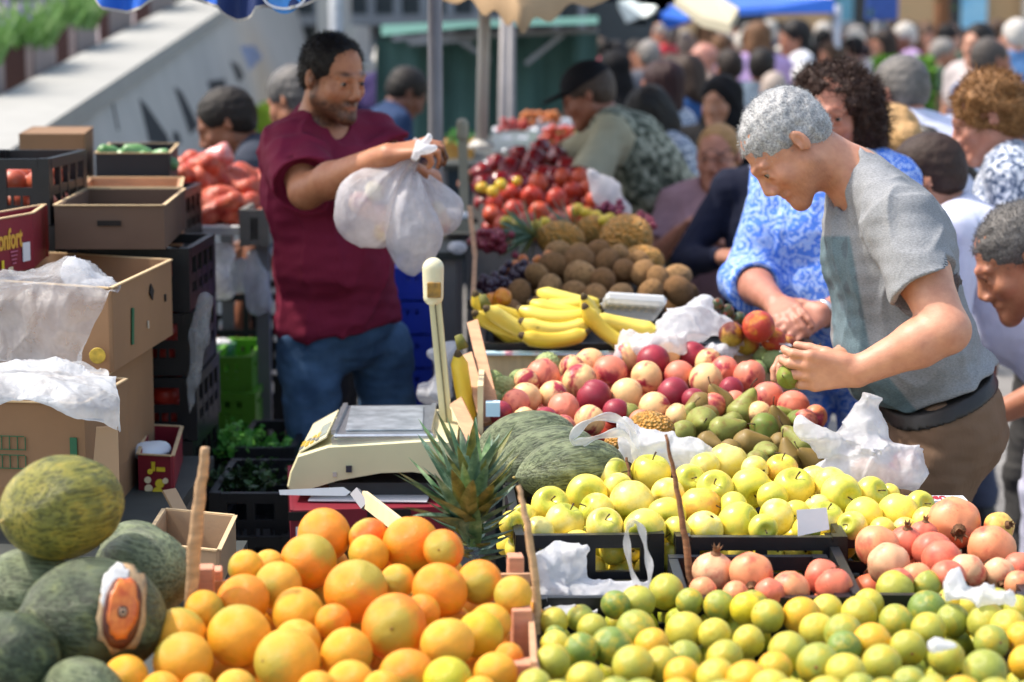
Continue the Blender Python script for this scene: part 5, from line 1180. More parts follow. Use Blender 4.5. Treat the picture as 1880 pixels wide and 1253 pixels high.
# red box 'Monfort'
M_, n, l, r, zb, h = obox('red_box', 66, -120, 4.30, 90, 5.0, 392, 492, 'dark red fruit box with yellow lettering at left edge', REDC, 4.75, cat='box')
o = M_.location; d = (n-l).normalized(); ang = math.atan2(d.y, d.x)
text('Monfort', .062, mat('print_gold', '#d3a23e', .5, .15), M_, Vector(((l*.27+n*.73).x-o.x, (l*.27+n*.73).y-o.y-.008, h*.60)), (R_(90), 0, ang), bold=True, sx=.72)
on_face(M_, l, n, .91, .034, h*.33, h*.34, WHITE, 'label_plate'); on_face(M_, l, n, .66, .010, h*.18, .020, mat('print_lemon', '#d6c030', .5), 'fruit_print'); on_face(M_, l, n, .74, .020, h*.06, .014, mat('print_cream', '#d9c9a4', .5), 'fruit_print')
for k in range(4): on_face(M_, l, n, .78, .034-.006*k, h*(.38-.07*k), .003, mat('print_pink', '#b06078', .6), 'small_print')
# small red carton with white garlic
S_, n, l, r, zb, h = obox('red_carton', 312, 247, 4.52, 330, 4.85, 838, 916, 'small dark red carton with yellow fruit print, filled with white paper', REDC, 4.50)
for (u, z_, s_, mm) in [(.35, .62, .012, 'print_lemon'), (.62, .35, .020, 'print_lemon'), (.30, .22, .018, 'print_cream'), (.55, .15, .022, 'print_lemon'), (.28, .42, .015, 'print_cream'), (.78, .42, .013, 'print_cream')]:
    d = (n-l); L = d.length; d.normalize(); c = l+d*(u*L); MB().lathe([(.001, .002), (s_*.5, .0018), (s_*.5, 0)], 14, Vector((c.x-S_.location.x, c.y-S_.location.y-.004, z_*h)), Matrix.Rotation(R_(90), 3, 'X')).build('fruit_print', MATS[mm], S_)
on_face(S_, l, n, .45, .008, h*.74, h*.22, MATS['print_lemon'], 'bottle_print'); on_face(S_, l, n, .66, .020, h*.68, h*.10, MATS['print_lemon'], 'bottle_print')
def chunk(name, ells, fnamp, h_, m, label, cat, color=None, seed=1, group=None, freq=60):
    S = Shape()
    for c, r_ in ells: S.ell(A3(c), r_, k=.03)
    n = sinnoise(freq, 9, seed); S.fn.append(lambda p: (np.abs(n(p))-.6)*fnamp); o = surf(S, h_, name, m); 
    if color: o.color = col(color)
    return tag(o, label, cat, group)
chunk('paper_wrap', [(P(285, 830, 4.62), (.045, .05, .02))], .012, .005, WHITE, 'crumpled white paper in the small red carton', 'paper')
# open tray pair at mid left
T_, n, l, r, zb, h = obox('wooden_tray', 306, 106, 4.9, 345, 5.45, 378, 458, 'brown wooden tray with pale top edges and yellow right side', CARDD, 4.9, t=.010, cat='tray'); on_face(T_, n, r, .5, (r-n).length*.98, h*.5, h*.86, mat('yellow_side', '#a89a2c', .5, .35, 30, c2='#7a4a30'), 'printed_side')
on_face(T_, l, n, .5, .055, h*.60, .012, HOLE, 'hand_slot')
T2, n, l, r, zb, h = obox('wooden_tray', 338, 152, 5.5, 342, 5.9, 345, 452, 'rear wooden tray behind the brown one, pale rim', WOOD, 5.5, t=.012, cat='tray')
F_, n, l, r, zb, h = obox('cardboard_box', 165, 46, 6.0, 181, 6.5, 246, 400, 'closed tall brown cardboard box in front of the stone parapet', CARD, 6.0, open_=False)
V_, n, l, r, zb, h = obox('black_box', 318, 184, 5.95, 334, 6.5, 282, 350, 'black carton of green cucumbers with white rim', mat('black_card', '#1d1c22', .6, .1), 5.95)
for k, (px, py, a_) in enumerate([(205, 283, 20), (222, 290, -10), (252, 280, 10), (275, 296, 30), (290, 290, -20), (300, 300, 5)]):
    o = mesh_np('courgette', [], [], FM['kiwi']) if False else None
    mb = MB(); mb.tube([(-.045, 0, 0), (-.035, 0, 0), (0, 0, .004), (.035, 0, 0), (.045, 0, 0)], [.006, .018, .021, .017, .006], 10); o = mb.build('courgette', mat('courgette_skin', '#4c8040', .35, .35, 20, c2='#8fbf86'), None, True); o.location = P(px, py, 6.05); o.rotation_euler = (0, R_(a_), R_(a_*2)); tag(o, ['pale green courgette at the far left of the black carton', 'dark courgette second from left in the black carton', 'courgette with white shine mid carton', 'courgette leaning over the front of the black carton', 'courgette fifth from left in the black carton', 'rightmost courgette in the black carton'][k], 'courgette', 'courgettes in the black carton')
# stacks of black crates with tomatoes
TOMM = FM['tom']
def stack(px0, px1, Y, depth, ztop, n, hh, label, yaw=0, fill='#a82c20', seed=1):
    a, b = P(px0, 500, Y).x, P(px1, 500, Y).x
    for k in range(n):
        z = ztop-hh*(k+1)
        if z < 0: break
        crate(((a+b)/2+.004*((k*7) % 3-1), Y+depth/2, z), b-a, depth, hh-.002, yaw+R_(.8*((k*5) % 3-1)), 'black crate, %s from the top of the %s' % (ordw(k), label), 'stacked black crates')
        if k < 5:
            mb = MB(); rr = random.Random(seed*10+k)
            S = Shape(); 
            for i in range(int((b-a-.08)/.068)+1):
                for j in range(3): S.ell((a+.05+i*.068, Y+.06+j*.07, z+.045), (.036, .036, .034), k=.004); S.ell((a+.05+i*.064, Y+.075+j*.07, z+.098), (.034, .034, .032), k=.004)
            o = surf(S, .008, 'tomatoes', TOMM); o.color = col(fill); tag(o, 'red tomatoes packed in the %s crate of the %s' % (ordw(k), label), 'tomatoes', 'tomatoes in the stacked crates', 'stuff')
stack(150, 352, 5.02, .40, P(250, 455, 5.02).z, 8, .155, 'stack behind the banana boxes'); stack(-70, 100, 5.05, .42, P(50, 290, 5.05).z, 9, .160, 'far left stack', fill='#b8583c', seed=3)
stack(40, 130, 5.6, .4, P(50, 345, 5.6).z, 8, .16, 'rear left stack', seed=4)
stack(186, 335, 5.98, .4, P(200, 352, 5.98).z, 7, .16, 'stack under the black carton', seed=5); stack(40, 178, 6.05, .4, P(100, 402, 6.05).z, 6, .16, 'stack under the tall closed box', seed=6)
crate_px(385, 535, 905, 4.78, .4, .15, 'black crate with dark herbs at the lower aisle', group=GC); crate_px(432, 540, 822, 5.35, .4, .15, 'black crate with parsley behind the herbs', group=GC); crate_px(330, 430, 850, 5.4, .4, .15, 'black crate with parsley beside the stack', group=GC)
crate_px(385, 535, 985, 4.72, .4, .15, 'empty black crate low in the aisle', group=GC)
for i, (a_, b_2, py, Y, hz) in enumerate([(385, 535, 985, 4.72, 3), (432, 540, 822, 5.35, 3), (330, 430, 850, 5.4, 3)]):
    zt = P(a_, py, Y).z-.152; x0, x1 = P(a_, py, Y).x, P(b_2, py, Y).x
    for k in range(hz):
        if zt-.152*(k+1) > -.02: crate(((x0+x1)/2, Y+.2, max(0, zt-.152*(k+1))), x1-x0, .4, .15, 0, 'black crate, %s below the %s' % (ordw(k), ['empty aisle crate', 'parsley crate', 'parsley crate beside the stack'][i]), 'stacked black crates')
LEAFG = leaf_mat('herb_leaf', '#2f6a22', '#4f9436', '#86c25c')
def herbs(px, py, Y, w, hh, label, n=260, dark=False):
    mb = MB(); o = P(px, py, Y)
    for i in range(n):
        c = Vector((rng.gauss(0, .45)*w, rng.gauss(0, .4)*.12, rng.gauss(0, .4)*hh)); s = rng.uniform(.006, .014); R3 = Matrix.Rotation(rng.uniform(0, 6.3), 3, (rng.random(), rng.random(), rng.random()))
        mb.add([c+R3 @ Vector(v)*s for v in ((-1, 0, 0), (-.4, .8, .2), (.5, .8, 0), (1.2, 0, .3), (.5, -.7, 0), (-.4, -.8, .2))], [(0, 1, 2, 3, 4, 5)], 0)
    q = mb.build('herb_bunch', LEAFG if not dark else leaf_mat('herb_leaf_dark', '#10220f', '#1c3818', '#2f5426'), None, False); q.location = o; return tag(q, label, 'herbs', 'herb bunches', 'stuff')
herbs(425, 812, 5.45, .075, .04, 'bright green parsley beside the black crates', 420); herbs(520, 835, 5.5, .05, .045, 'bright green parsley left of the scale', 300); herbs(460, 880, 4.95, .09, .03, 'dark green herbs in the lower crate', 300, True)
# green crates and bucket, beyond
LIME = mat('lime_plastic', '#5c9a24', .45, .1, 8)
for k, (a_, b_2, py, Y) in enumerate([(388, 462, 655, 6.3), (388, 468, 722, 6.25)]): crate_px(a_, b_2, py, Y, .4, .11, ['lime green crate, upper of two in the aisle', 'lime green crate, lower of two in the aisle'][k], m=LIME, group='lime green crates', slots=False, cat='crate'); MB()
b = MB().lathe([(.04, 0), (.048, .10), (.05, .10), (.045, .02)], 20).build('green_bucket', mat('green_plastic', '#12652f', .4), None, True); b.location = P(405, 688, 6.6); tag(b, 'dark green bucket with white contents above the lime crates', 'bucket'); chunk('bucket_filling', [(b.location+Vector((0, 0, .10)), (.044, .044, .012))], .006, .006, WHITE, 'white contents heaped in the dark green bucket', 'filling')
BLU = mat('blue_plastic', '#1436b4', .4, .1, 8)
for k in range(5): crate_px(722, 792, 492+k*62, 6.4, .42, .10, 'blue plastic crate, %s from the top behind the man in maroon' % ordw(k), m=BLU, group='blue crates')
for k, z in enumerate((.56, .40, .24, .08)): crate((P(755, 500, 6.4).x, 6.61, z-.08), .115, .42, .152, 0, 'blue plastic crate low in the column, %s from its bottom' % ordw(3-k), 'blue crates', BLU)
# flattened carton behind the stick
D_, n, l, r, zb, h = obox('cardboard_box', 394, 252, 3.76, 426, 3.98, 1012, 1085, 'open brown cardboard box low behind the left stick', CARD2, 3.70)
MB().bar(P(310, 900, 4.2), P(345, 965, 4.15), .03, .006).build('carton_strip', CARD2); tag(bpy.data.objects['carton_strip'], 'pale carton strip leaning under the small red carton', 'carton piece')
# supports under the left boxes
table(-1.25, -.70, 3.92, 4.9, .728, 'table carrying the brown boxes at the left', TT); table(P(250, 600, 3.7).x-.02, P(394, 600, 3.7).x, 3.66, 4.1, P(394, 1085, 3.70).z-.004, 'low bench under the open brown box', TT, skirt=False)
# ---- the weighing scale
CREAM = mat('cream_enamel', '#d6cfa6', .38, .06, 6, spec=.5); CREAM2 = mat('cream_panel', '#ddd7b4', .35, .05, 6)
cart, n, l, r, zb, h = obox('red_carton', 528, 524, 4.75, 832, 4.32, 938, 1010, 'dark red carton with white sheet on top, under the scale', REDC, 4.28, open_=False)
on_face(cart, n, r, .06, .05, h*.86, .018, HOLE, 'cut_hole'); on_face(cart, n, r, .60, .09, h*.84, .022, HOLE, 'cut_hole'); on_face(cart, n, r, .12, .06, h*.38, h*.42, WHITE, 'label_plate')
o = MB().box((0, 0, 0), (.25, .30, .002), Matrix.Rotation(R_(-3), 3, 'Z')).build('paper_sheet', WHITE); o.location = P(690, 925, 4.5)*1.0; o.location.z = P(528, 938, 4.28).z+.004; tag(o, 'white printed sheet lying on the dark red carton', 'paper')
on = empty('scale', P(690, 880, 4.5), 'cream market scale with steel platter and tall display pole', 'scale'); s0 = on.location
Yf, Yb = 4.37, 4.74
prof = [(527, 893), (532, 868), (545, 838), (602, 820), (640, 818), (800, 808), (838, 812), (845, 900), (815, 900), (800, 872), (760, 866), (700, 868), (620, 882), (560, 900), (536, 907)]
pf_ = [P(x, y, Yf)-s0 for x, y in prof]; V = [Vector((p.x, p.y, p.z)) for p in pf_]; V2 = [Vector((p.x, Yb-s0.y, p.z)) for p in pf_]; N = len(V)
def inset(V, y, f): c = sum(V, Vector())/len(V); return [Vector((c.x+(v.x-c.x)*f, y, c.z+(v.z-c.z)*f)) for v in V]
Vf = inset(V, Yf-s0.y-.006, .975); Vb = inset(V, Yb-s0.y+.006, .975); allv = Vf+V+V2+Vb; F = [tuple(range(N)), tuple(range(3*N, 4*N))[::-1]]
for a_ in range(3): F += [(a_*N+(k+1) % N, a_*N+k, (a_+1)*N+k, (a_+1)*N+(k+1) % N) for k in range(N)]
mesh_np('housing', allv, F, CREAM, on, False)
MB().box(P(700, 888, 4.5)-s0+Vector((.03, .04, -.002)), (.27, .26, .045)).build('base', mat('scale_base', '#33363a', .5, .15), on)
# display panel on the left slope
pa, pb_ = P(545, 838, Yf)-s0, P(602, 806, Yf)-s0; up_ = (pb_-pa).normalized(); nrm_ = Vector((-up_.z, 0, up_.x)); nrm_ = nrm_ if nrm_.z > 0 else -nrm_
def slope_plate(u, v, du, dv, m, name, lift=.002): 
    c = pa+(pb_-pa)*u+Vector((0, (Yb-Yf)*v, 0))+nrm_*lift; Rm = Matrix((up_, Vector((0, 1, 0)), nrm_)).transposed(); return MB().box(c, (du, dv, .003), Rm).build(name, m, on)
slope_plate(.5, .5, .066, .33, CREAM2, 'display_panel'); slope_plate(.75, .35, .022, .14, mat('display_grey', '#9aa39a', .3), 'display_window', .004)
for i in range(4):
    for j in range(3): slope_plate(.12+.17*i, .12+.085*j, .008, .022, mat('key_yellow', '#c9a836', .5) if (i+j) % 3 else mat('key_grey', '#77787a', .5), 'key', .0045)
on2 = MB().box((0, 0, 0), (.012, .004, .014)).build('badge', mat('badge_dark', '#4a4c58', .3, metal=.6), on); on2.location = P(641, 860, Yf)-s0+Vector((0, -.008, 0)); on2 = MB().box((0, 0, 0), (.008, .003, .010)).build('badge', mat('badge_grey', '#b8b2a8', .4), on); on2.location = P(615, 870, Yf)-s0+Vector((0, -.007, 0))
# platter
STL = mat('steel_platter', '#b4bcc2', .28, .12, 16, .25, 50, metal=.75); zt = P(700, 803, 4.38).z; x0, x1 = P(606, 806, 4.38).x, P(792, 806, 4.38).x; cx = (x0+x1)/2
mb = MB(); mb.box(Vector((cx, 4.56, zt))-s0, (x1-x0, .36, .012), Matrix.Rotation(R_(2), 3, 'Z'), bev=.004); 
for sx in (-1, 1): mb.box(Vector((cx+sx*((x1-x0)/2-.006), 4.56, zt+.008))-s0, (.010, .335, .010))
mb.box(Vector((cx, 4.56-.176, zt-.012))-s0, (x1-x0-.006, .006, .022)); mb.build('platter', STL, on); MB().box(Vector((cx, 4.56, zt-.022))-s0, (.12, .2, .03)).build('platter_support', CREAM, on)
MB().box(Vector((cx, 4.56, zt+.0085))-s0, (x1-x0-.05, .29, .002), Matrix.Rotation(R_(2), 3, 'Z')).build('platter_inlay', mat('worn_steel', '#8d979e', .35, .4, 26, .3, 60, c2='#c3ccd4', metal=.5), on)
# pole with display head
pl0, pl1 = P(822, 802, 4.60)-s0, P(797, 535, 4.56)-s0; mb = MB().bar(pl0, pl1, .026, .022, up=(0, 1, 0)); mb.build('pole', CREAM, on); mb = MB().bar(pl0+Vector((.002, -.0125, 0)), pl1+Vector((.002, -.0125, -.02)), .003, .003, up=(0, 1, 0)); mb.build('cable_groove', mat('groove', '#6f6a50', .6), on)
MB().box(pl0+Vector((0, -.01, -.02)), (.05, .05, .07), bev=.006).build('pole_foot', CREAM, on)
S = Shape(); c1, c2 = P(797, 545, 4.56), P(796, 492, 4.56); S.cap(c1, c2, .020, .0225, k=.008); S.cap(A3(c1)+(-.006, 0, 0), A3(c2)+(-.006, 0, -.004), .016, k=.01); surf(S, .003, 'display_head', CREAM2, on)
MB().box(P(797, 533, 4.535)-s0, (.030, .006, .034), bev=.002).build('amber_display', mat('amber_window', '#b0853a', .3, .25, 60, c2='#6f5a34'), on)
o = MB().prism([(0, 0), (.13, .006), (.145, -.004), (.135, -.012), (.002, -.010)], .002, Matrix.Translation(P(512, 900, 4.2)) @ Matrix.Rotation(R_(78), 4, 'X')).build('paper_slip', WHITE); tag(o, 'white folded slip sticking out left of the carton under the scale', 'paper')
w = empty('wood_shard', P(700, 940, 3.9), 'split pale wood shard with metal clip between carton and oranges', 'wood piece'); MB().bar(P(668, 915, 3.9)-w.location, P(745, 975, 3.7)-w.location, .028, .010, up=(0, 1, 0)).build('shard', WOODP, w); MB().bar(P(652, 903, 3.91)-w.location, P(672, 930, 3.88)-w.location, .018, .012, up=(0, 1, 0)).build('metal_clip', GREYM, w)
# sticks and slats
BARK = mat('bark', '#7a5234', .85, .35, 30, .7, 30, stretch=(1, 1, 4)); BARK2 = mat('peeled_stick', '#b4916c', .75, .25, 24, .5, 40, stretch=(1, 1, 5))
def stick(pts, Ys, rads, m, label):
    p = [P(x, y, Y) for (x, y), Y in zip(pts, Ys)]; mb = MB(); q = [Vector((0, 0, 0))]; full = []; rr = []
    for i in range(len(p)-1):
        for k in range(6): t = k/6; full.append(p[i].lerp(p[i+1], t)+Vector((rng.uniform(-1, 1), rng.uniform(-1, 1), 0))*.0012); rr.append((rads[i]*(1-t)+rads[i+1]*t)*rng.uniform(.97, 1.03))
    full.append(p[-1]); rr.append(rads[-1]); mb.tube(full, rr, 9, sq=.7); o = mb.build('stick', m, None, True); return tag(o, label, 'stick', 'wooden sticks standing in the fruit')
stick([(378, 822), (368, 900), (358, 1000), (348, 1120)], [3.10]*4, [.0075, .0095, .012, .010], BARK2, 'thick pale stick standing right of the melons')
stick([(952, 892), (968, 960), (983, 1060), (988, 1190)], [3.22, 3.2, 3.18, 3.15], [.004, .0065, .0075, .007], BARK2, 'brown stick between the oranges and the white bag')
stick([(1222, 798), (1240, 880), (1258, 990), (1270, 1092)], [3.55, 3.53, 3.50, 3.47], [.003, .005, .007, .008], BARK, 'thin bark stick crossing the golden apples')
stick([(1150, 840), (1158, 885)], [3.95, 3.93], [.003, .004], BARK, 'short dark twig behind the golden apples'); stick([(848, 225), (856, 330), (866, 420)], [7.0]*3, [.014, .012, .012], BARK2, 'pale wooden post beside the pepper heap') if False else None
def slat(a, b, Ya, Yb, w_, label, m=WOOD): o = MB().bar(P(*a, Ya), P(*b, Yb), w_, .009, up=(0, 1, 0)).build('slat', m); return tag(o, label, 'wooden slat', 'broken crate slats left of the nectarines')
slat((868, 592), (905, 748), 4.85, 4.55, .026, 'tallest pale slat leaning at the nectarine tray'); slat((858, 652), (893, 780), 4.72, 4.5, .024, 'reddish slat in front of the tallest slat'); slat((838, 738), (884, 835), 4.55, 4.38, .030, 'short splintered slat nearest the melons'); slat((832, 742), (872, 820), 4.58, 4.42, .018, 'narrow slat beside the splintered slat', WOODP)
slat((872, 470), (868, 560), 5.6, 5.4, .012, 'thin upright slat left of the kiwis'); slat((862, 380), (872, 470), 6.2, 6.0, .014, 'thin leaning slat left of the grapes')
# orange crate
oc = empty('orange_crate', P(640, 1253, 2.8), 'pale wooden crate with corner blocks holding the oranges', 'crate'); q0 = oc.location
for (px, py, Y, w_, hh, n_) in [(946, 1046, 3.40, .026, .05, 1), (957, 1165, 3.12, .030, .085, 1), (963, 1245, 2.92, .036, .05, 1), (376, 1068, 3.25, .030, .05, 1), (398, 1060, 3.30, .018, .03, 1)]:
    MB().box(P(px, py, Y)-q0, (w_, .034, hh), Matrix.Rotation(R_(6), 3, 'Z'), bev=.002).build('corner_block', PINK, oc)
for (a_, b_2, Ya, Yb2, hh) in [((975, 1130), (985, 1262), 3.35, 2.8, .035), ((972, 1085), (980, 1225), 3.36, 2.85, .014)]: MB().bar(P(*a_, Ya)-q0, P(*b_2, Yb2)-q0, .009, hh, up=(0, 0, 1)).build('side_slat', WOOD, oc)
MB().bar(P(360, 1095, 3.28)-q0, P(972, 1080, 3.38)-q0, .012, .05, up=(0, 0, 1)).build('back_slat', WOOD, oc); MB().box(Vector((0, .28, -.12)), (.55, .62, .01)).build('crate_floor', WOOD, oc)
# mushroom punnet
mp = empty('mushroom_punnet', P(1160, 565, 5.1), 'clear punnet of white mushrooms with printed film behind the bananas', 'punnet'); m0 = mp.location
PL = NT('clear_film'); setp(PL[2], rough=.15, alpha=.55); PL[2].inputs['Base Color'].default_value = (.85, .88, .9, 1); FILM = PL[0]
Rm = Matrix.Rotation(R_(-28), 3, 'X') @ Matrix.Rotation(R_(10), 3, 'Z'); MB().box((0, .02, .0), (.15, .12, .028), Rm, bev=.008).build('film', FILM, mp)
for k in range(14): mb = MB().lathe([(.001, .010), (.010, .007), (.014, 0), (.005, -.006)], 10); o = mb.build('mushroom', mat('mushroom', '#d8d2c8', .6, .08), mp, True); o.location = Rm @ Vector(((k % 7)*.019-.058, -.03+(k//7)*.02+.02, .002)); 
MB().box(Rm @ Vector((.0, .03, .016)), (.075, .05, .002), Rm).build('label_plate', WHITE, mp)
# ---- plastic bags
def bagmat(name, c, alpha, rough=.35, tr=.5):
    m = bpy.data.materials.new(name); m.use_nodes = True; nt = m.node_tree; b = nt.nodes['Principled BSDF']; b.inputs['Base Color'].default_value = col(c); setp(b, rough=rough, spec=.5)
    t = nt.nodes.new('ShaderNodeBsdfTranslucent'); t.inputs[0].default_value = col(c); mx = nt.nodes.new('ShaderNodeMixShader'); mx.inputs[0].default_value = tr
    n = noise(nt, 55, 5, .6, dist=1.5); bump(nt, b, n.outputs['Fac'], .55, .006)
    tp = nt.nodes.new('ShaderNodeBsdfTransparent'); m2 = nt.nodes.new('ShaderNodeMixShader'); n2 = noise(nt, 18, 3); r = ramp(nt, n2.outputs['Fac'], [(.35, (alpha*.75,)*3+(1,)), (.65, (min(1, alpha*1.15),)*3+(1,))]); nt.links.new(r.outputs[0], m2.inputs[0])
    nt.links.new(b.outputs[0], mx.inputs[1]); nt.links.new(t.outputs[0], mx.inputs[2]); nt.links.new(tp.outputs[0], m2.inputs[1]); nt.links.new(mx.outputs[0], m2.inputs[2]); nt.links.new(m2.outputs[0], nt.nodes['Material Output'].inputs[0]); return m
BAGW = bagmat('white_plastic_bag', '#e9ebef', .80, .28, .45); BAGC = bagmat('thin_plastic', '#dfe3e8', .36, .22, .35); BAGH = bagmat('filled_bag_plastic', '#e4e2e6', .66, .25, .45)
def bag(label, prims, amp=.010, freq=42, h_=.0045, m=None, seed=1, k=.02, stretch=(1, 1, 1), name='plastic_bag', group='white plastic bags', pleat=None):
    S = Shape()
    for p in prims:
        if p[0] == 'e': _, x, y, Y, rx, ry, rz = p; S.ell(A3(P(x, y, Y)), (mr(rx, Y), ry, mr(rz, Y)), k=k)
        else:
            pts = [(A3(P(x, y, Y)), mr(r_, Y)) for x, y, Y, r_ in p[1]]; S.chain(pts, k=p[2] if len(p) > 2 else k, fl=((0, 1, 0), p[3]) if len(p) > 3 else None)
    a = sinnoise(freq, 6, seed, stretch); b = sinnoise(freq*2.1, 6, seed+5, stretch); w = sinnoise(freq*.6, 4, seed+9); cc = sinnoise(freq*4.5, 7, seed+15, stretch)
    S.fn.append(lambda p: -(np.maximum(1-np.abs(a(p+w(p)[:, None]*.012))*.9, 0)**2-.35)*amp*.85-(np.maximum(1-np.abs(b(p+w(p)[:, None]*.01)), 0)**2-.3)*amp*.45-(np.maximum(1-np.abs(cc(p+w(p)[:, None]*.01)), 0)-.5)*amp*.16)
    if pleat:
        kp = A3(P(*pleat[0])); wv = sinnoise(22, 4, seed+3)
        def pf(p):
            v = p-kp; L = np.linalg.norm(v, axis=1); ph = np.arctan2(v[:, 0], -v[:, 2]); th_ = np.arctan2(v[:, 1], -v[:, 2]); q = np.abs(np.sin(pleat[1]*ph+wv(p)*.9+th_*3)); return (q-.6)*pleat[2]*np.exp(-((L-.04)/.09)**2)
        S.fn.append(pf)
    return tag(surf(S, h_, name, m or BAGW), label, 'plastic bag', group)
def ribbon(parent, pts, w_, name='handle'):
    p = [P(*q) for q in pts]; V = []; n = len(p)
    full = []
    for i in range(n-1):
        p0, p1, p2, p3 = p[max(i-1, 0)], p[i], p[i+1], p[min(i+2, n-1)]
        for k in range(5): t = k/5; full.append(.5*((2*p1)+(p2-p0)*t+(2*p0-5*p1+4*p2-p3)*t*t+(3*p1-p0-3*p2+p3)*t**3))
    full.append(p[-1]); m = len(full); NW = 6
    for i, c in enumerate(full):
        t = (full[min(i+1, m-1)]-full[max(i-1, 0)]).normalized(); s = t.cross(Vector((.2, -1, .1))).normalized(); nn = t.cross(s); ww = w_*(.75+.35*math.sin(i*.8))
        for k in range(NW): u = k/(NW-1)*2-1; V.append(c+s*u*ww+nn*(.0022*math.sin(u*7+i*.6)))
    return mesh_np(name, V, [(i*NW+k, i*NW+k+1, (i+1)*NW+k+1, (i+1)*NW+k) for i in range(m-1) for k in range(NW-1)], BAGW, parent, True, world=True)
bag('peaked white bag between the bananas and the mangoes', [('e', 1200, 635, 4.92, 60, .06, 22), ('e', 1260, 600, 4.98, 50, .05, 40), ('e', 1290, 565, 5.0, 28, .03, 26), ('c', [(1285, 570, 5.0, 18), (1330, 600, 4.98, 16), (1355, 630, 4.96, 12)]), ('e', 1320, 645, 4.95, 38, .04, 12), ('c', [(1150, 625, 4.92, 16), (1140, 655, 4.9, 12)])], .016, 40, seed=3)
bag('white bag with raised handle lying behind the golden apples', [('e', 1245, 830, 4.04, 70, .05, 30), ('e', 1190, 815, 4.04, 40, .04, 28), ('c', [(1160, 825, 4.04, 20), (1150, 785, 4.03, 16)], .01)], .012, 46, seed=4)
ribbon(bpy.data.objects['plastic_bag.001'], [(1170, 850, 4.0), (1160, 790, 4.0), (1120, 766, 3.98), (1078, 776, 3.96), (1050, 803, 3.94), (1062, 814, 3.94), (1100, 802, 3.95), (1145, 796, 3.98), (1165, 830, 4.0)], .009)
bag('large white bag of fruit in front of the man in grey', [('e', 1590, 800, 4.1, 44, .045, 66), ('e', 1605, 855, 4.06, 66, .06, 48), ('e', 1662, 862, 4.06, 44, .055, 42), ('e', 1540, 870, 4.06, 50, .045, 28), ('c', [(1560, 850, 4.08, 28), (1510, 815, 4.06, 22), (1470, 778, 4.05, 14)]), ('c', [(1580, 780, 4.1, 30), (1590, 742, 4.1, 16)])], .016, 38, seed=5)
bag('white bag with standing loop handle in the front black crate', [('e', 1070, 1085, 3.50, 90, .05, 18), ('e', 1010, 1045, 3.52, 35, .04, 36), ('c', [(1035, 1070, 3.52, 30), (1045, 1025, 3.52, 26), (1075, 1008, 3.5, 13)]), ('e', 1150, 1085, 3.5, 50, .04, 13)], .010, 50, seed=6)
ribbon(bpy.data.objects['plastic_bag.003'], [(1183, 1098, 3.50), (1160, 1050, 3.47), (1151, 1000, 3.46), (1153, 968, 3.46), (1165, 958, 3.46), (1178, 972, 3.46), (1186, 1010, 3.46), (1194, 1050, 3.47), (1186, 1098, 3.50)], .0065)
bag('small crumpled white bag on the mandarins at the right', [('e', 1750, 1070, 3.2, 18, .02, 24), ('e', 1790, 1092, 3.18, 45, .03, 12), ('e', 1835, 1098, 3.16, 28, .02, 10)], .010, 60, seed=7)
bag('scrap of white plastic among the front mandarins', [('e', 1735, 1185, 2.86, 28, .02, 9)], .008, 70, seed=8)
bag('thin scrap of plastic beside the left end of the mandarin crate', [('e', 1050, 1125, 3.34, 45, .02, 7)], .008, 70, seed=18)
bag('bright crumpled plastic peak on the upper banana box', [('e', 140, 500, 4.42, 24, .04, 20), ('e', 180, 524, 4.40, 30, .04, 8)], .016, 48, seed=10)
bag('white bag behind the scale pole', [('e', 800, 722, 5.2, 34, .05, 20), ('c', [(810, 700, 5.2, 14), (825, 655, 5.2, 20), (790, 650, 5.2, 8)])], .012, 40, seed=12)
bag('upper white bag hanging in the aisle left of the man in maroon', [('e', 398, 468, 6.6, 30, .05, 22), ('c', [(390, 480, 6.6, 22), (400, 510, 6.6, 24)])], .012, 34, seed=13, h_=.006); bag('lower white bag hanging in the aisle', [('e', 405, 525, 6.6, 30, .05, 28)], .012, 34, m=BAGH, seed=14, h_=.006)
bag('round white bag held in the aisle', [('e', 445, 508, 6.5, 26, .05, 30)], .010, 34, seed=15, h_=.006); bag('long pinkish bag held beside the maroon shirt', [('c', [(462, 470, 6.4, 10), (470, 510, 6.4, 22), (478, 555, 6.4, 24)])], .012, 30, m=BAGH, seed=16, h_=.006, stretch=(1, 1, .4))
bag('dark clear plastic hanging on the crate stack', [('c', [(375, 550, 5.0, 14), (365, 620, 5.0, 18), (355, 700, 5.0, 12), (348, 760, 5.0, 5)])], .010, 40, m=bagmat('clear_wrap', '#c4c8cc', .35, .2, .3), seed=17, stretch=(1, 1, .35))
bag('pale translucent bag right of the tomatoes', [('c', [(1085, 320, 6.9, 10), (1110, 350, 6.9, 22), (1135, 385, 6.9, 26)], .03, .6)], .012, 30, m=BAGH, seed=20, h_=.007)
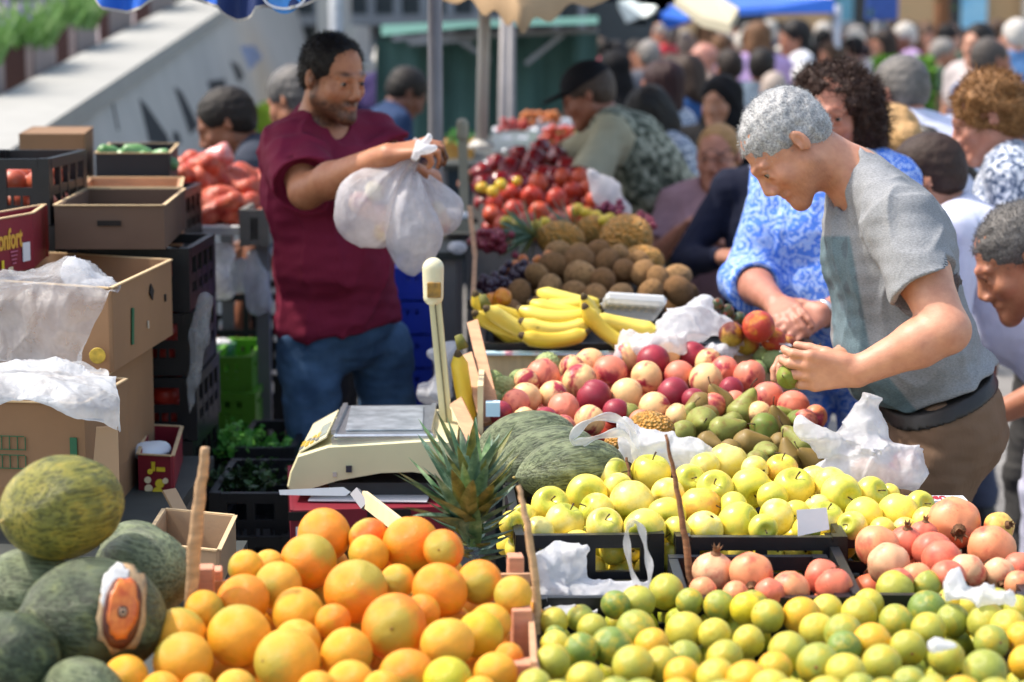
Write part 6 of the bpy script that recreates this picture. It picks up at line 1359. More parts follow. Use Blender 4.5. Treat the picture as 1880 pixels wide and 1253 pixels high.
def sheet(label, rows, amp, m, nu=110, nv=90, seed=1, fr=26):
    G = np.array([[A3(P(*q)) for q in r] for r in rows]); nr_, nc = G.shape[:2]
    def cr(A, t):
        n = len(A); i = min(int(t), n-2); f = t-i; p0, p1, p2, p3 = A[max(i-1, 0)], A[i], A[i+1], A[min(i+2, n-1)]
        return .5*((2*p1)+(p2-p0)*f+(2*p0-5*p1+4*p2-p3)*f*f+(3*p1-p0-3*p2+p3)*f**3)
    V = np.zeros((nv, nu, 3))
    for j in range(nv):
        R = cr(G, j/(nv-1)*(nr_-1)*.9999)
        for i in range(nu): V[j, i] = cr(R, i/(nu-1)*(nc-1)*.9999)
    du = np.gradient(V, axis=1); dv = np.gradient(V, axis=0); N = np.cross(du, dv); N /= np.linalg.norm(N, axis=2)[:, :, None]+1e-9
    p = V.reshape(-1, 3); a = sinnoise(fr, 7, seed); b = sinnoise(fr*2.6, 7, seed+1); w = sinnoise(fr*.5, 5, seed+2); c = sinnoise(fr*6, 6, seed+3)
    q = p+w(p)[:, None]*.02; d = ((1-np.abs(a(q)))*1.0+(1-np.abs(b(q)))*.45+(1-np.abs(c(q)))*.12)*amp
    e = np.ones((nv, nu)); V = (p+N.reshape(-1, 3)*d[:, None]*np.sign(N.reshape(-1, 3)[:, 1:2]*-1+.0001)).reshape(nv, nu, 3)
    ed = sinnoise(40, 6, seed+6); V[-1] += ed(V[-1])[:, None]*np.array([0, 0, .012]); V[-2] += ed(V[-2])[:, None]*np.array([0, 0, .008]); V[:, -1] += ed(V[:, -1])[:, None]*np.array([.008, 0, .006])
    k = np.arange(nv*nu).reshape(nv, nu); F = np.stack([k[:-1, :-1], k[:-1, 1:], k[1:, 1:], k[1:, :-1]], -1).reshape(-1, 4)
    return tag(mesh_np('plastic_sheet', V.reshape(-1, 3), F, m, None, True), label, 'plastic sheet', 'plastic sheets on the banana boxes')
sheet('clear plastic sheet draped over the upper banana box', [[(-60, 512, 4.62), (40, 506, 4.62), (110, 500, 4.6), (190, 512, 4.6)], [(-60, 498, 4.45), (50, 497, 4.45), (130, 478, 4.45), (215, 516, 4.45)], [(-60, 532, 4.30), (50, 528, 4.30), (135, 520, 4.30), (222, 530, 4.34)], [(-60, 556, 4.24), (45, 556, 4.23), (120, 552, 4.23), (196, 545, 4.26)], [(-60, 610, 4.23), (40, 612, 4.22), (100, 610, 4.22), (172, 590, 4.25)], [(-60, 668, 4.22), (30, 668, 4.21), (85, 664, 4.21), (148, 650, 4.24)]], .014, BAGC, seed=41)
sheet('cloudy plastic sheet hanging over the front brown box', [[(-60, 668, 4.32), (50, 662, 4.32), (120, 662, 4.30), (180, 668, 4.27)], [(-60, 672, 4.12), (50, 668, 4.12), (130, 670, 4.12), (200, 690, 4.12)], [(-60, 708, 3.98), (50, 700, 3.98), (135, 705, 3.97), (212, 715, 3.99)], [(-60, 735, 3.92), (50, 728, 3.92), (140, 740, 3.90), (218, 748, 3.94)], [(-60, 742, 3.92), (55, 736, 3.91), (160, 764, 3.90), (222, 786, 3.94)]], .013, bagmat('cloudy_plastic', '#e2e6ea', .74, .26, .35), seed=44)
# bags held by the man in maroon: hang from his two hands
HANG = [('left pale bag of peaches held by the man in maroon', [(762, 262, 5.22, 6), (748, 290, 5.22, 12), (715, 335, 5.22, 36), (680, 375, 5.22, 56), (672, 400, 5.22, 50), (700, 430, 5.22, 22)], 21),
        ('middle bluish bag held by the man in maroon', [(760, 320, 5.20, 5), (757, 350, 5.20, 22), (752, 390, 5.20, 40), (757, 430, 5.20, 50), (756, 455, 5.20, 40), (756, 478, 5.2, 20)], 22),
        ('right pale bag with yellow fruit held by the man in maroon', [(772, 330, 5.26, 6), (790, 355, 5.26, 20), (808, 385, 5.26, 34), (810, 400, 5.26, 32)], 23)]
for lb, pts, sd in HANG: bag(lb, [('c', pts, .03)], .010, 26, m=BAGH, seed=sd, h_=.0045, stretch=(1.2, 1.2, .30), name='full_bag', group='full bags held by the man in maroon', pleat=((762, 285, 5.22), 7, .016))
bag('knotted white bag tips above the hand of the man in maroon', [('c', [(762, 290, 5.14, 5), (772, 272, 5.12, 7), (788, 252, 5.12, 6)], .006), ('c', [(765, 280, 5.12, 7), (780, 275, 5.1, 8), (797, 272, 5.1, 5)], .006), ('c', [(765, 285, 5.14, 7), (768, 262, 5.14, 6)], .006)], .004, 60, h_=.004, seed=24)
for k, (px, py, c_) in enumerate([(690, 350, '#d8cf9a'), (672, 385, '#d6a08a'), (700, 395, '#c98a80'), (660, 372, '#d3aa90'), (705, 425, '#d5b04a'), (808, 410, '#dfb088'), (800, 390, '#e2c890')]):
    if k < 7: put_fruit('nectarine', P(px, py, 5.22 if px < 720 else 5.26), .028, c_, None, 'fruit inside the held bags', ['pale yellow fruit at the top of the left held bag', 'peach low left in the left held bag', 'peach at the right in the left held bag', 'peach at the far left of the left held bag', 'yellow fruit in the lower tip of the left held bag', 'peach at the right of the right held bag', 'yellow fruit in the right held bag'][k], 'peach')
for k, (px, py) in enumerate([(1590, 868), (1650, 870), (1620, 880), (1665, 850)]): put_fruit('nectarine', P(px, py, 4.08), .030, '#d09a80', None, 'fruit inside the large front bag', ['peach at the left inside the large white bag', 'peach at the right inside the large white bag', 'lowest peach inside the large white bag', 'peach at the upper right inside the large white bag'][k], 'peach')
put_fruit('pear', Vector(JG_PEAR), .026, '#7c8a38', (1.2, -1.3, 0), None, 'green pear held in the hands of the man in grey', 'pear')
put_fruit('pear', Vector(JG_PEAR)+Vector((.035, .045, .018)), .026, '#b5a838', (.4, .5, 0), None, 'yellow pear held behind the green one by the man in grey', 'pear')
o = MB().prism([(0, 0), (.055, .012), (.05, .05), (-.002, .046)], .001, Matrix.Translation(P(1465, 985, 3.62)) @ Matrix.Rotation(R_(80), 4, 'X')).build('paper_tag', WHITE); tag(o, 'translucent white card leaning on the golden apples', 'card')
o = MB().box((0, 0, 0), (.07, .05, .002), Matrix.Rotation(R_(12), 3, 'Y')).build('price_card', WHITE); o.location = P(1425, 628, 4.95); tag(o, 'small white paper lying beside the mangoes', 'paper')
# ---------------------------------------------------------------- setting
def struct(o): o['kind'] = 'structure'; return o
def paving(name, a, b_, sc):
    m, nt, b = NT(name); tc = nt.nodes.new('ShaderNodeTexCoord'); br = nt.nodes.new('ShaderNodeTexBrick'); br.inputs['Scale'].default_value = sc; br.inputs['Color1'].default_value = col(a); br.inputs['Color2'].default_value = col(b_); br.inputs['Mortar'].default_value = shade(col(a), .5); br.inputs['Mortar Size'].default_value = .012
    nt.links.new(tc.outputs['Object'], br.inputs['Vector']); n = noise(nt, 3, 6, .7); r = ramp(nt, n.outputs['Fac'], [(.3, (.7, .7, .7, 1)), (.7, (1.15, 1.15, 1.15, 1))]); c = mixc(nt, 1.0, br.outputs[0], r.outputs[0], 'MULTIPLY'); nt.links.new(c, b.inputs['Base Color']); setp(b, rough=.85); bump(nt, b, n.outputs['Fac'], .2, .01); return m
V = [(-80, -30, 0), (80, -30, 0), (80, 16, 0), (-80, 16, 0), (80, 50, .25), (-80, 50, .25), (80, 160, .25), (-80, 160, .25)]
struct(mesh_np('ground', V, [(0, 1, 2, 3), (3, 2, 4, 5), (5, 4, 6, 7)], paving('stone_paving', '#7d7a76', '#8d8a85', 1.2), None, False))
# sloping stone parapet of a ramp, its coping rising away from the camera
STONE = mat('stone_coping', '#9a9a95', .75, .06, 6, .2, 40); STONEF = mat('stone_face', '#aeaca6', .85, .08, 3, .3, 30, stretch=(1, 1, .5)); 
wl = empty('stone_parapet', (-2.0, 8, 0), 'pale stone ramp parapet rising towards the back left, with dark slots', 'parapet')
def wp(t, off, dz): # t = Y
    y = t; x = -1.93-.032*(y-8)-off; z = 1.255+.0795*(y-8)+dz; return Vector((x, y, z))-Vector((-2.0, 8, 0))
def quadbox(pts_a, pts_b):
    """pts_a, pts_b: four corners each at the two ends"""
    n = len(pts_a); return list(pts_a)+list(pts_b), [tuple(range(n))[::-1], tuple(range(n, 2*n))]+[(i, (i+1) % n, (i+1) % n+n, i+n) for i in range(n)]
Y0, Y1 = 4.5, 23.5
Vq, Fq_ = quadbox([wp(Y0, 0, 0), wp(Y0, .44, 0), wp(Y0, .44, -.09), wp(Y0, 0, -.09)], [wp(Y1, 0, 0), wp(Y1, .44, 0), wp(Y1, .44, -.09), wp(Y1, 0, -.09)]); mesh_np('coping', Vq, [f[::-1] for f in Fq_], STONE, wl, False)
Vq, Fq_ = quadbox([wp(Y0, .03, -.092), wp(Y0, .41, -.092), wp(Y0, .41, -1.6), wp(Y0, -.35, -1.6)], [wp(Y1, .03, -.092), wp(Y1, .41, -.092), wp(Y1, .41, -2.4), wp(Y1, -.60, -2.4)]); mesh_np('face', Vq, [f[::-1] for f in Fq_], STONEF, wl, False)
def onface(px, py):   # ray to leaning face plane
    a, b_, c = (wp(8, .03, -.092)+Vector((-2, 8, 0)), wp(14, .03, -.092)+Vector((-2, 8, 0)), wp(8, -.31, -1.4)+Vector((-2, 8, 0)))
    n = (b_-a).cross(c-a).normalized(); d = (P(px, py, 5)-Vector((0, 0, CAMZ))).normalized(); o = Vector((0, 0, CAMZ)); t = (a-o).dot(n)/d.dot(n); n = n if n.dot(d) < 0 else -n; return o+d*t, n
SLOT = mat('dark_slot', '#202428', .8, .3, 20); 
for k, (poly, mm) in enumerate([([(262,182),(272,195),(300,250),(304,268),(275,262)], 0), ([(328,160),(338,170),(372,260),(380,290),(352,262)], 0), ([(385,150),(408,145),(416,180),(392,182)], 0), ([(428,112),(440,120),(470,205),(455,215)], 0), ([(448,85),(468,84),(496,140),(486,158),(466,150)], 1), ([(506,84),(520,90),(534,150),(524,150)], 0), ([(318,240),(326,246),(330,266),(318,262)], 0), ([(205,190),(207,190),(217,240),(215,240)], 0), ([(395,200),(402,198),(425,262),(415,262)], 0)]):
    cx_ = sum(q[0] for q in poly)/len(poly); poly = [(cx_+(q[0]-cx_)*1.35, q[1]) for q in poly] if len(poly) > 4 or poly[0][0] > 260 else poly
    pts = [onface(*q) for q in poly]; nn = pts[0][1]; a = [p+nn*.006-Vector((-2, 8, 0)) for p, _ in pts]; b_ = [p-nn*.01-Vector((-2, 8, 0)) for p, _ in pts]; n = len(a)
    F = [tuple(range(n)), tuple(range(n, 2*n))[::-1]]+[(i, (i+1) % n, (i+1) % n+n, i+n) for i in range(n)]; mesh_np('slot' if not mm else 'blue_plaque', a+b_, F, SLOT if not mm else mat('plaque_blue', '#6f86b0', .5, .2, 12), wl, False)
# planters stepping up behind it
PLW = mat('planter_side', '#8d7f7c', .8, .1, 20, .2, 30, stretch=(1, 1, 6)); PLD = mat('planter_front', '#3f2420', .7, .15, 20, .2, 30, stretch=(1, 1, 6)); GRASS = leaf_mat('lavender_leaf', '#4d7a34', '#76a352', '#9db87c')
LAV = mat('lavender_flower', '#9a8fb0', .8, .2, 30)
for k, (x0, x1, x2, yt, Y) in enumerate([(-110, -12, 8, 112, 10.2), (2, 60, 103, 82, 11.2), (95, 138, 178, 46, 12.6), (180, 200, 243, 10, 14.2), (245, 275, 320, -20, 16)]):
    a, b_, c = P(x0, yt, Y), P(x1, yt, Y), P(x2, yt, Y+.7); c.z = b_.z
    g = empty('planter', (b_.x, b_.y, b_.z-1.1), ['nearest dark wooden planter cut by the left edge', 'dark red-brown planter with grass in front of the ramp', 'second planter up the ramp with green lavender', 'third planter up the ramp under the blue awning', 'farthest planter behind the blue awning'][k], 'planter', 'planters stepping up the ramp'); o = g.location
    for nm, p, q, m_ in (('front_panel', a, b_, PLD), ('side_panel', b_, c, PLW)):
        d = (q-p); L = d.length; mb = MB(); u = d.normalized(); nn = Vector((-u.y, u.x, 0)); Rm = Matrix((u, nn, Vector((0, 0, 1)))).transposed(); mb.box((p+q)/2-o+Vector((0, 0, -.55))+nn*.02, (L, .04, 1.1), Rm); mb.build(nm, m_, g)
    V = [a-o, b_-o, c-o, a+c-b_-o]; V = [v+Vector((0, 0, -.03)) for v in V]; mesh_np('soil', V, [(0, 1, 2, 3)], mat('soil', '#2c2119', .95, .3, 20), g, False)
    mb = MB(); mc = (a+c)/2
    for i in range(900):
        t, s = rng.random(), rng.random(); bp_ = a+(b_-a)*t+(c-b_)*s-o+Vector((0, 0, -.03)); d = Vector((rng.gauss(0, .35), rng.gauss(0, .35), 1)); L = rng.uniform(.16, .30); w_ = .008
        e = bp_+d*L; sd_ = Vector((rng.uniform(-1, 1), rng.uniform(-1, 1), 0)).normalized()*w_; mb.add([bp_-sd_, bp_+sd_, e+Vector((0, 0, 0))], [(0, 1, 2)], 0)
        if rng.random() < .06: mb.add([e-sd_*1.4, e+sd_*1.4, e+Vector((0, 0, .05))], [(0, 1, 2)], 1)
    q = mb.build('lavender', [GRASS, LAV], None, False); q.location = o; tag(q, ['lavender in the planter cut by the left edge', 'bright green lavender in the nearest full planter', 'green lavender in the second planter up the ramp', 'lavender in the third planter up the ramp', 'lavender in the farthest planter'][k], 'plants', 'lavender in the planters', 'stuff')
# upper terrace behind the parapet, steps and shuttered building
struct(mesh_np('terrace', [(-9, 9, 1.2), (-2.6, 9, 1.2), (-2.75, 19, 2.0), (-9, 19, 2.0)], [(0, 1, 2, 3)], mat('terrace_paving', '#9a8f92', .9, .1, 4), None, False))
bd = empty('shuttered_building', (-1.8, 24, 0), 'dark building with grey vertical shutters above the green canopy', 'building'); MB().box((-4.0, 2, 3.5), (15, 3, 7)).build('wall', mat('building_dark', '#3b4346', .7, .15, 2), bd)
SH = mat('shutter_grey', '#7a8086', .6, .15, 3, metal=.2)
for k in range(16): MB().box((-1.9+k*.30, .42, 2.35), (.09, .08, 2.2)).build('shutter_slat', SH, bd)
MB().box((-2.8, .3, 1.6), (2.8, .3, .8)).build('pale_panel', mat('panel_pale', '#a7aaac', .6, .1, 3), bd); MB().box((.4, .25, 1.9), (3.8, .2, .12)).build('sill', SH, bd)
st = empty('stone_steps', (-1.75, 17.6, 0), 'pale stone stair block behind the parapet end', 'steps')
for k in range(5): MB().box((.25+.16*k, .6+.05*k, (2.1-.30*k)/2), (.16-.004, 1.6, 2.1-.30*k)).build('step', STONEF, st)
# big beige building across the square
BW = empty('beige_building', (9, 46, 0), 'long beige building facade across the square', 'building'); fz = 0
MB().box((0, 4, 5.6), (34, 8, 11.2)).build('wall', mat('render_beige', '#c0a078', .9, .06, .8), BW)
for k in range(14):
    x = -15.5+k*2.3; 
    if k == 11: continue
    f = MB().box((x, -.03, 2.2), (1.0, .10, 1.9)).build('window', mat('window_frame', '#8f8a80', .6), BW); MB().box((x, -.09, 2.2), (.8, .03, 1.7)).build('pane', mat('window_glass', '#2b333b', .15), f)
MB().box((.86, -.1, 1.9), (.55, .1, 2.3)).build('blue_door', mat('door_blue', '#6fb6de', .4, .2, 3, c2='#9fd4ee'), BW); MB().box((-1.9, -.1, 2.0), (.35, .1, 2.3)).build('blue_shutter', mat('shutter_blue', '#5f98ae', .5, .2, 3), BW)
MB().box((2.15, -.5, 2.5), (.55, .6, 5)).build('pilaster', mat('pilaster_white', '#cfcfc8', .8, .05), BW)
# lamp post, tree, hedge
lp = empty('lamp_post', P(1611, 240, 20), 'grey lamp post with a blue sign in the crowd', 'lamp post'); lp.location.z = 0.03; MB().tube([(0, 0, 0), (0, 0, 3.2)], [.075, .06], 12).build('post', mat('post_grey', '#8b9096', .5, .1), lp, True); MB().box((0, -.09, 1.98), (.30, .03, .30), bev=.01).build('sign_plate', mat('sign_blue', '#3a62b8', .4), lp)
tr = empty('tree', P(1725, 240, 19), 'slim dark tree trunk beside the hedge with thin foliage above', 'tree'); tr.location.z = .02; MB().tube([(0, 0, 0), (.02, 0, 1.2), (-.02, 0, 2.2), (.03, .05, 3.3)], [.09, .075, .07, .04], 10).build('trunk', BARK, tr, True)
mb = MB()
for i in range(1500):
    a = Vector((rng.gauss(0, .55), rng.gauss(0, .55), 2.95+rng.gauss(0, .33))); s = rng.uniform(.02, .05); R3 = Matrix.Rotation(rng.uniform(0, 6.3), 3, (rng.random(), rng.random(), rng.random())); mb.add([a+R3 @ Vector(v)*s for v in ((-1, 0, 0), (0, .6, 0), (1, 0, .2), (0, -.6, 0))], [(0, 1, 2, 3)])
mb.build('crown', leaf_mat('tree_leaf', '#24401c', '#3c6128', '#5c8238'), tr)
mb = MB(); hx0, hx1 = P(1632, 120, 15.5).x, P(1718, 120, 15.5).x
for i in range(5200):
    a = Vector((rng.uniform(hx0, hx1), 15.5+rng.uniform(0, .7), rng.uniform(.4, 1.5)))
    if rng.random() < .4: a.z = 1.5+rng.uniform(-.04, .05)
    elif rng.random() < .6: a.y = 15.5+rng.uniform(-.05, .05)
    s = rng.uniform(.02, .045); R3 = Matrix.Rotation(rng.uniform(0, 6.3), 3, (rng.random(), rng.random(), rng.random())); mb.add([a-Vector((hx0, 15.5, 0))+R3 @ Vector(v)*s for v in ((-1, 0, 0), (0, .7, 0), (1, 0, .2), (0, -.7, 0))], [(0, 1, 2, 3)])
hg = empty('hedge', (hx0, 15.5, 0), 'clipped bright green hedge behind the grey-haired man in white', 'hedge'); mb.build('foliage', leaf_mat('hedge_leaf', '#3c6a1e', '#5f8f2c', '#86b040'), hg); MB().box(((hx1-hx0)/2, .35, .72), (hx1-hx0-.1, .55, 1.4)).build('inner_branches', mat('hedge_inner', '#22380f', .9, .3, 30), hg)
# ---- awnings and posts
def post(a, b, r, label, m=GREYM, name='awning_post', sq=False):
    a, b = Vector(a), Vector(b); o = empty(name, (a.x, a.y, min(a.z, b.z)), label, 'post'); mb = MB().tube([a-o.location, b-o.location], r, 4 if sq else 14); mb.build('shaft', m, o, not sq); mb = MB().lathe([(r*2.2, 0), (r*2.2, .01), (r*1.3, .03)], 14, a-o.location if a.z < b.z else b-o.location); mb.build('foot', m, o); return o
WPOST = mat('white_post', '#b8b6b0', .5, .05); GP = mat('grey_post', '#7f7b7c', .5, .1, 8)
def grd(px, Y): v = P(px, 300, Y); return (v.x, Y, 0)
p = P(798, -60, 6.9); post(grd(800, 6.9), (p.x, 6.9, 2.35), .024, 'thick grey awning post behind the held bags', GP)
a = P(884, 262, 8.0); b = P(891, -40, 7.9); post((a.x, 8.0, a.z-.02), b, .023, 'white umbrella post standing at the pepper stall', WPOST)
for k, (x, Y, x2) in enumerate([(918, 11, 926), (945, 12, 938)]): b = P(x2, 20, Y); post(grd(x-4, Y), b, .022, ['grey canopy post right of the white post', 'thinner grey canopy post under the green canopy'][k], GP)
p = P(617, 75, 16); post((p.x, 16, 0), (p.x, 16, 2.6), .05, 'pale round post above the head of the man in maroon', mat('post_pale', '#9ba0a6', .5))
BLUEC = mat('awning_blue', '#1c5fc4', .7, .08, 3, .2, 20); NAVY = mat('awning_navy', '#122a5e', .7, .1, 3, .2, 20); BEIGE = mat('awning_beige', '#a58a68', .8, .1, 4, .25, 14); TRIMW = mat('awning_trim', '#a8a6a0', .8)
aw = empty('blue_awning', (-1.2, 6.2, 2.0), 'blue awning with navy scalloped valance above the man in maroon', 'awning'); ao = aw.location
vy = 5.30
top = [(160, -40), (175, 0), (190, 18), (232, 26), (262, 18), (282, 0), (320, -10), (365, 4), (392, 13), (405, 16), (412, 30), (435, 42), (462, 36), (472, 18), (490, 14), (520, 22), (560, 12), (590, -4), (640, -12), (700, -16), (760, -20)]
import bisect
xs = [q[0] for q in top]
def vb(x): i = max(1, min(len(xs)-1, bisect.bisect(xs, x))); (x0, y0), (x1, y1) = top[i-1], top[i]; t = (x-x0)/(x1-x0); return y0+(y1-y0)*t
ztop = 1.84; N = 90; V = []; mi = []
for i in range(N+1):
    x = 60+(760-60)*i/N; w_ = .012*math.sin(x*.09); b = P(x, vb(max(160, x)), vy); V += [Vector((b.x, vy+w_, ztop))-ao, Vector((b.x, vy+w_*1.6, (ztop+b.z)/2))-ao, Vector((b.x, vy+w_*2-.01, b.z+.008))-ao, Vector((b.x, vy+w_*2-.01, b.z))-ao]
F = []; fm = []
for i in range(N):
    x = 60+700*(i+.5)/N
    for k in range(3): F.append((i*4+k, i*4+k+1, (i+1)*4+k+1, (i+1)*4+k)); fm.append(2 if k == 2 else (0 if x < 402 else 1))
mesh_np('valance', V, F, [BLUEC, NAVY, TRIMW], aw, True, fm)
xl, xr = P(60, 0, vy).x, P(760, 0, vy).x; NX, NY_ = 20, 10; V = []
for j in range(NY_+1):
    for i in range(NX+1): t, s = i/NX, j/NY_; V.append(Vector((xl+(xr-xl)*t, vy+1.7*s, ztop+.46*s-.04*math.sin(math.pi*t)*math.sin(math.pi*s)))-ao)
mesh_np('roof_cloth', V, [(j*(NX+1)+i, j*(NX+1)+i+1, (j+1)*(NX+1)+i+1, (j+1)*(NX+1)+i) for j in range(NY_) for i in range(NX)], BLUEC, aw, True)
mb = MB()
for k in range(40):
    a = math.pi*2*k/40; a2 = math.pi*2*(k+1)/40; mb.bar(P(522+38*math.cos(a), -6+22*math.sin(a), vy-.03)-ao, P(522+38*math.cos(a2), -6+22*math.sin(a2), vy-.03)-ao, .006, .002, up=(0, 1, 0))
mb.build('round_emblem', mat('emblem_white', '#d5d9e2', .6), aw); mb = MB().lathe([(.001, .001), (.042, .001), (.042, -.001)], 24, P(522, -6, vy-.022)-ao, Matrix.Rotation(R_(90), 3, 'X')); mb.build('emblem_disc', mat('emblem_blue', '#3f86cf', .6), aw)
def umbrella(c, rim, label, mats, apex, parentname='beige_umbrella'):
    """rim: list of points (world), cloth fan from apex with a hanging edge"""
    g = empty(parentname, c, label, 'umbrella'); o = Vector(c); n = len(rim); V = [Vector(apex)-o]+[Vector(p)-o for p in rim]+[Vector(p)-o+Vector((0, 0, -.07+.018*math.sin(i*.9))) for i, p in enumerate(rim)]
    F = [(0, i+1, (i+1) % n+1) for i in range(n)]+[(i+1, i+1+n, (i+1) % n+1+n, (i+1) % n+1) for i in range(n)]
    mesh_np('canopy', V, F, mats, g, True); return g
cx = P(887, 0, 8.0).x; rim = []; rr0 = []
for (px, py, Y) in [(740, -12, 7.6), (830, -8, 7.35), (872, 6, 7.2), (905, 22, 7.1), (935, 34, 7.05), (955, 48, 7.0), (985, 36, 7.05), (1030, 18, 7.2), (1085, -2, 7.4), (1170, -20, 7.8), (1110, -30, 9.0), (950, -40, 9.6), (780, -36, 9.0)]: q = P(px, py, Y); rr0.append(Vector((q.x, q.y, q.z+.06)))
for i in range(len(rr0)):
    p0, p1, p2, p3 = rr0[i-1], rr0[i], rr0[(i+1) % len(rr0)], rr0[(i+2) % len(rr0)]
    for k in range(5): t = k/5; rim.append(tuple(.5*((2*p1)+(p2-p0)*t+(2*p0-5*p1+4*p2-p3)*t*t+(3*p1-p0-3*p2+p3)*t**3)))
umbrella((cx, 8.0, 1.9), rim, 'beige umbrella canopy hanging at the top centre', BEIGE, (cx, 8.0, 2.5))
def awn(name, label, pts, m, t=.02, cat='awning'):
    """solid cloth panel through picture points at given distances, extruded upward"""
    q = [P(*p) for p in pts]; c = sum(q, Vector())/len(q); n = len(q); V = [p-c for p in q]+[p-c+Vector((0, .0, t)) for p in q]; nn = (V[1]-V[0]).cross(V[2]-V[0])
    F = [tuple(range(n)), tuple(range(n, 2*n))[::-1]]+[(i, i+n, (i+1) % n+n, (i+1) % n) for i in range(n)]; o = mesh_np(name, V, F, m, None, False); o.location = c; return tag(o, label, cat)
awn('navy_awning', 'navy awning scallop at the top edge, left of the cream one', [(1085, -30, 9), (1090, -4, 9), (1120, 4, 9), (1160, -2, 9), (1172, 6, 9), (1205, 10, 9), (1238, 6, 9), (1245, -30, 9), (1200, -40, 11)], NAVY)
awn('cream_awning', 'cream awning corner sloping down at top right of centre', [(1238, 12, 11.5), (1290, 50, 11.2), (1340, 62, 11), (1356, 34, 11), (1300, 0, 11.6), (1270, -30, 12.5), (1225, -25, 12)], mat('awning_cream', '#b2ac96', .8, .05, 3), .05)
awn('white_umbrella', 'small white umbrella far in the crowd', [(1135, 12, 17), (1150, 42, 17), (1185, 46, 17), (1205, 22, 17), (1190, -2, 18.5), (1150, -4, 18.5)], mat('umbrella_white', '#d4dcd8', .7), .05, 'umbrella')
awn('red_umbrella', 'small red umbrella edge beside the white one', [(1202, 15, 18), (1204, 44, 18), (1218, 40, 18), (1228, 14, 18)], mat('umbrella_red', '#c33a44', .7), .04, 'umbrella'); awn('blue_umbrella', 'small blue umbrella beside the red one', [(1212, 40, 17.5), (1225, 54, 17.5), (1255, 46, 17.5), (1275, 38, 17.6), (1240, 18, 18.5), (1220, 20, 18.5)], BLUEC, .04, 'umbrella')
g = awn('pink_blue_awning', 'large awning with blue edge and pink and white top', [(1318, 2, 17), (1355, 28, 16.8), (1430, 24, 16.6), (1532, 24, 16.4), (1532, 8, 16.4), (1440, 6, 17)], BLUEC, .05); mb = MB(); q = [P(1300, 2, 17.4), P(1440, 7, 17.0), P(1531, 8, 16.6), P(1520, -40, 19.5), P(1310, -44, 19.8)]
o2 = mesh_np('roof_cloth', [v-g.location+Vector((0, 0, .012)) for v in q], [(0, 1, 2, 3, 4)], mat('awning_pink', '#d79ab2', .7, .3, 1.2, c2='#dfe2ea', stretch=(.1, 3, 1)), g, False)
p = P(1537, 60, 16.5); post((p.x, 16.5, 0), (p.x, 16.5, 1.95), .028, 'pale post at the right end of the blue and pink awning', mat('post_paleblue', '#9fa6b4', .5))
# green market canopy
TEAL = mat('canopy_green', '#3a5a56', .8, .2, 2, .3, 6); TE2 = mat('canopy_teal_edge', '#3f6e64', .7, .1, 4)
cg = empty('green_canopy', (-.2, 14, 0), 'dark green market canopy with metal frame at the back', 'canopy'); o = cg.location
a, b, c, d = P(690, 72, 14), P(1098, 52, 14), P(1098, 260, 14), P(690, 260, 14); N = 30; V = []
for i in range(N+1):
    t = i/N; w_ = .05*math.sin(t*26)+.03*math.sin(t*61); V += [a.lerp(b, t)-o+Vector((0, w_*.5, 0)), d.lerp(c, t)-o+Vector((0, w_*1.6, 0))]
mesh_np('back_sheet', V, [(2*i, 2*i+1, 2*i+3, 2*i+2) for i in range(N)], TEAL, cg, True)
q = [P(700, 66, 13.9), P(860, 50, 13.2), P(1098, 44, 13.2), P(1098, 30, 16), P(700, 46, 16)]; mesh_np('roof_sheet', [v-o for v in q], [(0, 1, 2, 3, 4)], TE2, cg, False)
for (x0, y0, x1, y1) in [(720, 72, 1098, 56), (750, 80, 870, 72), (965, 118, 1035, 62), (845, 76, 900, 110), (940, 50, 940, 250)]: MB().bar(P(x0, y0, 13.5)-o, P(x1, y1, 13.5)-o, .03, .03, up=(0, 1, 0)).build('frame_tube', GREYM, cg)
# trays and heaps on the stall beyond
for k, (x0, x1, y, Y, mm, nm) in enumerate([(905, 985, 240, 10.2, WHITE, 'white tray left of the orange heap on the far stall'), (985, 1060, 222, 11, WHITE, 'white tray in the middle of the far stall'), (1000, 1070, 245, 9.8, mat('tray_green', '#8fae6a', .5), 'pale green tray on the far stall'), (815, 868, 262, 9.6, mat('tray_ochre', '#c09048', .5), 'ochre carton behind the bare wooden post')]): crate_px(x0, x1, y, Y, .4, .10, nm, m=mm, slots=False, name='tray', cat='tray')
table(-.35, .40, 9.2, 11.9, 1.16, 'far stall table with white trays', TT)
heap('tomato', scatter([(955, 228), (965, 208), (1020, 206), (1028, 222)], lambda y: 6, 22, 21, 1.4), lambda y: 10.9, 'far orange heap', ['#d9803a'], word='orange fruit', nfill=0); heap('tomato', scatter([(915, 240), (925, 222), (960, 224), (975, 240)], lambda y: 6, 18, 22, 1.4), lambda y: 10.2, 'far red heap', ['#b53a3c'], word='red fruit', nfill=0)
heap('tomato', scatter([(990, 268), (1000, 236), (1050, 236), (1060, 268)], lambda y: 7, 20, 23, 1.4), lambda y: 9.7, 'far tomato heap', ['#c84a34'], word='small tomato', nfill=0)
herbs(843, 250, 9.4, .05, .035, 'green leaves behind the bare wooden post', 160)
for k, (x, y) in enumerate([(895, 300), (915, 290), (880, 312), (930, 280)]): chunk('shiny_pack', [(P(x, y, 8.6), (.02, .02, .014))], .006, .006, mat('foil', '#b4b8bc', .15, metal=.6), ['glinting pack at the middle left of the pepper heap', 'glinting pack third from left above the peppers', 'leftmost glinting pack by the pepper heap', 'highest glinting pack above the peppers'][k], 'pack', group='glinting packs by the peppers')
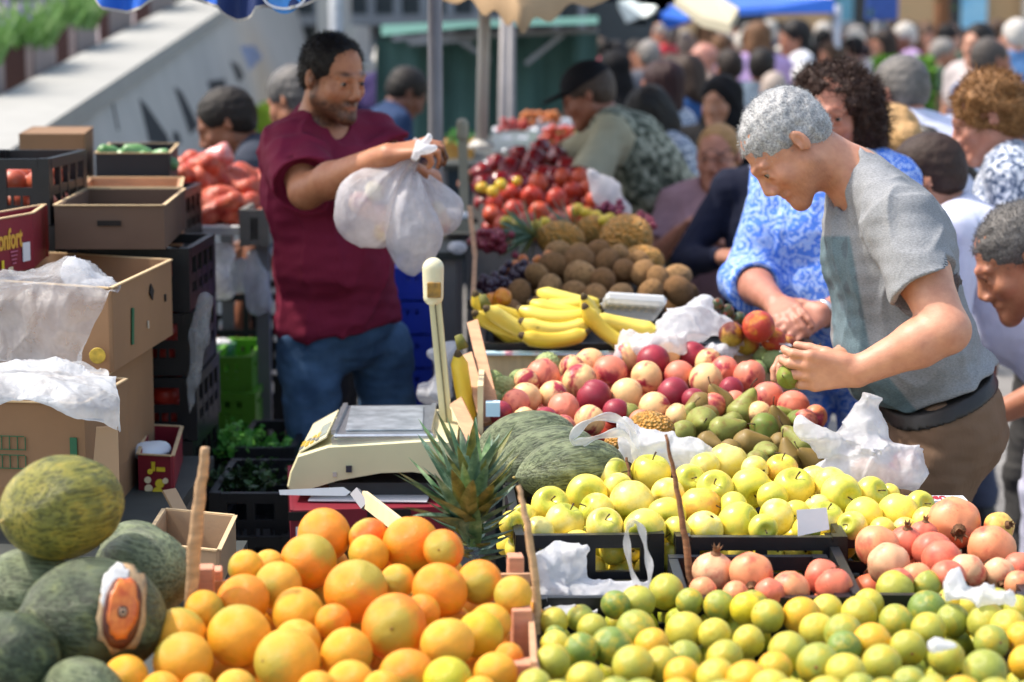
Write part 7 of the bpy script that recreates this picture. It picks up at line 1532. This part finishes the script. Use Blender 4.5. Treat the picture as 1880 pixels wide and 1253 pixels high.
# second scale behind, with bare pole
s2 = empty('scale', P(850, 420, 6.9), 'second scale with tall bare pole and white platter, further back', 'scale'); MB().bar(P(853, 400, 6.9)-s2.location, P(849, 245, 6.9)-s2.location, .030, .02, up=(0, 1, 0)).build('pole', mat('old_cream', '#8f8a78', .5, .1), s2); S = Shape(); S.cap(P(849, 250, 6.9), P(849, 228, 6.9), .020, k=.01); surf(S, .006, 'display_head', MATS['old_cream'], s2)
MB().box((-.02, 0, .02), (.10, .25, .04)).build('housing', MATS['old_cream'], s2); MB().box((-.02, 0, .05), (.09, .24, .012)).build('platter', WHITE, s2)
table(-.30, -.14, 6.4, 7.4, P(850, 424, 6.9).z-.02, 'narrow stand under the second scale', TT, skirt=False); bag('white packet on the narrow stand under the second scale', [('e', 840, 455, 6.4, 20, .04, 12)], .008, 50, h_=.006, seed=31)
# onion nets
NET = fruit_mat('onion_net', .5, other='#d2402c', otherp=(.40, .60), osc=.5, pores=3, pstr=.5, spec=.3)
def sack(px, py, Y, w_, h_, label, c, seed):
    S = Shape(); rr = random.Random(seed); cen = A3(P(px, py, Y))
    for i in range(95):
        d = A3([rr.gauss(0, .42)*w_, rr.gauss(0, .4)*.12, rr.gauss(0, .40)*h_]); S.ell(cen+d, (.031, .031, .030), k=.012)
    o = surf(S, .008, 'onion_net', NETO); o.color = col(c); return tag(o, label, 'onion sack', 'red net sacks of onions')
NETO = mat('red_net', '#a8281c', .5, .5, 26, .5, 70, c2='#cf6a4c')
for k, a_ in enumerate([(368, 330, 6.7, .07, .042), (430, 338, 6.75, .07, .042), (465, 352, 6.8, .05, .045), (400, 380, 6.6, .085, .045), (375, 392, 6.65, .05, .04), (450, 390, 6.65, .06, .04), (385, 308, 6.75, .045, .025)]): sack(*a_, ['upper left red net sack of onions', 'upper middle red net sack, beside the crouching man', 'right red net sack against the maroon shirt', 'lower middle red net sack of onions', 'lower left red net sack of onions', 'lower right red net sack of onions', 'topmost red net sack with tied pink end'][k], '#c04030', k)
table(P(345, 0, 6.5).x-.02, P(490, 0, 6.5).x+.03, 6.4, 7.1, P(400, 412, 6.5).z, 'white-topped table under the onion nets', WHITE, skirt=False)
crate_px(440, 492, 385, 6.3, .3, .11, 'grey box at the right end of the onion table', m=mat('grey_box', '#77746c', .6, .1), slots=False, name='box', cat='box')
chunk('red_wrap', [(P(400, 285, 6.7), (.04, .03, .02)), (P(350, 310, 6.65), (.03, .03, .02)), (P(415, 290, 6.7), (.012, .012, .05))], .014, .006, mat('pink_plastic', '#d0605a', .3, .3, 30, c2='#e6a8a4'), 'pink shiny plastic tied on top of the onion nets', 'plastic wrap')
for k, (x, y, Y, w_) in enumerate([(470, 760, 6.6, .14), (440, 790, 6.3, .1), (500, 735, 7.2, .12), (560, 720, 8, .1), (655, 745, 6.4, .10)]):
    q = Gz(x, y+90, .012+.004*k); o = MB().box((0, 0, 0), (w_*1.4, w_, .002), Matrix.Rotation(.3*k, 3, 'Z')).build('paper_litter', WHITE); o.location = q; tag(o, ['white paper on the ground beside the lime crates', 'white paper on the ground behind the parsley', 'white sheet on the ground behind the aisle', 'far white scrap on the ground left of the jeans', 'white scrap on the ground between the legs in jeans'][k], 'paper')
crate((P(560, 0, 6.9).x-.18, 7.2, 0), .30, .4, .30, .1, 'dark crate on the ground in the aisle behind the man in maroon', group=GC)
crate((P(430, 0, 7).x, 7.2, .0), .34, .4, .30, -.1, 'dark crate on the ground under the hanging bags', group=GC); crate((P(430, 0, 7).x, 7.2, .31), .34, .4, .28, -.1, 'dark crate stacked under the hanging bags', group=GC); crate((P(430, 0, 7).x+.01, 7.2, .60), .34, .4, .26, 0.05, 'top dark crate under the hanging bags', group=GC)
# ---------------------------------------------------------------- the other people
def H(px, py, h): # head centre and distance from head height in the picture
    Y = FPX*.235/h; p = P(px, py, Y); return p.x, Y, p.z
def ppl(label, px, py, h, heading, look, lean=0, hp=0, hy=0, hr=0, hands=None, vox=.009, turn=0, Y=None, sc=None, name='person'):
    x, Yq, z = H(px, py, h)
    global LASTJ
    if Y: p = P(px, py, Y); x, Yq, z = p.x, Y, p.z
    g = max(0, (Yq-16)*.02) if Yq > 16 else 0; gz = min(z-1.50, 0) if z < 1.4 else 0
    J = stand(x, Yq, z, heading, lean, hp, hy, hr, hands, 0.0 if z > 1.42 else 0, look.get('w', 1), turn); J = dict(J); LASTJ = J
    if sc: look = dict(look, hs=sc)
    return person(name, label, J, look, h=vox, fold=.005)
BK, BRN, GRY, BLO = '#1a1512', '#33221a', '#8e8a86', '#a98457'
ppl('man with dark hair bending down behind the red onion nets', 414, 228, 96, 92, dict(skin='#8a5a40', hairc=BK, top='#353c4a', bottom='#2c2f38', w=1.0), lean=40, hp=26, Y=7.4)
ppl('grey-haired man in patterned blue-grey shirt behind the man in maroon', 538, 185, 78, 60, dict(skin='#a06e52', hairc='#6a6866', hairmat=SALT, topmat=SPOT, top='#8a94a4', bottom='#33363c', w=1.08, belly=.04, sleeve='short'), lean=8, hp=20, Y=7.6, hands=[(.25, .45, .95), (-.05, .35, 1.05)])
ppl('bald man in lime green shirt near the parapet end', 521, 163, 55, 170, dict(skin='#b98468', hair=None, top='#9ab83a', bottom='#555'), vox=.012)
ppl('white-haired person in purple seen from behind', 713, 110, 62, -15, dict(skin='#c49478', hair='set', hairc='#d9d6ce', top='#3a2f5c', bottom='#2c2c34', sleeve='long', w=1.1), vox=.012)
ppl('dark-haired man in navy polo bending beside the grey post', 748, 172, 88, -70, dict(skin='#6f4635', hairc=BK, top='#1f3558', bottom='#22242c', w=1.05), lean=25, hp=35, hands=[(.2, .4, .95), (-.2, .4, .95)])
ppl('woman in pale lilac top behind the grey post', 792, 112, 56, 25, dict(skin='#b98468', hair='bob', hairc='#b08050', top='#9a96a4', bottom='#555a66', f=True, sleeve='none'), hp=15, vox=.012)
ppl('person in dark blue shirt between the two posts', 880, 142, 50, -60, dict(skin='#9a6a50', hairc=BK, top='#24405f', bottom='#22242c'), hp=25, lean=10, vox=.012)
ppl('person in grey top behind the white post', 905, 118, 46, 0, dict(skin='#8a5a44', hairc=BRN, top='#77757c', bottom='#22242c'), vox=.012)
def vest(T): pass
vm = ppl('man in black cap and mottled vest reaching across the tomatoes', 1078, 175, 100, 82, dict(skin='#9a6650', hair='short', hairc='#4c4038', cap='#15161c', top='#a8a48c', vest=CAMO, bottom='#4a5044', w=1.12, belly=.05, sleeve='short', slen=.9, slw=.03, topmat=CLOTH), lean=40, hp=25, hands=[(.10, .78, 1.17), (-.28, .62, 1.18)], Y=8.3, vox=.008)
ppl('woman with dark red hair behind the man in the vest', 1212, 160, 88, 60, dict(skin='#a87058', hair='bob', hairc='#2c0e12', top='#6c7688', topmat=SPOT, bottom='#333', f=True), lean=8, Y=10.3, vox=.011)
ppl('woman with black bob looking down beside the mottled vest', 1190, 215, 92, 110, dict(skin='#9a6a50', hair='bob', hairc='#15110f', topmat=SPOT, top='#a8b4bc', bottom='#333', f=True), lean=14, hp=35, Y=9.3, vox=.010)
ppl('woman in blue v-neck top with folded hands', 1255, 150, 84, 55, dict(skin='#a06c54', hair='bob', hairc='#3c2c22', top='#24497c', bottom='#20304c', f=True, w=1.1, vneck=.14, sleeve='short', slen=.8), hp=15, Y=10.6, hands=[(.08, .32, 1.05), (-.1, .32, 1.02)], vox=.010)
ppl('person in black headscarf behind the blonde woman', 1322, 190, 88, 150, dict(skin='#a87a60', hair='scarf', hairc='#0c0c10', top='#101014', bottom='#101014', sleeve='long', f=True), Y=9.8, vox=.010)
ppl('person in black headscarf farther left, above the cap', 1125, 135, 72, 20, dict(skin='#a87a60', hair='scarf', hairc='#0e0e12', top='#15151a', bottom='#15151a', sleeve='long', f=True), Y=12.2, vox=.012)
ppl('blonde woman with glasses and greyish pink blouse', 1318, 288, 112, 160, dict(skin='#b07a64', hair='crop', hairc='#a07a4c', top='#a08088', bottom='#444', f=True, w=.95), hp=6, Y=7.9, hands=[(.08, .25, 1.0), (-.1, .28, .96)], vox=.0072)
gl = empty('glasses', P(1318, 282, 7.8), 'thin dark glasses on the face of the blonde woman', 'glasses')
for s in (-1, 1): MB().tube([Vector((s*.033+.026*math.cos(a/12*2*math.pi), -.105, .02*math.sin(a/12*2*math.pi))) for a in range(13)], .0022, 6).build('rim', mat('glasses_frame', '#2a2022', .4), gl, True)
MB().tube([(-.008, -.105, .004), (.008, -.105, .004)], .002, 6).build('bridge', MATS['glasses_frame'], gl)
def btint(V):
    c = A3(P(1398, 400, 7.2)); T = np.ones((len(V), 4)); m = (np.abs(V[:, 0]-c[0]-.02) > .055) | (V[:, 1] > 7.3); T[m, :3] = A3(col('#141a30')[:3])/A3(col('#a4a9c8')[:3]); return T
ppl('man in navy blazer and pale shirt standing behind the man in grey', 1428, 262, 116, 170, dict(skin='#a87862', hair='short', hairc='#5a504c', top='#a4a9c8', topmat=CLOTHT, toptint=btint, bottom='#1c2030', w=1.0, belly=.03, sleeve='long'), hp=15, Y=7.2, hands=[(.16, .25, .98), (-.16, .28, .98)], vox=.009)
# woman in the blue floral dress
ppl('woman with dark curly hair in blue and white floral dress', 1530, 212, 172, 158, dict(skin='#b47c66', hair='curly', hairc='#3c2820', topmat=FLORAL, top='#fff', f=True, w=.88, belly=.04, sleeve='34', th=1.12, hem=-.30, bottom='#8aa0d8', botmat=FLORAL, nt=1.1, neck=.07, face=dict(lips=.7, blush=.15), fuzz=(7000, .022, .0011, .5), topname='dress'), hy=0, hp=4, Y=5.55, lean=6, hands=[(.06, .40, 1.04), (-.06, .42, 1.02)], vox=.0055)
wt = MB().tube([P(1428, 548, 5.28)+Vector((.030*math.cos(a)*.35, .03*math.sin(a), .032*math.sin(a+.5)*1.0)) for a in [i*math.pi/8 for i in range(17)]], .006, 8, sq=.6).build('wristwatch', mat('watch_steel', '#b8bcc0', .25, metal=.7), None, True) if False else None
wr, el = LASTJ['wr'][1], LASTJ['el'][1]; wd = nrm(wr-el); wc = wr-wd*.012; s1 = nrm(np.cross(wd, (0, 0, 1))); s2 = np.cross(wd, s1)
wt = MB().tube([tuple(wc+(s1*math.cos(i*math.pi/8)+s2*math.sin(i*math.pi/8))*.034) for i in range(17)], .007, 8, sq=.7).build('wristwatch', mat('watch_steel', '#b8bcc0', .25, metal=.7), None, True); tag(wt, 'steel wristwatch of the woman in the floral dress', 'watch')
ppl('grey-haired man in white shirt with black shoulder strap', 1650, 170, 122, 40, dict(skin='#b07a66', hair='short', hairc='#77736e', hairmat=SALT, top='#c9cde2', bottom='#44485a', w=1.12, belly=.04, sleeve='long'), lean=30, hp=15, Y=7.4, hands=[(.3, .4, .8), (-.3, .4, .8)], vox=.008)
ss = MB().tube([P(1665, 228, 7.05), P(1710, 240, 6.98), P(1765, 290, 6.95), P(1800, 335, 7.0), P(1815, 360, 7.05)], .016, 8, sq=.3).build('shoulder_strap', LEATHER, None, True); tag(ss, 'black bag strap across the white shirt', 'strap')
ppl('woman with blonde ponytail behind the man in white shirt', 1632, 262, 110, 20, dict(skin='#c08c74', hair='bun', hairc='#b08c5c', top='#c8c4c4', bottom='#555', f=True), lean=5, Y=6.9, vox=.010)
ppl('older woman with short auburn hair and speckled blouse', 1812, 215, 148, 78, dict(skin='#bb8672', hair='set', hairc='#8a6238', topmat=SPOT, top='#fff', bottom='#444', f=True, w=1.1, belly=.05, fuzz=(3500, .016, .0012, .4)), lean=16, hp=22, Y=6.1, vox=.006)
ppl('man in denim jacket with raised arm', 1822, 112, 82, -70, dict(skin='#a06c54', hair='thin', hairc='#4a4440', top='#2f4a70', topmat=DENIM, bottom='#333', sleeve='long', w=1.1), lean=12, Y=10.9, hands=[(.3, .3, 1.5), (-.25, .40, 1.40)], vox=.011)
ppl('person with thick black hair facing left behind the denim jacket', 1795, 82, 66, 130, dict(skin='#c09078', hair='short', hairc='#100c0a', top='#b0a8a8', bottom='#333'), Y=12.5, vox=.012)
ppl('white-haired man in light blue shirt at the right edge', 1862, 68, 62, 20, dict(skin='#c09078', hair='thin', hairc='#c4c0ba', top='#5c84b4', bottom='#333', sleeve='long'), Y=14, vox=.012)
nr = ppl('man with short dark grey hair bending in at the right edge', 1872, 478, 205, 84, dict(skin='#b47c5e', hair='buzz', hairc='#77736e', hairmat=SALT, top='#a3202c', bottom='#b9bcd0', w=1.08, belly=.03, sleeve='short', face=dict(beard=.2), fuzz=(7000, .008, .0006, 0)), lean=48, hp=30, Y=4.95, sc=1.08, hands=[(.3, .5, .75), (-.35, .3, .72)], vox=.005)
ppl('person in white-lilac shirt bending behind the man in grey', 1700, 330, 140, 70, dict(skin='#b98468', hair='short', hairc=BRN, top='#d2d6ea', bottom='#c4c6da', sleeve='long', w=1.12, belly=.04), lean=42, hp=20, Y=5.9, vox=.010)
# second row of the crowd: heads the photo shows one by one
SEC = [(1188, 105, 62, 30, 'thin', '#8a8682', '#777', 'bald-topped man with grey sides above the woman with red hair', '#b98a74', '#6a6c74'), (1290, 112, 62, 90, None, '#b5b0aa', '#777', 'pale bald man beside the black headscarf', '#b98474', '#8a7a70'), (1337, 125, 66, 20, 'short', '#2a201a', '#444', 'dark-haired man right of the pale bald man', '#9a6a54', '#44506a'), (1400, 125, 68, -20, 'short', '#1c1612', '#444', 'man with cropped black hair above the man in grey', '#8a5c48', '#5a6a7a'), (1230, 128, 56, 60, 'short', '#3a2c24', '#444', 'brown-haired person between two bald heads', '#a87860', '#555a66'), (1060, 112, 52, 160, 'short', '#4a3a30', '#444', 'person with wavy hair under the green canopy edge', '#b08068', '#3c444c'), (1420, 168, 70, 0, 'thin', '#a89a90', '#666', 'bald pinkish head just behind the cropped grey hair', '#b88874', '#8a8a94'), (1475, 150, 60, 10, 'set', '#c9c9c6', '#666', 'white-haired person left of the curly-haired woman', '#b98a74', '#c4c6cc'), (1462, 100, 48, 10, 'short', '#6a5a4c', '#666', 'person in pale grey top in mid crowd', '#b98a74', '#b8aeb4'), (1510, 80, 46, 0, 'scarf', '#14161a', '#222', 'person in black headscarf in mid crowd', '#a87a60', '#15161a'), (1500, 110, 48, 0, 'short', '#2c2420', '#222', 'dark round head left of the curly hair', '#a87a60', '#5a4c44'), (1545, 88, 48, 0, 'bob', '#8a5c40', '#222', 'person with auburn hair above the curly hair', '#a87a60', '#8a5a48'), (1612, 112, 44, 0, 'short', '#3c2010', '#222', 'person with dark red-brown hair in front of the hedge', '#a87a60', '#9a6a88'), (1565, 85, 50, 30, 'set', '#c9c4b8', '#222', 'person with cream hair and pale speckled top', '#b98a74', '#b8aca4'), (1260, 85, 50, 0, 'thin', '#9a8a80', '#222', 'person in light blue above the pale bald man', '#b98a74', '#7ab0c4'), (1100, 90, 40, 0, 'short', '#5a4a40', '#222', 'person in lilac-white shirt under the white umbrella', '#b98a74', '#c4c8e0'), (1075, 80, 40, 20, 'short', '#c4a080', '#222', 'fair-haired person beside the green canopy', '#b98a74', '#8a8478')]
for (px, py, h, hd, st_, hc, bt, lb, sk, tp) in SEC: ppl(lb, px, py, h, hd, dict(skin=sk, hair=st_, hairc=hc, top=tp, bottom='#33363f', sleeve='short'), vox=.013)
# far crowd: six figures copied with their own colours
PROTO = []
for k, (st_, sl, f, hd) in enumerate([('short', 'short', False, 0), ('bob', 'short', True, 0), ('long', 'none', True, 0), ('thin', 'long', False, 0), ('short', 'long', False, 0), ('scarf', 'long', True, 0)]):
    J = stand(0, 0, 1.58, hd, 3, 8, 0, 0, [(.2, .25, 1.0), None] if k % 2 else None); PROTO.append(person('person', 'x', J, dict(hair=st_, sleeve=sl, f=f), h=.017, fold=.006))
def copy_person(proto, loc, rz, sc, cols, label, group):
    r = proto.copy(); link(r); r['label'] = label; r['group'] = group
    M_ = Matrix.Translation(loc) @ Matrix.Rotation(rz, 4, 'Z') @ Matrix.Scale(sc, 4); r.matrix_world = M_ @ proto.matrix_world
    for ch in proto.children:
        c = ch.copy(); link(c); c.parent = r; c.matrix_parent_inverse = ch.matrix_parent_inverse.copy(); nm = ch.name.split('.')[0]
        c.color = col({'body': cols[0], 'hair': cols[1], 'headscarf': cols[1], 'shirt': cols[2], 'trousers': cols[3], 'shoes': '#222222'}.get(nm, '#444444'))
    return r
bpy.context.view_layer.update()
rc = random.Random(5); far = []
tops = [('#c23a44', 'red'), ('#c8406a', 'pink'), ('#b49ac8', 'lilac'), ('#c9ccd4', 'white'), ('#39455c', 'navy'), ('#1d1f24', 'black'), ('#6f8fb4', 'light blue'), ('#8a8478', 'grey'), ('#9a3030', 'dark red'), ('#c0a890', 'beige'), ('#5a6a5a', 'olive'), ('#d8d0c0', 'cream'), ('#7a6a80', 'mauve')]
def spot_ok(x, y, L, d): return all((x-a)**2+(y-b)**2 > d*d for a, b in L)
L = []
for (px, Y, ci) in [(1590, 24, 0), (1598, 22, 0), (1640, 23, 1), (1700, 22, 8), (1712, 19.5, 2), (1738, 21, 2), (1580, 21, 2), (1570, 23, 3), (1620, 25, 6), (1660, 24, 7), (1680, 25, 3), (1750, 20, 5), (1440, 20, 3), (1330, 27, 8), (1410, 28, 4), (1555, 26, 9)]: L.append((P(px, 80, Y).x, Y)); far.append((px, Y, ci))
n = 0
while len(far) < 165 and n < 14000:
    n += 1; Y = rc.uniform(15, 42); px = rc.uniform(1040, 1885)
    if px < 1130 and Y < 22: continue
    x = P(px, 80, Y).x
    if not spot_ok(x, Y, L, .42): continue
    if 15 < Y < 17.2 and 1600 < px < 1750: continue
    L.append((x, Y)); far.append((px, Y, rc.randrange(len(tops))))
far.sort()
hairs = ['#1c1612', '#2c201a', '#4a3526', '#8a8682', '#c9c4bc', '#6a4a30', '#151112']
for i, (px, Y, ci) in enumerate(far):
    sc = rc.uniform(.93, 1.08); g = max(0, (Y-16)*.0073); pr = PROTO[5] if (ci == 5 and rc.random() < .5) else PROTO[rc.randrange(5)]
    hc = rc.choice(hairs) if pr is not PROTO[5] else '#121216'
    copy_person(pr, (P(px, 80, Y).x, Y, g), rc.uniform(0, 6.28), sc, (rc.choice(['#b98a74', '#a87860', '#8a5c48', '#c49a84']), hc, tops[ci][0], rc.choice(['#2c3040', '#3a4458', '#4a4640', '#20222a'])), 'person in %s top in the far crowd, %s from the left there' % (tops[ci][1], ordw(i)), 'people in the far crowd')
for p_ in PROTO:
    for c in list(p_.children): bpy.data.objects.remove(c)
    bpy.data.objects.remove(p_)
